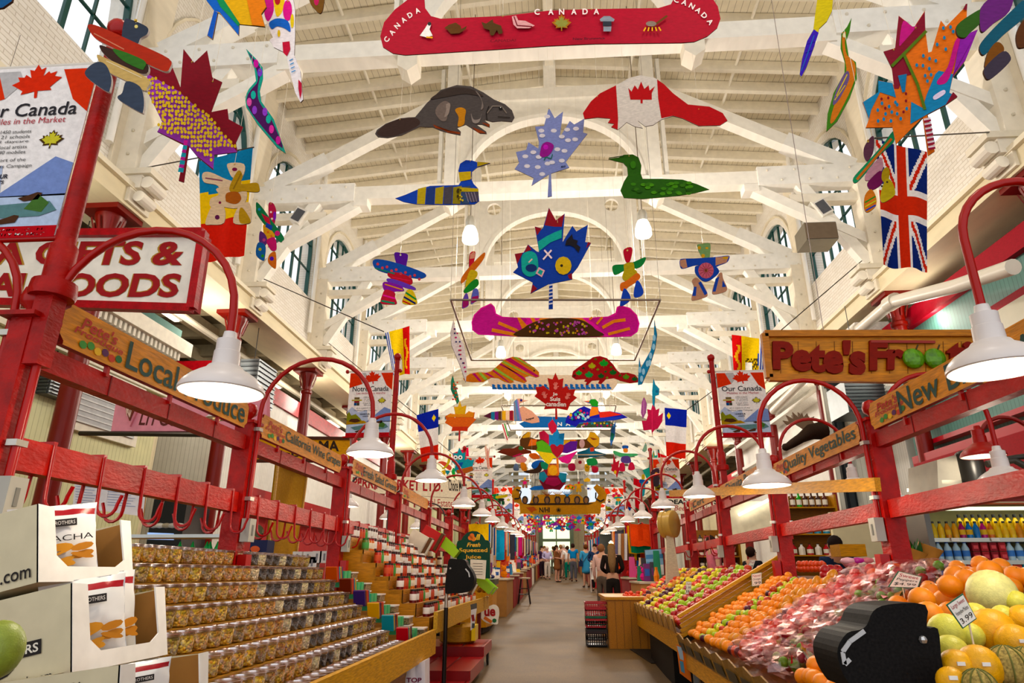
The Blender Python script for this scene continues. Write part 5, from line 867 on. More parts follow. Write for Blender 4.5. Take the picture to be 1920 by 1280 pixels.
art('painted_canoe', 'tan birch style canoe board full of paddlers with black symbols below', 'canoe board', 18.0, cL, [([(490, 168), (520, 175), (500, 230), (530, 330), (600, 345), (640, 250), (1100, 250), (1190, 330), (1260, 320), (1290, 250), (1240, 180), (1275, 145), (1340, 190), (1375, 250), (1365, 310), (1320, 345), (1310, 440), (860, 452), (510, 440), (500, 345), (450, 320), (423, 270), (430, 210), (455, 180)], '#c29048', [
    ('p', [(560, 345), (620, 335), (1250, 335), (1190, 352), (620, 358)], '#3a2818'), ('t', 'N/HI', [(700, 430), (805, 430), (805, 378), (700, 378)], '#1c1814'), ('c', 893, 405, 26, '#8a6a38'), ('p', [(893, 385), (900, 400), (915, 400), (903, 410), (908, 425), (893, 415), (878, 425), (883, 410), (871, 400), (886, 400)], '#1c1814'), ('p', [(570, 380), (640, 370), (680, 405), (640, 415), (625, 435), (600, 410)], '#b0501c')]
    + [('c', x, 305, 32, '#3a3430', 42) for x in (557, 665, 778, 882, 978, 1078, 1168)]+[('c', x, 308, 18, '#8a6a50', 28) for x in (557, 665, 778, 882, 978, 1078, 1168)]+[('s', [(x, 270), (x+dx, 222)], 7, c) for x, c in ((665, '#c8b8a8'), (778, '#8a4a28'), (882, '#c89820'), (978, '#5a90c8')) for dx in (-48, -28, -9, 9, 28, 48)]
    + [('s', [(470, 200), (520, 220), (500, 290), (450, 295)], 14, '#2a2420'), ('s', [(1265, 230), (1262, 290), (1310, 320), (1350, 300)], 14, '#2a2420')])], wires=[(520, 200), (1280, 150)])
# many small far boards
far = [('i', 555, 130, '#7a5a4a', 21), ('i', 1095, 170, '#c8a050', 20), ('l', 1470, 270, '#c02a4a', 22), ('i', 1490, 300, '#3a9a90', 20), ('l', 610, 520, '#b02028', 26), ('i', 790, 510, '#2a90a8', 27), ('l', 905, 525, '#a01a38', 24), ('i', 985, 555, '#2a8ab0', 26), ('l', 1205, 490, '#8a1424', 22), ('i', 1215, 545, '#2a78c0', 21)]
rr = random.Random(11)
for i in range(64): far.append((rr.choice('ilbl'), rr.uniform(540, 1310), rr.uniform(465, 605), rr.choice(['#b02a5a', '#7a3a8a', '#c83a28', '#2a6ab0', '#c8a030', '#3a8a5a', '#b8508a', '#2a3a7a']), 25+i*.4))
far += [('i', 170+640, -300, '#2a5a9a', 24)]
ordw = 0
for kd, x, y, c, Y in far[:-1]:
    ordw += 1
    s = 55 if Y < 24 else (44 if Y < 30 else 34)
    if kd == 'l': pcs = [(leafpts(x, y, s), c, [('c', x, y, s*.25, rr.choice(['#f0e8e0', '#d8b040', '#3a6ab0']))])]
    elif kd == 'i': pcs = stones(([(x-s*.15, y-s*.9), (x+s*.15, y-s*.9), (x+s*.18, y-s*.45), (x-s*.18, y-s*.45)], rr.choice(['#c83a4a', '#d8a030', '#2a5ab0']), []), ([(x-s*.7, y-s*.45), (x+s*.7, y-s*.5), (x+s*.7, y-s*.2), (x-s*.7, y-s*.15)], c, []), ([(x-s*.3, y-s*.2), (x+s*.3, y-s*.2), (x+s*.3, y+s*.35), (x-s*.3, y+s*.35)], rr.choice(['#e0a030', '#b83a6a', '#4a8a4a']), []), ([(x-s*.4, y+s*.3), (x-s*.05, y+s*.35), (x-s*.1, y+s*.95), (x-s*.5, y+s*.9)], c, []), ([(x+s*.05, y+s*.35), (x+s*.4, y+s*.3), (x+s*.5, y+s*.9), (x+s*.1, y+s*.95)], c, []))
    else: pcs = [([(x-s, y+s*.2), (x-s*.3, y-s*.1), (x+s*.2, y-s*.45), (x+s*.8, y), (x+s, y+s*.3), (x, y+s*.4)], c, [], 1)]
    art({'l': 'painted_maple_leaf', 'i': 'painted_inukshuk', 'b': 'painted_beaver'}[kd], 'small painted board in the distant cluster of hanging art below the tan canoe', 'art board', Y, cL, pcs, wires=[(x, y-s*.8)], group='distant small painted boards')
mid = [('painted_loon', 'dark brown duck board with a green head left of the heart leaf', 15.8, cI, [([(170, 1000), (230, 965), (340, 960), (385, 935), (420, 935), (435, 965), (510, 985), (515, 1010), (430, 1020), (340, 1050), (240, 1020)], '#6a3024', [('c', 408, 960, 24, '#3a6a40', 22), ('p', [(320, 1040), (400, 1010), (440, 1020), (340, 1052)], '#b83a58')])]),
 ('painted_loon', 'multicoloured striped duck board with a red head right of the heart leaf', 15.8, cI, [([(970, 1000), (1060, 975), (1100, 950), (1140, 945), (1150, 985), (1200, 1000), (1270, 1022), (1150, 1050), (980, 1060)], '#2a6a8a', [('p', [(1098, 955), (1140, 948), (1140, 990), (1105, 995)], '#c83a1c'), ('p', [(975, 1020), (1250, 1018), (1200, 1030), (975, 1032)], '#c8b8a0'), ('p', [(975, 1045), (1090, 1040), (1090, 1056), (980, 1058)], '#3a3a2a')])]),
 ('painted_inukshuk', 'pink and orange inukshuk board lower left of the heart leaf', 16.4, cI, stones(([(360, 1050), (430, 1040), (470, 1070), (430, 1110), (365, 1100)], '#d89a9a', []), ([(345, 1120), (375, 1120), (388, 1180), (335, 1178)], '#6a7a98', []), ([(405, 1110), (450, 1110), (470, 1180), (420, 1180)], '#e08a20', []), ([(490, 1020), (560, 1010), (600, 1060), (520, 1065)], '#d8641c', []))),
 ('painted_inukshuk', 'blue marbled inukshuk board with a dark bear below the heart leaf', 16.8, cI, stones(([(520, 1110), (580, 1080), (640, 1090), (640, 1150), (560, 1170), (515, 1150)], '#3a6ac8', []), ([(440, 1190), (560, 1160), (600, 1100), (630, 1110), (600, 1200), (480, 1210)], '#3a2a20', []), ([(610, 1100), (680, 1110), (670, 1170), (620, 1160)], '#2a8a6a', []))),
 ('painted_inukshuk', 'white and crimson figure board lower right of the heart leaf', 16.4, cI, stones(([(950, 1080), (1010, 1060), (1050, 1100), (1040, 1170), (960, 1170)], '#e0d0c8', [('c', 1000, 1100, 18, '#8a1a28')]), ([(885, 1120), (945, 1115), (950, 1180), (890, 1180)], '#b81a4a', []), ([(1050, 1120), (1095, 1125), (1090, 1190), (1050, 1185)], '#d8a818', [('c', 1070, 1150, 6, '#2a2018')]), ([(1070, 1070), (1150, 1060), (1175, 1120), (1080, 1130)], '#2a8a4a', []), ([(1120, 1140), (1180, 1150), (1175, 1200), (1125, 1200)], '#b8384a', []))),
 ('painted_inukshuk', 'inukshuk board with a blue cap, green arms and red feet on the right', 15.0, cI, stones(([(1425, 935), (1480, 935), (1478, 962), (1430, 965)], '#3a5aa0', []), ([(1435, 965), (1475, 965), (1475, 1000), (1440, 1000)], '#d89060', []), ([(1340, 985), (1430, 1010), (1565, 1015), (1565, 1035), (1430, 1050), (1345, 1020)], '#5aa070', []), ([(1420, 1045), (1490, 1040), (1510, 1100), (1450, 1110), (1410, 1090)], '#5a4a80', []), ([(1400, 1115), (1440, 1110), (1450, 1185), (1395, 1185)], '#b83048', []), ([(1495, 1110), (1530, 1105), (1548, 1170), (1485, 1175)], '#b83048', []))),
 ('painted_maple_leaf', 'red streaked maple leaf board with yellow centre right of the heart leaf', 15.6, cI, [([(1335, 1020), (1360, 1100), (1395, 1080), (1385, 1150), (1410, 1150), (1385, 1200), (1370, 1260), (1355, 1210), (1310, 1180), (1320, 1150), (1308, 1120), (1330, 1120)], '#b81a30', [('c', 1352, 1200, 14, '#e0b020', 20)])]),
 ('painted_maple_leaf', 'teal swirled maple leaf board at the right beside the white flag', 16.5, (1200, 820, 4.27), [([(110, 100), (120, 145), (140, 140), (130, 220), (100, 350), (60, 340), (20, 260), (70, 240), (75, 180), (90, 160)], '#3a9a88', [('s', [(110, 120), (100, 320)], 6, '#c8a050')])]),
 ('painted_inukshuk', 'dark cat faced figure board with purple ears before the teal leaf', 16.0, (1200, 820, 4.27), stones(([(90, 270), (120, 250), (150, 250), (158, 300), (120, 320), (90, 305)], '#3a2430', [('c', 130, 290, 12, '#d88a30')]), ([(110, 310), (150, 315), (150, 385), (110, 385)], '#2a2028', []))),
 ('painted_inukshuk', 'peach inukshuk board with raised arms above the right banner', 16.0, (1200, 820, 4.27), stones(([(165, 160), (180, 160), (182, 200), (165, 205)], '#d8b8a0', []), ([(135, 215), (165, 205), (210, 195), (212, 215), (180, 235), (135, 235)], '#d8b8a0', []), ([(160, 230), (190, 230), (195, 300), (160, 300)], '#d8b8a0', []), ([(165, 300), (195, 300), (190, 345), (165, 345)], '#e0c0b0', []))),
 ('painted_inukshuk', 'blue and teal figure board beside the far right flags', 18.0, (1200, 820, 4.27), stones(([(15, 300), (35, 295), (38, 330), (15, 335)], '#c8b030', []), ([(0, 335), (60, 345), (60, 370), (0, 365)], '#2a5aa8', []), ([(10, 370), (40, 370), (35, 460), (12, 460)], '#2a9ab0', []))),
 ('painted_beaver', 'blue marbled beaver board left of the maroon sun leaf', 20.0, cL, [([(600, 190), (650, 165), (740, 160), (760, 195), (700, 205), (620, 205)], '#2a6ac0', [])]),
 ('painted_beaver', 'orange and green dotted beaver board right of the maroon sun leaf', 20.0, cL, [([(945, 195), (960, 160), (1010, 145), (1060, 170), (1050, 200)], '#d8601c', dots(1005, 175, 40, 20, 9, 9, ['#3a8a3a', '#e0b020']))]),
 ('painted_loon', 'yellow chequered board above the tan canoe', 20.0, cL, [([(1140, 105), (1180, 80), (1215, 100), (1200, 122), (1150, 122)], '#d8a820', [])]),
 ('painted_loon', 'white loon board with blue wing above the tan canoe', 20.0, cL, [([(1150, 170), (1225, 185), (1215, 205), (1160, 200)], '#e8e4e4', [('c', 1190, 190, 14, '#2a3a9a', 8)])]),
 ('painted_inukshuk', 'yellow and green small figure board beside the Italian flag', 17.0, cL, stones(([(270, 265), (375, 250), (370, 275), (275, 290)], '#d8c830', []), ([(290, 290), (345, 290), (340, 315), (295, 315)], '#2a2a2a', []), ([(280, 315), (315, 320), (310, 350), (285, 350)], '#2a5a3a', []), ([(325, 315), (350, 318), (350, 350), (325, 350)], '#2a5a3a', [])))]
for nm, lb, Y, cr, pcs in mid: art(nm, lb, {'painted_loon': 'loon board', 'painted_inukshuk': 'inukshuk board', 'painted_maple_leaf': 'leaf board', 'painted_beaver': 'beaver board'}[nm], Y, cr, pcs, wires=[pcs[0][0][0]])
# ---- flags
def flag(label, Y, q, fn, nu=24, nv=36, amp=.02, yaw=0, pole=None, wl=9):
    c = atY(Y)(q[0][0], q[0][1]); ya = math.radians(yaw); P = pl(c, (math.sin(ya), -math.cos(ya), 0)); n = P.n
    cs = [P(*p) for p in q]; vs = []; fs = []; cols = []          # q: tl, tr, br, bl
    for j in range(nv+1):
        v = j/nv
        for i in range(nu+1):
            u = i/nu; p = cs[0]*(1-u)*(1-v)+cs[1]*u*(1-v)+cs[2]*u*v+cs[3]*(1-u)*v
            vs.append(p+n*amp*(.3+v)*math.sin(wl*u+2.2*v+Y))
    mb = MB()
    for j in range(nv):
        for i in range(nu): fs.append((j*(nu+1)+i, j*(nu+1)+i+1, (j+1)*(nu+1)+i+1, (j+1)*(nu+1)+i)); cols.append(fn((i+.5)/nu, (j+.5)/nv))
    mb.v = vs; mb.f = [list(f) for f in fs]; mb.c = cols; mb.m = ['cloth']*len(fs)
    t = thing('hanging_flag', label, 'flag', cs[0], 'flags hung from the wall brackets')
    o = mb.build('flag_cloth', t, smooth=80)
    if pole: a, b = P(*pole[0]), pole[1]; MB().tube([a+n*.01, b], .01, '#3a322c', 'metal', 6).build('flagpole', t)
    return t
flag('blue, yellow and red tricolour flag hung vertically on the left wall', 6.9, [(373, 303), (474, 277), (457, 478), (380, 492)], lambda u, v: '#1a78a8' if v < .32+.04*math.sin(4*u) else ('#e8bc14' if v < .64 else '#cf2418'), pole=((476, 277), V((-6.2, 8.1, 7.2))), yaw=8)
def uj(u, v):
    x, y = (v-.5)*2, (u-.5)*2      # hung sideways
    ax, ay = abs(y), abs(x)
    if ax < .17 or ay*.6 < .1: return '#c8301c'
    if ax < .27 or ay*.6 < .165: return '#e8e2de'
    d = abs(abs(x)-abs(y)*1.0)/1.4
    if d < .05: return '#c83022'
    if d < .14: return '#e8e2de'
    return '#24306a'
flag('British union flag hung vertically against the right brick wall', 6.4, [(1642, 262), (1738, 285), (1741, 508), (1655, 498)], uj, 44, 76, .03, pole=((1640, 260), V((6.2, 8.1, 7.2))), yaw=-8)
def nb(u, v):
    if u > .82+.03*math.sin(v*8): return '#2a4ab0' if (u-.82) % .1 > .05 else '#f0f0f0'
    if u < .3: return '#e0a018' if (abs(u-.16+.05*math.sin(v*14)) < .05 and .25 < v < .9) else '#c81c1c'
    if .55 < v < .92 and abs(u-.6) < .2: return '#f0ece0' if v > .68 and u < .62 else ('#5a4a20' if (int(u*30)+int(v*20)) % 3 else '#e0b818')
    return '#ecc416'
flag('New Brunswick flag with a ship on yellow, on the left beam', 11.6, [(722, 624), (768, 611), (768, 701), (738, 704)], lambda u, v: nb(1-u, v), pole=((720, 622), V((-6.1, 12.2, 7.25))))
flag('New Brunswick flag with a ship on yellow, left of the carved orange sign', 11.6, [(1372, 627), (1434, 636), (1431, 704), (1375, 702)], nb, pole=((1440, 640), V((6.1, 12.2, 7.25))))
star = lambda u, v, cu, cv: (abs(u-cu)+abs(v-cv)*1.6 < .11)
aca = lambda cu: (lambda u, v: ('#e8d028' if star(u, v, cu, .16) else '#2c35a0') if v < .36 else ('#e8e4e4' if v < .7 else '#cf2418'))
flag('Acadian tricolour flag with yellow star on the left wall', 15.6, [(781, 778), (822, 766), (822, 862), (790, 866)], aca(.78), 30, 44, pole=((781, 778), V((-6.1, 16.3, 7.25))))
flag('Acadian tricolour flag with yellow star over the right stalls', 15.6, [(1246, 764), (1288, 768), (1285, 860), (1250, 855)], aca(.18), 30, 44, pole=((1288, 768), V((6.1, 16.3, 7.25))))
flag('red corner of a flag between the crimson leaf and right poles', 19.8, [(1233, 848), (1250, 855), (1255, 872), (1235, 868)], lambda u, v: '#c81c20', 6, 8)
flag('red and white flag folded at the far left above the owl leaf', 19.6, [(848, 850), (878, 838), (880, 868), (850, 860)], lambda u, v: '#c01c30' if u < .4 else '#e06070', 8, 8, pole=((848, 850), V((-6.1, 20.3, 7.25))))
flag('green, white and red Italian flag on the left', 18.5, [(912, 928), (935, 925), (929, 970), (916, 962)], lambda u, v: '#1f8a4a' if v < .33 else ('#eceae6' if v < .66 else '#d02a20'), 8, 18)
def kor(u, v):
    d = math.hypot(u-.45, (v-.5)*.9)
    if d < .17: return '#c03a40' if v < .5 else '#3a4aa0'
    if abs(abs(u-.45)-.3) < .06 and abs(abs(v-.5)-.3) < .05: return '#5a5a60'
    return '#e6e4e0'
flag('South Korean flag at the right above the far stalls', 18.5, [(1168, 922), (1190, 930), (1192, 975), (1174, 968)], kor, 26, 36)
flag('red and white Canadian flag beyond the right banner pole', 19, [(1188, 896), (1202, 900), (1203, 960), (1186, 945)], lambda u, v: '#c8202a' if v < .25 or v > .72 or (abs(u-.5) < .3 and abs(v-.48) < .14) else '#ece8e4', 14, 24)
# -- loudspeakers on the braces
a = atY(12.2)(562, 407); MB().box(a, (.26, .2, .36), '#e8e4dc', 'gloss', Matrix.Rotation(.5, 3, 'Y')).box(a-V((0, .105, 0)), (.2, .01, .28), '#55565c', 'matte', Matrix.Rotation(.5, 3, 'Y')).build('loudspeaker', None, 'small white loudspeaker with dark grille on the left roof brace', 'loudspeaker')
a = atY(12.2)(1540, 392); MB().box(a, (.26, .2, .36), '#e8e4dc', 'gloss', Matrix.Rotation(-.5, 3, 'Y')).box(a-V((0, .105, 0)), (.2, .01, .28), '#55565c', 'matte', Matrix.Rotation(-.5, 3, 'Y')).build('loudspeaker', None, 'small white loudspeaker with dark grille on the right roof brace', 'loudspeaker')
a = atY(12.0)(1530, 445); MB().box(a, (.6, .55, .38), '#8a8478', 'metal').bb(a.x-.3, a.x+.3, a.y-.29, a.y-.28, a.z-.17, a.z+.17, '#6a5a48', 'matte').build('duct_box', None, 'grey metal box speaker fixed under the right roof brace', 'metal box')
# ================= GOODS ON THE STALLS =================
WD = '#c08a3c'
def single(mb, name, label, cat, group=None, **kw): return mb.build(name, None, label, cat, group, **kw)
# ---- left: stepped stand with clear tubs
t = thing('display_stand', 'honey wood stepped stand carrying the rows of clear tubs', 'display stand', (-1.7, 4.3, 0))
mb = MB()
for k in range(8):
    x0 = -1.28-.12*k; mb.bb(x0-.12, x0, 1.9, 5.95, .70+.0967*k, .775+.0967*k, '#a8752c', 'wood')
mb.bb(-2.24, -1.3, 1.9, 5.95, .55, .72, '#8a5c22', 'wood'); mb.build('shelf_steps', t)
MB().bb(-1.235, -1.2, 1.9, 6.75, .69, .9, '#cf9a3a', 'wood').build('front_board', t)
mb = MB()
for y in (2.2, 4.3, 6.4): mb.bb(-1.35, -1.27, y, y+.08, floorz(y), .7, '#5a3a1c', 'wood').bb(-2.2, -2.1, y, y+.08, floorz(y), .7, '#5a3a1c', 'wood')
mb.build('leg', t)
def tub(col):
    t = thing('food_tub', 'x', 'tub', (0, 0, 0), 'clear tubs of snacks on the stepped stand')
    MB().lathe([(.044, .003), (.052, .01), (.056, .07), (.052, .076), (0, .078)], (0, 0, 0), col, 'food', 12).build('filling', t, smooth=50)
    MB().lathe([(.046, 0), (.054, .006), (.059, .082)], (0, 0, 0), '#ffffff', 'plastic', 14).build('tub_wall', t, smooth=50)
    MB().lathe([(.061, .08), (.063, .09), (.055, .092), (.054, .087), (0, .087)], (0, 0, 0), '#e8e0e2', 'lid_film', 14).build('lid', t, smooth=40)
    return t
KC = [('mixed nuts and seeds', '#8e5c1c'), ('trail mix', '#a0781e'), ('dark trail mix', '#4a2a10'), ('white coated nuts', '#cbb48a'), ('dark chocolate nuts', '#1c0e08'), ('golden roasted nuts', '#bc7c18'), ('yellow banana chips', '#cf9412'), ('peach coloured nuts', '#bc7428')]
protos = {}
seqk = [1, 0, 2, 1, 0, 1, 4, 3, 4, 4, 3, 4, 4, 3, 7, 5, 7, 5, 0, 6, 5, 5, 6, 1, 5, 6, 5, 1, 6, 5]
rw = ['bottom', 'second lowest', 'third lowest', 'fourth', 'fifth', 'sixth', 'seventh', 'top']
used = {}
for k in range(8):
    X = -1.34-.12*k
    for lv in ((0, 1) if k == 0 else (1,)):
        for i in range(29):
            y = 5.72-.125*i + (0 if k % 2 else .02); kd = seqk[(i+k//2) % 30]
            z = .775+.0967*k-(.0 if lv else .095)+(0 if k else .02); lb = 'clear lidded tub of %s in the %s row' % (KC[kd][0], 'very lowest' if (k == 0 and lv == 0) else rw[k])
            if y < 2.5 and k < 3: continue
            if kd not in protos: protos[kd] = tub(KC[kd][1]); o = protos[kd]; o.location = (X, y, z); o['label'] = lb
            else: o = dup(protos[kd], (X, y, z), rz=random.random()*.5, label=lb)
# ---- chip cartons, nearest left
def carton(label, X, Y, z, L=.48, H=.245, D=.42, tilt=12, yaw=0, texts=(), bags=()):
    """axis box: front (aisle side) plane at X, near edge at Y, base z; tilted back by tilt degrees"""
    t = thing('chip_carton', label, 'carton', (X, Y, z), 'snack cartons')
    R = Matrix.Rotation(math.radians(yaw), 3, 'Z') @ Matrix.Rotation(math.radians(-tilt), 3, 'Y'); O = V((X, Y, z))
    def q(a, b, c): return O + R @ V((a, b, c))      # a: -depth..0, b: 0..L along y, c: height
    wt, kr, br = '#f0ece6', '#cfc3a2', '#9a6a30'
    mb = MB()
    def quad(p, c, m='matte'): mb.poly(p, c, m)
    quad([q(0, 0, 0), q(-D, 0, 0), q(-D, 0, H), q(0, 0, H)], kr); quad([q(-D, L, 0), q(0, L, 0), q(0, L, H*.9), q(-D, L, H)], kr)
    quad([q(-D, 0, 0), q(-D, L, 0), q(-D, L, H), q(-D, 0, H)], kr); quad([q(0, 0, 0), q(0, L, 0), q(-D, L, 0), q(-D, 0, 0)], kr)
    for b in (.004,): quad([q(-.004, b, .004), q(-D, b, .004), q(-D, b, H), q(-.004, b, H)], br); quad([q(-.004, L-b, .004), q(-D, L-b, .004), q(-D, L-b, H*.9), q(-.004, L-b, H*.9)], br)
    quad([q(-D*.5, .004, H), q(-D*.5, L-.004, H), q(-D, L, H), q(-D, 0, H)], kr)
    out = [(0, 0), (L, 0), (L, H*.92), (L-.06, H*.92), (L-.05, H*.3), (L-.1, H*.2), (.13, H*.2), (.08, H*.34), (.07, H*.98), (0, H)]
    mb.prism([q(.001, b, c) for b, c in out], R @ V((-.006, 0, 0)), wt, 'matte')
    n = (R @ V((0, -1, 0)))
    for s, (u0, u1, v0, v1), c, kw in texts:   # on the side facing the camera; u from left(-D) to right(0)
        if c == 'oval':
            mb.poly([q(-D+D*(u0+u1)/2+D*(u1-u0)/2*math.cos(a*.393), -.002, H*((v0+v1)/2+(v1-v0)/2*math.sin(a*.393))) for a in range(16)], '#241e1c'); continue
        if c == 'bar': mb.poly([q(-D+D*u0, -.003, H*v0), q(-D+D*u1, -.003, H*v0), q(-D+D*u1, -.003, H*v1), q(-D+D*u0, -.003, H*v1)], '#241e1c'); continue
        mb.text(s, [q(-D+D*u0, -.004, H*v0), q(-D+D*u1, -.004, H*v0), q(-D+D*u1, -.004, H*v1), q(-D+D*u0, -.004, H*v1)], c, raise_=0, bold=kw)
    mb.build('carton_body', t)
    for k, (b0, wdt, hh, nm, tx) in enumerate(bags):
        bag = chipbag('silver and red bag of %s chips in the %s' % (nm, label.split(' with')[0]), q(-.09-.05*(k % 2), b0, H*.12), R @ Matrix.Rotation(-.75+.2*k, 3, 'Z'), wdt*1.15, hh, tx)
    return t
def chipbag(label, O, R, w_, h_, tx):
    nu, nv = 10, 12; mb = MB(); vs = []
    for s in (1, -1):
        for j in range(nv+1):
            v = j/nv
            for i in range(nu+1):
                u = i/nu; bul = .042*math.sin(math.pi*u)**.6*math.sin(math.pi*v)**.6; nz = .007*math.sin(17*u+5*v*s)*math.sin(13*v)+.004*math.sin(31*u*v+7*v)
                vs.append(O+R @ V((s*(bul)+nz, w_*(u-.5)*(1-.06*math.sin(math.pi*v)), h_*v)))
    fs = []; cols = []
    def col(u, v, s):
        if s < 0: return '#c8c8cc'
        if .8 < v < .93: return '#9a1a24'
        if .55 < v < .6: return '#9a1a24'
        if v < .1: return '#8a1a22'
        return '#e6e4e2'
    for k, s in enumerate((1, -1)):
        b = k*(nu+1)*(nv+1)
        for j in range(nv):
            for i in range(nu): f = (b+j*(nu+1)+i, b+j*(nu+1)+i+1, b+(j+1)*(nu+1)+i+1, b+(j+1)*(nu+1)+i); fs.append(f if s > 0 else f[::-1]); cols.append(col((i+.5)/nu, (j+.5)/nv, s))
    mb.v = vs; mb.f = [list(f) for f in fs]; mb.c = cols; mb.m = ['gloss']*len(fs)
    def fq(u0, u1, v0, v1): return [O+R @ V((.05, w_*(u-.5), h_*v)) for u, v in ((u0, v0), (u1, v0), (u1, v1), (u0, v1))]
    for k in range(11):
        u0, v0 = .55+.26*math.sin(k*2.1), .27+.11*math.cos(k*1.7); mb.poly([O+R @ V((.051+.0006*k, w_*(u0+.13*math.cos(a*.63)-.5), h_*(v0+.055*math.sin(a*.63+.4*k)))) for a in range(10)], ['#d8901c', '#c47a14', '#e0a030'][k % 3])
    mb.poly(fq(.28, .72, .66, .76), '#2a2422'); mb.text('NEAL BROTHERS', fq(.3, .7, .685, .735), '#e8e0d8', raise_=.001)
    if tx: mb.text(tx, fq(.12, .9, .46, .54), '#241e1c', raise_=.001)
    return mb.build('chip_bag', None, label, 'chip bag', 'snack bags in the cartons', smooth=60)
carton('top snack carton with a Sriracha chip bag', -1.62, 2.06, 1.375, bags=[(.19, .23, .25, 'Sriracha', 'SRIRACHA'), (.33, .15, .2, 'small', '')], texts=[('.com', (.72, .95, .08, .2), '#241e1c', .01)], tilt=14)
carton('middle snack carton with a black round logo', -1.45, 2.06, 1.12, L=.5, H=.26, bags=[(.18, .22, .26, 'plain', ''), (.35, .2, .29, 'crumpled', '')], tilt=13,
       texts=[('', (.34, .62, .12, .64), 'oval', 0), ('', (.28, .78, .3, .46), 'bar', 0), ('BROTHERS', (.3, .76, .33, .43), '#e8e0d0', .02), ('FOODS', (.41, .56, .18, .26), '#e8e0d0', .02), ('brothersfoods.com', (.3, .86, .01, .09), '#241e1c', .01)])
carton('lowest snack carton with handwritten white flap', -1.24, 2.0, .955, L=.5, H=.2, bags=[(.2, .2, .17, 'himalayan salt', '')], tilt=8,
       texts=[('24556', (.52, .74, .74, .86), '#241e1c', .01), ('NEAL BROTHERS', (.5, .82, .62, .7), '#3a342e', 0), ('PINK HIMALAYAN', (.5, .84, .5, .58), '#3a342e', 0), ('KETTLE CHIPS', (.5, .8, .38, .46), '#3a342e', 0)])
mb = MB(); c = atY(1.75)(-6, 1218)
mb.ball(c, .062, '#8c9a4c', 'fruit', 20, (1, 1, 1.15)); single(mb, 'squash', 'round green striped squash cut off at the left photo edge', 'squash', smooth=80)
# ---- packs and tubs at the far end of the stepped stand
nw = 0
for k in range(6):
    for j in range(5):
        x = -1.34-.13*k; y = 5.93+.035*j; z = .86+.0967*k+.05; c = ['#b8202a', '#2a8a9a', '#d8a020', '#3a2a6a', '#6a2a20', '#c8501c'][(k+j) % 6]
        single(MB().box((x, y, z), (.1, .022, .13), c, 'gloss', Matrix.Rotation(.35, 3, 'X')), 'chocolate_bar', 'coloured wrapper chocolate bar leaning at the far end of the tub rows', 'chocolate bar', 'chocolate bars by the tubs')
    for j in range(2):
        x = -1.35-.13*k; y = 6.2+.11*j; z = .8+.0967*k
        single(MB().bb(x-.05, x+.05, y-.04, y+.04, z, z+.14, '#4fb07a', 'gloss').bb(x-.05, x+.05, y-.042, y-.041, z+.05, z+.07, '#1f6a4a', 'matte'), 'tea_packet', 'mint green packet beside the chocolate bars', 'packet', 'mint green packets')
    for j in range(2):
        x = -1.33-.14*k; z = .8+.0967*k+.07*j
        single(MB().lathe([(.07, z), (.085, z+.05), (.09, z+.052), (.09, z+.062), (0, z+.062)], (x, 6.5, 0), '#c8b8a8', 'plastic', 4), 'food_tub', 'flat clear tub with pale lid stacked against the wooden steps', 'tub', 'flat tubs by the wooden steps') if 0 else \
        single(MB().bb(x-.07, x+.07, 6.42, 6.6, z, z+.05, '#7a5a3c', 'food').bb(x-.075, x+.075, 6.41, 6.61, z+.05, z+.062, '#e8dcd8', 'gloss'), 'food_tub', 'flat clear tub with pale lid stacked against the wooden steps', 'tub', 'flat tubs by the wooden steps')
# ---- second stand with wooden steps and jars
t = thing('display_stand', 'honey wood stair stepped shelf carrying sauce jars', 'display stand', (-1.7, 8, 0))
mb = MB()
for k in range(7):
    x0 = -1.27-.14*k; z1 = 1.0+.125*k; mb.bb(x0-.14, x0, 6.75, 11.2, z1-.04, z1, '#b0762c', 'wood'); mb.bb(x0-.14, x0, 6.75, 6.79, .75, z1, '#b87c30', 'woodx'); mb.bb(x0-.02, x0, 6.75, 11.2, z1-.12, z1-.04, '#9a6426', 'wood')
mb.build('shelf_steps', t)
MB().bb(-1.24, -1.2, 6.8, 11.6, .86, 1.05, '#c49a50', 'wood').build('front_board', t)
mb = MB()
for y in (6.9, 9, 11.3): mb.bb(-1.36, -1.3, y, y+.07, floorz(y), .9, '#7a2a1c', 'wood').bb(-2.2, -2.14, y, y+.07, floorz(y), 1.5, '#5a3a1c', 'wood')
mb.build('leg', t)
def jar(col, lidc, lab, h=.13, r=.038):
    t = thing('sauce_jar', 'x', 'jar', (0, 0, 0), 'sauce jars on the stepped shelf')
    MB().lathe([(r, 0), (r, h*.8), (r*.8, h*.88), (r*.8, h*.9)], (0, 0, 0), col, 'gloss', 12).build('jar_body', t, smooth=50)
    MB().lathe([(r*1.01, h*.2), (r*1.02, h*.21), (r*1.02, h*.66), (r*1.01, h*.67)], (0, 0, 0), lab, 'matte', 12).build('jar_label', t, smooth=50)
    MB().lathe([(r*.86, h*.87), (r*.86, h), (0, h)], (0, 0, 0), lidc, 'gloss', 12).build('lid', t, smooth=40)
    return t
JC = [('dark jam with white label', '#5a1418', '#1c1a1a', '#e8e0d8'), ('red sauce with dark lid', '#a82818', '#241c1c', '#c8502c'), ('orange sauce', '#c8641c', '#a82020', '#e8d8c0'), ('green label pickle', '#5a6a28', '#2a6a30', '#4a9a4a'), ('dark sauce with pale lid', '#3a1414', '#e0d8d0', '#e8e4dc')]
jp = {}
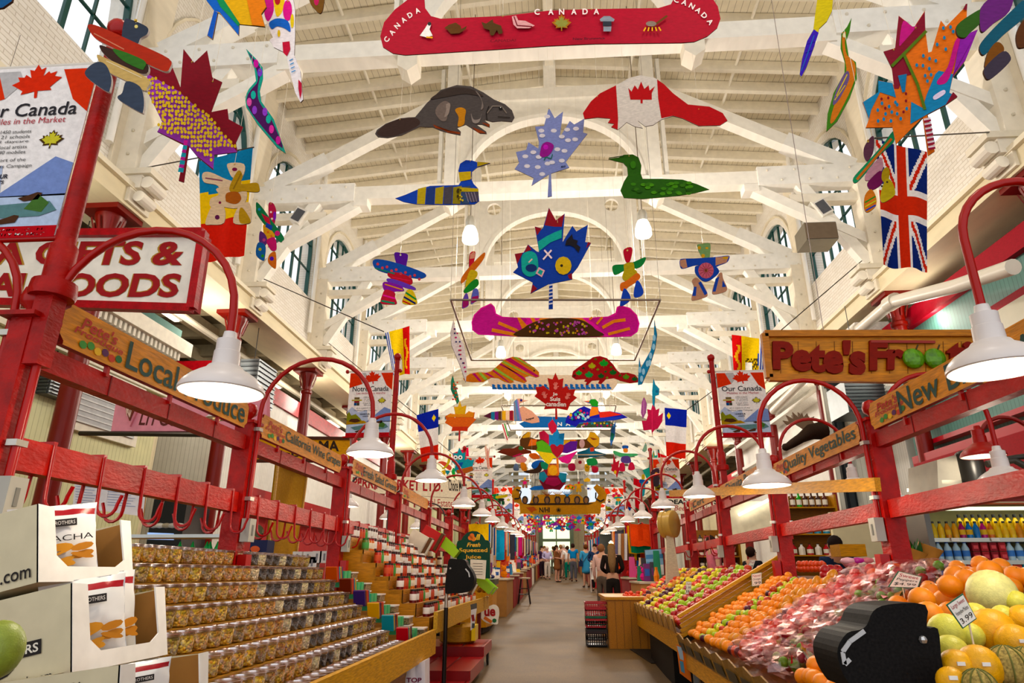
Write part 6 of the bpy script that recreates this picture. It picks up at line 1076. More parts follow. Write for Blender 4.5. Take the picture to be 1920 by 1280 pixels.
for k in range(7):
    x = -1.34-.14*k; i = 0; y = 6.95+.12*(k > 3)
    while y < 10.8:
        kd = [0, 0, 0, 1, 1, 3, 2, 2, 4, 1, 1, 4, 4, 2][(i+k) % 14] if k < 6 else [0, 0, 1, 1, 3, 4, 4, 4, 4][i % 9]
        lb = 'jar of %s on the %s wooden step' % (JC[kd][0], rw[k])
        if y < 9.6 or random.random() < .6:
            if kd not in jp: jp[kd] = jar(*JC[kd][1:], h=.16 if kd == 4 else .125); o = jp[kd]; o.location = (x, y, 1.0+.125*k); o['label'] = lb
            else: dup(jp[kd], (x, y, 1.0+.125*k), rz=random.random()*3, label=lb)
        y += .105; i += 1
# ---- green crates, boxes beyond the jars
def scoop(label, c, w_=.3, col='#9ac81c'):
    x, y, z = c; mb = MB()
    mb.poly([(x-.2, y-w_/2, z+.3), (x+.18, y-w_/2, z), (x+.18, y+w_/2, z), (x-.2, y+w_/2, z+.3)], col, 'gloss')
    for s in (-1, 1): mb.prism([(x-.2, y+s*w_/2, z+.3), (x+.18, y+s*w_/2, z), (x+.26, y+s*w_/2, z+.1), (x-.1, y+s*w_/2, z+.4)], (0, .006, 0), col, 'gloss')
    mb.prism([(x+.18, y-w_/2, z), (x+.18, y+w_/2, z), (x+.26, y+w_/2, z+.1), (x+.26, y-w_/2, z+.1)], (.006, 0, 0), col, 'gloss')
    return single(mb, 'produce_bin', label, 'bin', 'lime green bins')
scoop('lime green plastic bin tilted above the jars', (-1.75, 10.2, 1.62)); scoop('lime green plastic bin in front of the juice sign', (-1.3, 10.9, 1.1))
scoop('lime green plastic bin nearest the wooden juice counter', (-1.3, 11.35, 1.08))
for i, (x, y, z, c, lb) in enumerate(((-2.0, 9.6, 1.7, '#d8cdb8', 'open beige carton standing on the jar shelf'), (-1.9, 10.0, 1.78, '#c02020', 'red box lying on top of the jar shelf'), (-1.45, 10.3, 1.1, '#d8ccb4', 'white flapped carton below the upper green bin'))):
    single(MB().box((x, y, z+.1), (.34, .05, .28), c, 'matte', Matrix.Rotation(.5, 3, 'Y')).box((x+.12, y+.02, z+.06), (.04, .2, .26), '#5a3a1c', 'matte', Matrix.Rotation(.5, 3, 'Y')), 'carton', lb, 'carton')
for i in range(9):
    single(MB().ball((-1.25-.05*(i % 3), 11.3+.09*i, 1.14+.03*(i % 2)), .035, '#d8a020', 'fruit', 10, (1.3, 1, 1)), 'yellow_squash', 'small yellow squash in the bins before the juice counter', 'squash', 'yellow squashes', smooth=80)
# ---- bag dispensers
def dispenser(label, Y, crop, prof, pole, th=.2, slot=None):
    ox, oy, sc = crop; P = atY(Y); tp = lambda p: P(ox+p[0]/sc, oy+p[1]/sc); pts = [tp(p) for p in prof]
    c = sum(pts, V((0, 0, 0)))/len(pts); t = thing('bag_dispenser', label, 'dispenser', (c.x, Y, min(p.z for p in pts)))
    MB().prism(pts, (0, th, 0), '#151312', 'speckle').build('housing', t)
    if slot:
        mb = MB()
        for k in range(len(slot[0])-1): mb.bar(tp(slot[0][k])-V((0, .004, 0)), tp(slot[0][k+1])-V((0, .004, 0)), .012, .004, '#b8b8b8', 'gloss', up=(0, 1, 0))
        mb.build('guide_strip', t)
        mb = MB(); mb.ball(tp(slot[1])-V((0, .004, 0)), .012, '#c8c8c8', 'metal', 8); mb.build('screw', t)
        mb = MB(); mb.prism([tp(p)+V((0, .02, 0)) for p in slot[2]], (0, .14, 0), '#dcdce0', 'film'); mb.build('plastic_bag', t)
    if pole:
        x = pole; f = floorz(Y); MB().tube([(x, Y+.1, f), (x, Y+.1, c.z-.3)], .022, '#16110f', 'gloss', 8).tube([(x, Y+.1, c.z-.35), (x, Y+.1, c.z-.1)], .018, '#b8b0a4', 'metal', 8).lathe([(.16, f), (.16, f+.02), (.03, f+.03)], (x, Y+.1, 0), '#16110f', 'gloss', 16).build('stand_pole', t, smooth=50)
    return t
dispenser('black bag dispenser on a pole at the aisle end of the tub stand', 7.0, (780, 980, 5.816), spl([(345, 470), (362, 395), (440, 393), (530, 402), (560, 460), (600, 515), (635, 600), (625, 680), (580, 740), (500, 765), (400, 768), (320, 765), (325, 600)], 3), -1.17, .2,
          ([(540, 500), (575, 540), (585, 590)], (375, 498), [(470, 400), (550, 410), (545, 450), (480, 470)]))
dispenser('large black bag dispenser in the fruit display at the lower right', 2.2, (1280, 780, 2.56), spl([(885, 1000), (915, 935), (990, 903), (1165, 905), (1172, 1012), (1225, 1020), (1240, 1150), (1248, 1290), (1100, 1330), (860, 1330), (790, 1270), (752, 1190), (745, 1110), (790, 1040), (850, 1025)], 3), None, .2,
          ([(870, 1030), (800, 1080), (765, 1130), (775, 1190), (800, 1165)], (1150, 1072), [(930, 930), (1010, 925), (960, 1010), (915, 1030)]))
# ---- right: sloping fruit stands
t = thing('fruit_stand', 'sloping wooden fruit stand at the right foreground', 'display stand', (1.7, 4.5, 0))
mb = MB(); mb.prism([(1.16, 1.4, .74), (1.16, 7.05, .74), (2.3, 7.05, 1.38), (2.3, 1.4, 1.38)], (0, 0, -.05), '#6a3e18', 'wood'); mb.build('sloping_tray', t)
MB().prism([(1.15, 1.4, .56), (1.15, 7.0, .56), (1.15, 7.0, .72), (1.15, 1.4, .76)], (.03, 0, 0), '#c8903a', 'wood').build('front_board', t)
MB().bb(1.25, 2.1, 1.5, 6.9, .5, .58, '#5a3a1c', 'wood').build('base_shelf', t)
mb = MB()
for y in (2, 4.4, 6.8): mb.bb(1.25, 1.33, y, y+.08, floorz(y), .55, '#3a2614', 'wood').bb(2.05, 2.13, y, y+.08, floorz(y), 1.2, '#3a2614', 'wood')
mb.build('leg', t)
t = thing('fruit_stand', 'sloping wooden fruit stand further along, with apples and plums', 'display stand', (1.7, 10, 0))
MB().prism([(1.16, 7.25, .84), (1.16, 12.6, .9), (2.2, 12.6, 1.46), (2.2, 7.25, 1.42)], (0, 0, -.05), '#6a3e18', 'wood').build('sloping_tray', t)
MB().prism([(1.14, 7.1, .66), (1.14, 12.7, .66), (1.14, 12.7, .86), (1.14, 7.1, .84)], (.03, 0, 0), '#b88434', 'wood').build('front_board', t)
mb = MB()
for k in range(4): mb.bar((1.16, 7.12, .82+.045*k), (2.2, 7.12, 1.4+.045*k), .02, .035, '#b88434', 'woodx')
mb.bar((1.14, 7.1, 1.0), (2.2, 7.1, 1.57), .06, .03, '#c8963c', 'woodx'); mb.build('slatted_divider', t)
mb = MB()
for y in (7.4, 10.4): mb.bb(1.3, 1.36, y, y+.06, floorz(y), .7, '#8a8a88', 'metal').bb(2.05, 2.13, y, y+.08, floorz(y), 1.2, '#3a2614', 'wood')
mb.build('leg', t)
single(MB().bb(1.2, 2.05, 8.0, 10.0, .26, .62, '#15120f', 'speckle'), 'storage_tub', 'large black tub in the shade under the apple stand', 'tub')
# end cabinet, floor mat, baskets
t = thing('wooden_counter', 'vertical boarded wooden end counter between baskets and apples', 'counter', (1.15, 11.4, .33))
MB().bb(.7, 1.4, 10.95, 12.9, .33, 1.02, '#a86f2a', 'wood').build('counter_body', t); MB().bb(.67, 1.43, 10.92, 12.95, 1.02, 1.06, '#c08a3c', 'wood').build('counter_top', t)
mb = MB()
for k in range(6): mb.bb(.7+.116*k, .704+.116*k, 10.945, 10.95, .34, 1.0, '#5a3a14', 'matte')
mb.build('board_seams', t)
single(MB().prism([(1.15, 9.6, floorz(9.6)+.012), (2.3, 9.6, floorz(9.6)+.012), (2.3, 10.9, floorz(10.9)+.012), (1.0, 10.9, floorz(10.9)+.012)], (0, 0, -.01), '#2a241e', 'speckle'), 'floor_mat', 'dark rubber floor mat before the wooden end counter', 'mat')
cols = ['#1c1614', '#2a1414', '#9a141c', '#1f5a3c', '#a8161e', '#a8161e']
for k, c in enumerate(cols):
    mb = MB(); x, y, z = .53, 11.3, .35+[0, .08, .26, .3, .42, .5][k]; h = .24 if k == 0 else .13
    def ring(zz, g, hh): mb.bb(x-.15-g, x+.15+g, y-.2-g, y-.192-g, zz, zz+hh, c, 'gloss').bb(x-.15-g, x+.15+g, y+.192+g, y+.2+g, zz, zz+hh, c, 'gloss').bb(x-.15-g, x-.142-g, y-.2-g, y+.2+g, zz, zz+hh, c, 'gloss').bb(x+.142+g, x+.15+g, y-.2-g, y+.2+g, zz, zz+hh, c, 'gloss')
    ring(z+h-.03, .02, .03); ring(z+h*.45, .01, .012); ring(z, 0, .02)
    for i in range(9): mb.bb(x-.15+.034*i, x-.135+.034*i, y-.212, y-.2, z, z+h, c, 'gloss'); mb.bb(x-.165, x-.155, y-.2+.045*i, y-.185+.045*i, z, z+h, c, 'gloss')
    mb.bb(x-.14, x+.14, y-.19, y+.19, z, z+.01, c, 'gloss')
    single(mb, 'shopping_basket', '%s plastic shopping basket, %s from the floor in the stack' % (['black', 'dark', 'red', 'green', 'red', 'red'][k], ORD[k]), 'basket', 'stacked shopping baskets')
# ---- fruit
def fmesh(name, kind):
    mb = MB()
    if kind == 'orange': mb.ball((0, 0, 0), 1, '#ee8606', 'fruit', 16, (1, 1, .94)).ball((0, 0, .93), .06, '#5a6a20', 'matte', 6)
    elif kind == 'mandarin': mb.ball((0, 0, 0), 1, '#f08a08', 'fruit', 14, (1, 1, .9)).ball((0, 0, .88), .07, '#4a6a20', 'matte', 6)
    elif kind in ('apple', 'green_apple', 'nectarine', 'plum', 'yellow_apple', 'mango', 'tomato'):
        c = dict(apple='#a8141a', green_apple='#a4c024', nectarine='#c8401c', plum='#4a1428', yellow_apple='#d8c82c', mango='#d88a20', tomato='#d8401c')[kind]
        prof = [(0, -.78), (.3, -.86), (.62, -.68), (.88, -.3), (.98, .1), (.92, .45), (.66, .78), (.36, .84), (.14, .7), (0, .6)]
        if kind == 'plum': prof = [(0, -.8), (.5, -.66), (.8, -.2), (.84, .2), (.6, .66), (.2, .8), (0, .76)]
        if kind == 'mango': prof = [(0, -1), (.5, -.85), (.85, -.3), (.9, .2), (.6, .8), (.3, 1.1), (0, 1.2)]
        mb.lathe(prof, (0, 0, 0), c, 'mottled' if kind in ('nectarine', 'mango', 'apple') else 'fruit', 14)
        if kind != 'mango': mb.tube([(0, 0, .6), (.05, 0, .95)], .04, '#4a3a1a', n=4)
    return mb
FR = {}
def fruit(kind, name, loc, r, label, group, rot=None):
    if kind not in FR:
        o = fmesh(name, kind).build(name, None, label, name.replace('_', ' '), group, smooth=80, origin=(0, 0, 0)); FR[kind] = o; o.location = loc
    else:
        o = FR[kind].copy(); COL.objects.link(o); o.location = loc; o['label'] = label; o['group'] = group; o['category'] = name.replace('_', ' ')
        if not o.name.startswith(name): o.name = name
    o.scale = (r, r, r); o.rotation_euler = rot or (random.uniform(-.6, .6), random.uniform(-.6, .6), random.random()*6)
    return o
NM = dict(orange='orange', mandarin='mandarin_orange', apple='red_apple', green_apple='green_apple', nectarine='nectarine', plum='plum', yellow_apple='yellow_apple', mango='mango', tomato='orange_apricot')
def column(ya, yb, kinds, r, z0f, slope, place, x0=1.2, x1=2.12, heap=1):
    """a crate column running up the slope, filled with fruit"""
    x = x0+r; row = 0
    while x < x1:
        y = min(ya, yb)+r*(1.0 if row % 2 else 1.5)
        while y < max(ya, yb)-r*.6:
            kd = random.choice(kinds); k = r*random.uniform(.88, 1.1)
            z = z0f+(x-1.16)*slope+k+random.uniform(0, .012)
            fruit(kd, NM[kd], (x+random.uniform(-.28, .28)*r, y+random.uniform(-.3, .3)*r, z), k, '%s in the %s' % (NM[kd].replace('_', ' '), place), 'loose fruit on the stands')
            if heap > random.random()*2.0: kd = random.choice(kinds); fruit(kd, NM[kd], (x+r*random.uniform(.6, 1.2), y+r*random.uniform(.5, 1.1), z+r*random.uniform(.9, 1.2)), k, '%s in the %s' % (NM[kd].replace('_', ' '), place), 'loose fruit on the stands')
            y += r*2.04
        x += r*1.84; row += 1
S1 = .56
column(7.02, 6.55, ['mandarin'], .036, .78, S1, 'farthest crate column of the near stand, by the slatted divider')
column(6.55, 6.2, ['green_apple', 'nectarine', 'yellow_apple', 'plum'], .038, .78, S1, 'mixed crate column beside the mandarins', heap=.3)
column(6.2, 5.75, ['orange', 'mandarin', 'mandarin'], .04, .78, S1, 'orange crate column between two mixed columns', heap=.6)
column(5.75, 5.45, ['mango', 'orange', 'mango'], .044, .78, S1, 'mango crate column beside the red apples', heap=.4)
column(5.45, 5.05, ['apple', 'nectarine', 'plum'], .042, .78, S1, 'dark red crate column next to the bagged apples', heap=.5)
column(3.95, 3.25, ['orange'], .047, .8, S1, 'large orange column before the bag dispenser', heap=.7)
column(3.25, 2.95, ['orange'], .05, .8, S1, 'large orange column behind the bag dispenser', heap=.6, x0=1.2, x1=1.5)
SEC2 = [('nectarine', 'nectarine', 'apple'), ('apple', 'nectarine'), ('green_apple',), ('apple', 'nectarine'), ('yellow_apple', 'green_apple'), ('apple', 'tomato'), ('yellow_apple',), ('plum',), ('yellow_apple', 'mango'), ('tomato', 'mango'), ('plum',), ('yellow_apple', 'tomato'), ('tomato',)]
for i, ks in enumerate(SEC2):
    a = 7.25+.4*i; column(a, a+.4, list(ks), .043, .86+.004*i, .54, '%s crate column of the far apple stand counted from the divider' % ORD[i], x0=1.16, heap=.35)
column(11.4, 11.8, ['tomato'], .035, 1.02, 0, 'basket on the end counter', x0=1.0, x1=1.25)
# scalloped cardboard crate fronts
for i in range(13):
    y = 7.25+.4*i; mb = MB(); mb.prism([(1.13, y+.02, .84), (1.13, y+.38, .84), (1.1, y+.38, .95), (1.12, y+.3, .99), (1.12, y+.1, .99), (1.1, y+.02, .95)], (.012, 0, 0), '#b08a58', 'woodx')
    mb.bar((1.13, y+.01, .84), (1.1, y+.01, .97), .012, .012, '#6a4a28', 'matte'); single(mb, 'fruit_crate', 'thin wooden crate front at the edge of the far apple stand, %s from the divider' % ORD[i], 'crate', 'crate fronts of the far stand')
for i in range(9):
    y = 3.6+.385*i; mb = MB(); mb.prism([(1.14, y+.02, .7), (1.14, y+.36, .7), (1.1, y+.37, .83), (1.1, y+.2, .86), (1.1, y+.01, .83)], (.012, 0, 0), '#8a6a3c', 'woodx'); mb.prism([(1.125, y+.03, .72), (1.125, y+.3, .72), (1.105, y+.3, .79), (1.105, y+.05, .79)], (-.003, 0, 0), '#4a4230', 'matte')
    single(mb, 'fruit_crate', 'torn cardboard crate front at the edge of the near fruit stand, %s from the camera' % ORD[i], 'crate', 'crate fronts of the near stand')
# bagged fruit
def bag(c, R_, label, fill, tint, n=7, foil=None):
    t = thing('bag_of_apples' if not foil else 'bag_of_grapes', label, 'fruit bag', c, 'bagged fruit on the near stand'); c = V(c)
    mb = MB(); rr = random.Random(int(c.x*1000+c.y*7777))
    for k in range(n):
        a = k*2.4; q = c+V((math.cos(a)*R_*.5*(k > 0), math.sin(a)*R_*.5*(k > 0), R_*.1+.03*(k % 3))); mb.ball(q, .043 if not foil else .03, rr.choice(fill), 'fruit', 10)
    mb.build('fruit_filling', t, smooth=80)
    mb = MB(); N_ = 18; M_ = 10; vs = []
    for i in range(M_+1):
        th = math.pi*i/M_
        for j in range(N_):
            a = 2*math.pi*j/N_; k = 1+.16*math.sin(5*a+3*th+c.y*9)*math.sin(th)+.1*rr.uniform(-1, 1)*math.sin(th)
            vs.append(c+V((math.cos(a)*math.sin(th)*R_*k*1.15, math.sin(a)*math.sin(th)*R_*k, -math.cos(th)*R_*.62*k+.03)))
    mb.add(vs, [(i*N_+j, i*N_+(j+1) % N_, (i+1)*N_+(j+1) % N_, (i+1)*N_+j) for i in range(M_) for j in range(N_)], '#ffffff', 'film')
    if foil:
        for k in range(8):
            a = rr.random()*6.28; q = c+V((math.cos(a)*R_*.75, math.sin(a)*R_*.7, R_*(.15+.4*rr.random()))); e = [V((rr.uniform(-1, 1), rr.uniform(-1, 1), rr.uniform(-.6, .6)))*R_*.36 for _ in range(4)]
            mb.poly([q+e[0], q+e[1], q+e[2]], rr.choice(foil), 'gloss')
    mb.build('plastic_bag', t)
    return t
k = 0
for r_ in range(8):
    for y in (4.9, 4.62):
        x = 1.28+.115*r_; bag((x, y+.03*(r_ % 2), .83+(x-1.16)*S1), .14, 'clear bag of pinkish red apples, %s row up the slope %s' % (ORD[r_], 'beside loose fruit' if y > 4.8 else 'beside the red foil bags'), ['#a8241c', '#b84030', '#a82830', '#c05a3c'], 0)
for r_ in range(8):
    for y in (4.38, 4.1):
        x = 1.28+.12*r_; bag((x, y+.04*(r_ % 2), .83+(x-1.16)*S1), .14, 'crinkled red printed bag of grapes, %s row up the slope %s' % (ORD[r_], 'beside bagged apples' if y > 4.2 else 'beside large oranges'), ['#6a1420', '#8a2a2a', '#5a8a2a'], 0, n=8, foil=['#a81018', '#c8b8b8', '#b88a18', '#8e0c16', '#a81420', '#980e18'])
# oranges and melons placed round the dispenser
cr = lambda x, y: (1280+x/2.56, 780+y/2.56)
for i, (x, y, r) in enumerate(((1310, 765, 48), (1285, 815, 52), (1362, 785, 50), (1475, 745, 52), (1192, 845, 46), (1148, 880, 56), (1060, 868, 40), (1035, 905, 42), (1182, 955, 62), (1285, 945, 52), (1345, 855, 46), (1385, 885, 46), (1262, 885, 50), (1215, 800, 36))):
    Y = .052*1230/(r/2.56); P = atY(Y)(*cr(x, y)); fruit('orange', 'orange', P, .05, 'large orange heaped between the red bags and the melons', 'heaped oranges by the melons')
def melon(x, y, r, kind, label):
    Y = 2.85-(y-850)/430*.75; R9_ = r/2.56*Y/1230*.93; P = atY(Y)(*cr(x, y)); c = dict(gold='#e8a814', pale='#d4cf6a', tan='#a8904c', honey='#e0dc98')[kind]
    mb = MB().ball(P, R9_, c, 'fruit' if kind != 'tan' else 'speckle', 22, (1, 1, 1.02)); 
    if kind == 'gold': mb.box(P+V((-.012, -R9_+.001, .015)), (.022, .004, .01), '#f4f0e8', 'gloss')
    if kind == 'tan':
        for k in range(10): a = k*.628; mb.tube([P+V((math.cos(a)*math.sin(q)*R9_*1.01, math.sin(a)*math.sin(q)*R9_*1.01, math.cos(q)*R9_*1.03)) for q in [.2+.27*j for j in range(11)]], .0025, '#6a6a2c', n=4)
    return mb.build('melon', None, label, 'melon', 'melons at the right corner', smooth=80)
for a in ((1485, 852, 104, 'honey', 'big pale honeydew on top of the melon heap'), (1490, 1040, 102, 'gold', 'golden melon below the honeydew and card'), (1600, 1095, 84, 'gold', 'golden melon at the right edge, mid height'), (1272, 1040, 82, 'pale', 'pale green melon beside the dispenser top'), (1292, 1138, 76, 'pale', 'pale green melon against the dispenser'), (1318, 1205, 74, 'gold', 'small golden melon above the photo bottom'), (1425, 1205, 92, 'gold', 'golden melon in the middle of the lowest row'), (1562, 1205, 88, 'tan', 'netted tan melon at the lower right'), (1640, 985, 70, 'gold', 'golden melon cut by the right edge'), (1405, 965, 62, 'pale', 'pale melon behind the card'), (1385, 1055, 56, 'pale', 'pale melon between two golden ones'), (1290, 1275, 62, 'gold', 'golden melon cut by the bottom edge'), (1425, 1300, 72, 'tan', 'netted melon cut by the bottom edge'), (1605, 895, 52, 'pale', 'pale melon right of the honeydew'), (1540, 965, 52, 'pale', 'pale melon right below the honeydew'), (1655, 1190, 70, 'tan', 'netted tan melon cut by the right edge')): melon(*a)
# price cards
def card(label, Y, q, lines, edge='#2a6a4a', crop=(0, 0, 1), th=.003, cols=('#a82030', '#2a2420')):
    ox, oy, sc = crop; P = atY(Y); c = [P(ox+x/sc, oy+y/sc) for x, y in q]; mb = MB(); mb.prism(c, (0, th, 0), edge)       # q: bl br tr tl
    m = sum(c, V((0, 0, 0)))/4; mb.poly([m+(p-m)*.92-V((0, .0015, 0)) for p in c], '#f0ebe0')
    n = len(lines)
    for i, s in enumerate(lines):
        v1 = .9-.84*i/n; v0 = v1-.84/n*.72; qq = [c[0]*(1-u)*(1-v)+c[1]*u*(1-v)+c[2]*u*v+c[3]*(1-u)*v for u, v in ((.12, v0), (.88, v0), (.88, v1), (.12, v1))]
        mb.text(s, [p-V((0, .003, 0)) for p in qq], cols[0] if i == 0 else cols[1], raise_=0)
    mb.bar((c[0]+c[1])/2+V((0, .004, 0)), (c[0]+c[1])/2+V((0, .004, -.12)), .004, .004, '#d8c8a8'); return mb.build('price_card', None, label, 'price card', 'handwritten price cards')
card('green edged card reading honeydew melons 3.99 in the melon heap', 2.25, [(1345, 1020), (1412, 972), (1345, 850), (1265, 905)], ['Large Sweet', 'Honeydew Melons', '3.99'], crop=(1280, 780, 2.56))
card('green edged card reading sweet peppers 4.99 above the red bags', 3.9, [(985, 820), (1130, 825), (1150, 770), (1035, 742)], ['Sweet', 'Peppers', '$4.99'], crop=(1280, 780, 2.56))
card('white price card above the wooden divider of the fruit stands', 7.0, [(332, 818), (381, 812), (379, 748), (329, 756)], ['Navel', 'Oranges', '.99'], crop=(1280, 780, 2.56), edge='#5a8a5a')
card('narrow white card among the yellow apples of the far stand', 8.6, [(14, 855), (42, 855), (42, 793), (16, 793)], ['Apple', '1.99', 'lb'], crop=(1280, 780, 2.56), edge='#8a8a88')
card('narrow white card among the red apples of the far stand', 8.6, [(218, 775), (242, 772), (243, 722), (220, 724)], ['Gala', '1.99', 'lb'], crop=(1280, 780, 2.56), edge='#8a8a88')
card('white card at the back of the far apple stand', 8.8, [(305, 738), (335, 735), (350, 690), (325, 690)], ['Fuji', '2.49'], crop=(1280, 780, 2.56), edge='#8a8a88')
P = atY(6.9); mb = MB(); q = [P(1268, 1208), (P(1298, 1278)), P(1299, 1228), P(1287, 1216)]
mb.prism([P(1268, 1207), P(1275, 1262), P(1297, 1279), P(1288, 1216)], (0, .01, 0), '#e07018', 'gloss'); mb.poly([P(1269, 1210)-V((0, .002, 0)), P(1275, 1235)-V((0, .002, 0)), P(1282, 1238)-V((0, .002, 0)), P(1279, 1214)-V((0, .002, 0))], '#a8c0d0'); mb.poly([P(1274, 1238)-V((0, .003, 0)), P(1277, 1258)-V((0, .003, 0)), P(1284, 1262)-V((0, .003, 0)), P(1281, 1240)-V((0, .003, 0))], '#4a90b0')
single(mb, 'printed_bag', 'orange and blue printed bag hanging at the corner of the near fruit stand', 'printed bag')
# ================= SHOPS BEHIND THE STALLS =================
def S(mb, name, label, cat, group=None, **k): return mb.build(name, None, label, cat, group, **k)
# left: pale green kiosk with white dentil cornice
t = thing('market_kiosk', 'pale green boarded kiosk with white dentil cornice behind the gelato sign', 'kiosk', (-7.6, 8, .2))
MB().bb(-7.4, -7.1, 4.0, 11.0, .1, 5.0, '#ffffff', 'siding_green').bb(-11, -7.1, 11.0, 11.1, .1, 5.0, '#ffffff', 'siding_cream').build('kiosk_wall', t)
mb = MB().bb(-7.5, -6.95, 4.0, 11.1, 4.9, 5.02, '#f0ecdc').bb(-7.5, -6.8, 4.0, 11.2, 5.2, 5.45, '#f0ecdc').bb(-7.1, -7.02, 4.0, 11.1, 4.4, 4.9, '#e8e4d0')
for k in range(58): mb.bb(-6.98, -6.86, 4.05+.12*k, 4.11+.12*k, 5.06, 5.2, '#e8e4d4')
mb.bb(-7.4, -7.0, 4, 11.1, 5.45, 5.7, '#3a6a62').build('cornice', t)
for y0, y1, z0, z1 in ((8.8, 10.3, 3.5, 4.25),):
    f = MB().bb(-7.12, -7.02, y0-.12, y1+.12, z0-.12, z1+.12, '#ece8d8').bb(-7.06, -7.0, y0, y1, z0, z1, '#b8bcc0'); 
    for k in range(9): f.bb(-7.0, -6.99, y0, y1, z0+(z1-z0)*k/9, z0+(z1-z0)*k/9+.02, '#d8dcde')
    f.build('window', t)
# gelato sign
P = pl((-4.5, 7.6, 3.2), (.12, 1, 0)); mb = MB()
mb.prism([P(208, 808), P(500, 808), P(500, 735), P(218, 750)], (0, .1, 0), '#e08ea2', 'matte', side='#c06478')
mb.text("Li'l Gelato", [P(260, 797), P(372, 800), P(372, 770), P(262, 766)], '#5a2420', shear=.35, bold=.01)
mb.prism([P(228, 750), P(268, 752), P(246, 800)], (0, -.03, 0), '#e08a9c'); mb.prism([P(235, 752), P(262, 754), P(247, 790)], (0, -.05, 0), '#7a3a28')
for k in range(4): mb.bar(P(238+6*k, 754)-V((0, .055, 0)), P(248, 784)-V((0, .055, 0)), .006, .006, '#e8c8b8'); mb.bar(P(259-6*k, 755)-V((0, .055, 0)), P(243, 770+4*k)-V((0, .055, 0)), .006, .006, '#e8c8b8')
S(mb, 'shop_sign', 'pink board with brown cursive lettering and an ice cream cone', 'sign')
S(MB().tube([P(150, 812), P(500, 816)], .03, '#3a3430', 'metal'), 'ceiling_pipe', 'dark horizontal pipe below the pink gelato sign', 'rail')
# small kiosk counter, menu boards, cooler, squeeze bottles
t = thing('food_counter', 'wooden food counter with glass shelf behind the tub rows', 'counter', (-4.4, 6.6, .2)); a = atY(6.2)
MB().bb(-5.2, -3.0, 6.2, 7.0, .2, 1.45, '#b87a30', 'woodx').build('counter_body', t)
MB().bb(-4.4, -3.1, 6.2, 6.5, 1.72, 1.75, '#d8e0e0', 'gloss').bb(-4.4, -4.36, 6.2, 6.25, 1.45, 1.75, '#b88038').build('glass_shelf', t)
P = atY(7.2)
for q, lb in (([(136, 952), (196, 958), (205, 912), (140, 905)], 'white menu board with blue writing, left one'), ([(196, 958), (268, 968), (274, 916), (206, 910)], 'white menu board with blue writing, right one')):
    mb = MB(); mb.prism([P(*x) for x in q], (0, .02, 0), '#e6e4ea', side='#a87a3c')
    for k in range(7): y_ = q[3][1]+6+k*5; mb.bar(P(q[0][0]+6, y_)-V((0, .004, 0)), P(q[1][0]-14-4*(k % 3), y_+3)-V((0, .004, 0)), .004, .004, '#6a80b0')
    S(mb, 'menu_board', lb, 'menu board')
P = atY(8.4); a, b = P(275, 1015), P(352, 935)
t = thing('drinks_fridge', 'black drinks fridge with lit blue panel behind the counter', 'fridge', (a.x, 8.4, a.z))
MB().bb(a.x, b.x, 8.4, 9.0, floorz(8.4), b.z, '#14161a', 'gloss').build('fridge_body', t)
MB().prism([P(278, 998), P(326, 1000), P(326, 1012), P(278, 1011)], (0, -.02, 0), '#7a98c8', 'screen').build('lit_panel', t)
mb = MB()
for k in range(5): mb.ball(P(288+12*k, 985), .07, ['#c8c8c0', '#e0e0d8', '#b0a890'][k % 3], 'gloss', 8, (1, .6, .5))
mb.build('stacked_cups', t)
for k, x in enumerate((333, 357, 384, 390, 404)):
    p = atY(6.3)(x, 1050); S(MB().lathe([(.03, 0), (.03, .1), (.022, .12), (.018, .13), (.005, .17)], p, '#1f9a48' if k != 0 else '#1f9a48', 'gloss', 10), 'squeeze_bottle', 'green topped squeeze bottle standing behind the top tub row', 'bottle', 'green squeeze bottles', smooth=50)
# louvred heaters
def heater(label, Y, x0, x1, y0, y1, d=.5):
    P = atY(Y); a, b = P(x0, y1), P(x1, y0); t = thing('unit_heater', label, 'heater', (a.x, Y, a.z))
    MB().bb(a.x, b.x, Y, Y+d, a.z, b.z, '#74797c', 'metal').build('heater_body', t)
    mb = MB()
    for k in range(9): z = a.z+(b.z-a.z)*(k+.5)/9; mb.bar((b.x+.02, Y+.02, z), (b.x+.02, Y+d-.02, z), .03, .012, '#8a9094', 'metal')
    for k in range(9): z = a.z+(b.z-a.z)*(k+.5)/9; mb.bar((a.x+.02, Y-.02, z), (b.x-.02, Y-.02, z), .012, .03, '#5a6064', 'metal')
    mb.build('louvres', t); MB().tube([((a.x+b.x)/2, Y+.2, b.z), ((a.x+b.x)/2, Y+.2, 6.65)], .008, '#3a3a3a', 'metal', 5).build('hanger_rod', t)
heater('grey louvred heater hanging behind the first left post', 8.2, 45, 104, 680, 738, .6)
heater('grey louvred heater under the left gallery beyond the gelato sign', 12.9, 440, 487, 672, 752, .9)
heater('dark louvred heater under the right gallery behind the carved sign', 12.9, 1592, 1655, 712, 772, .9)
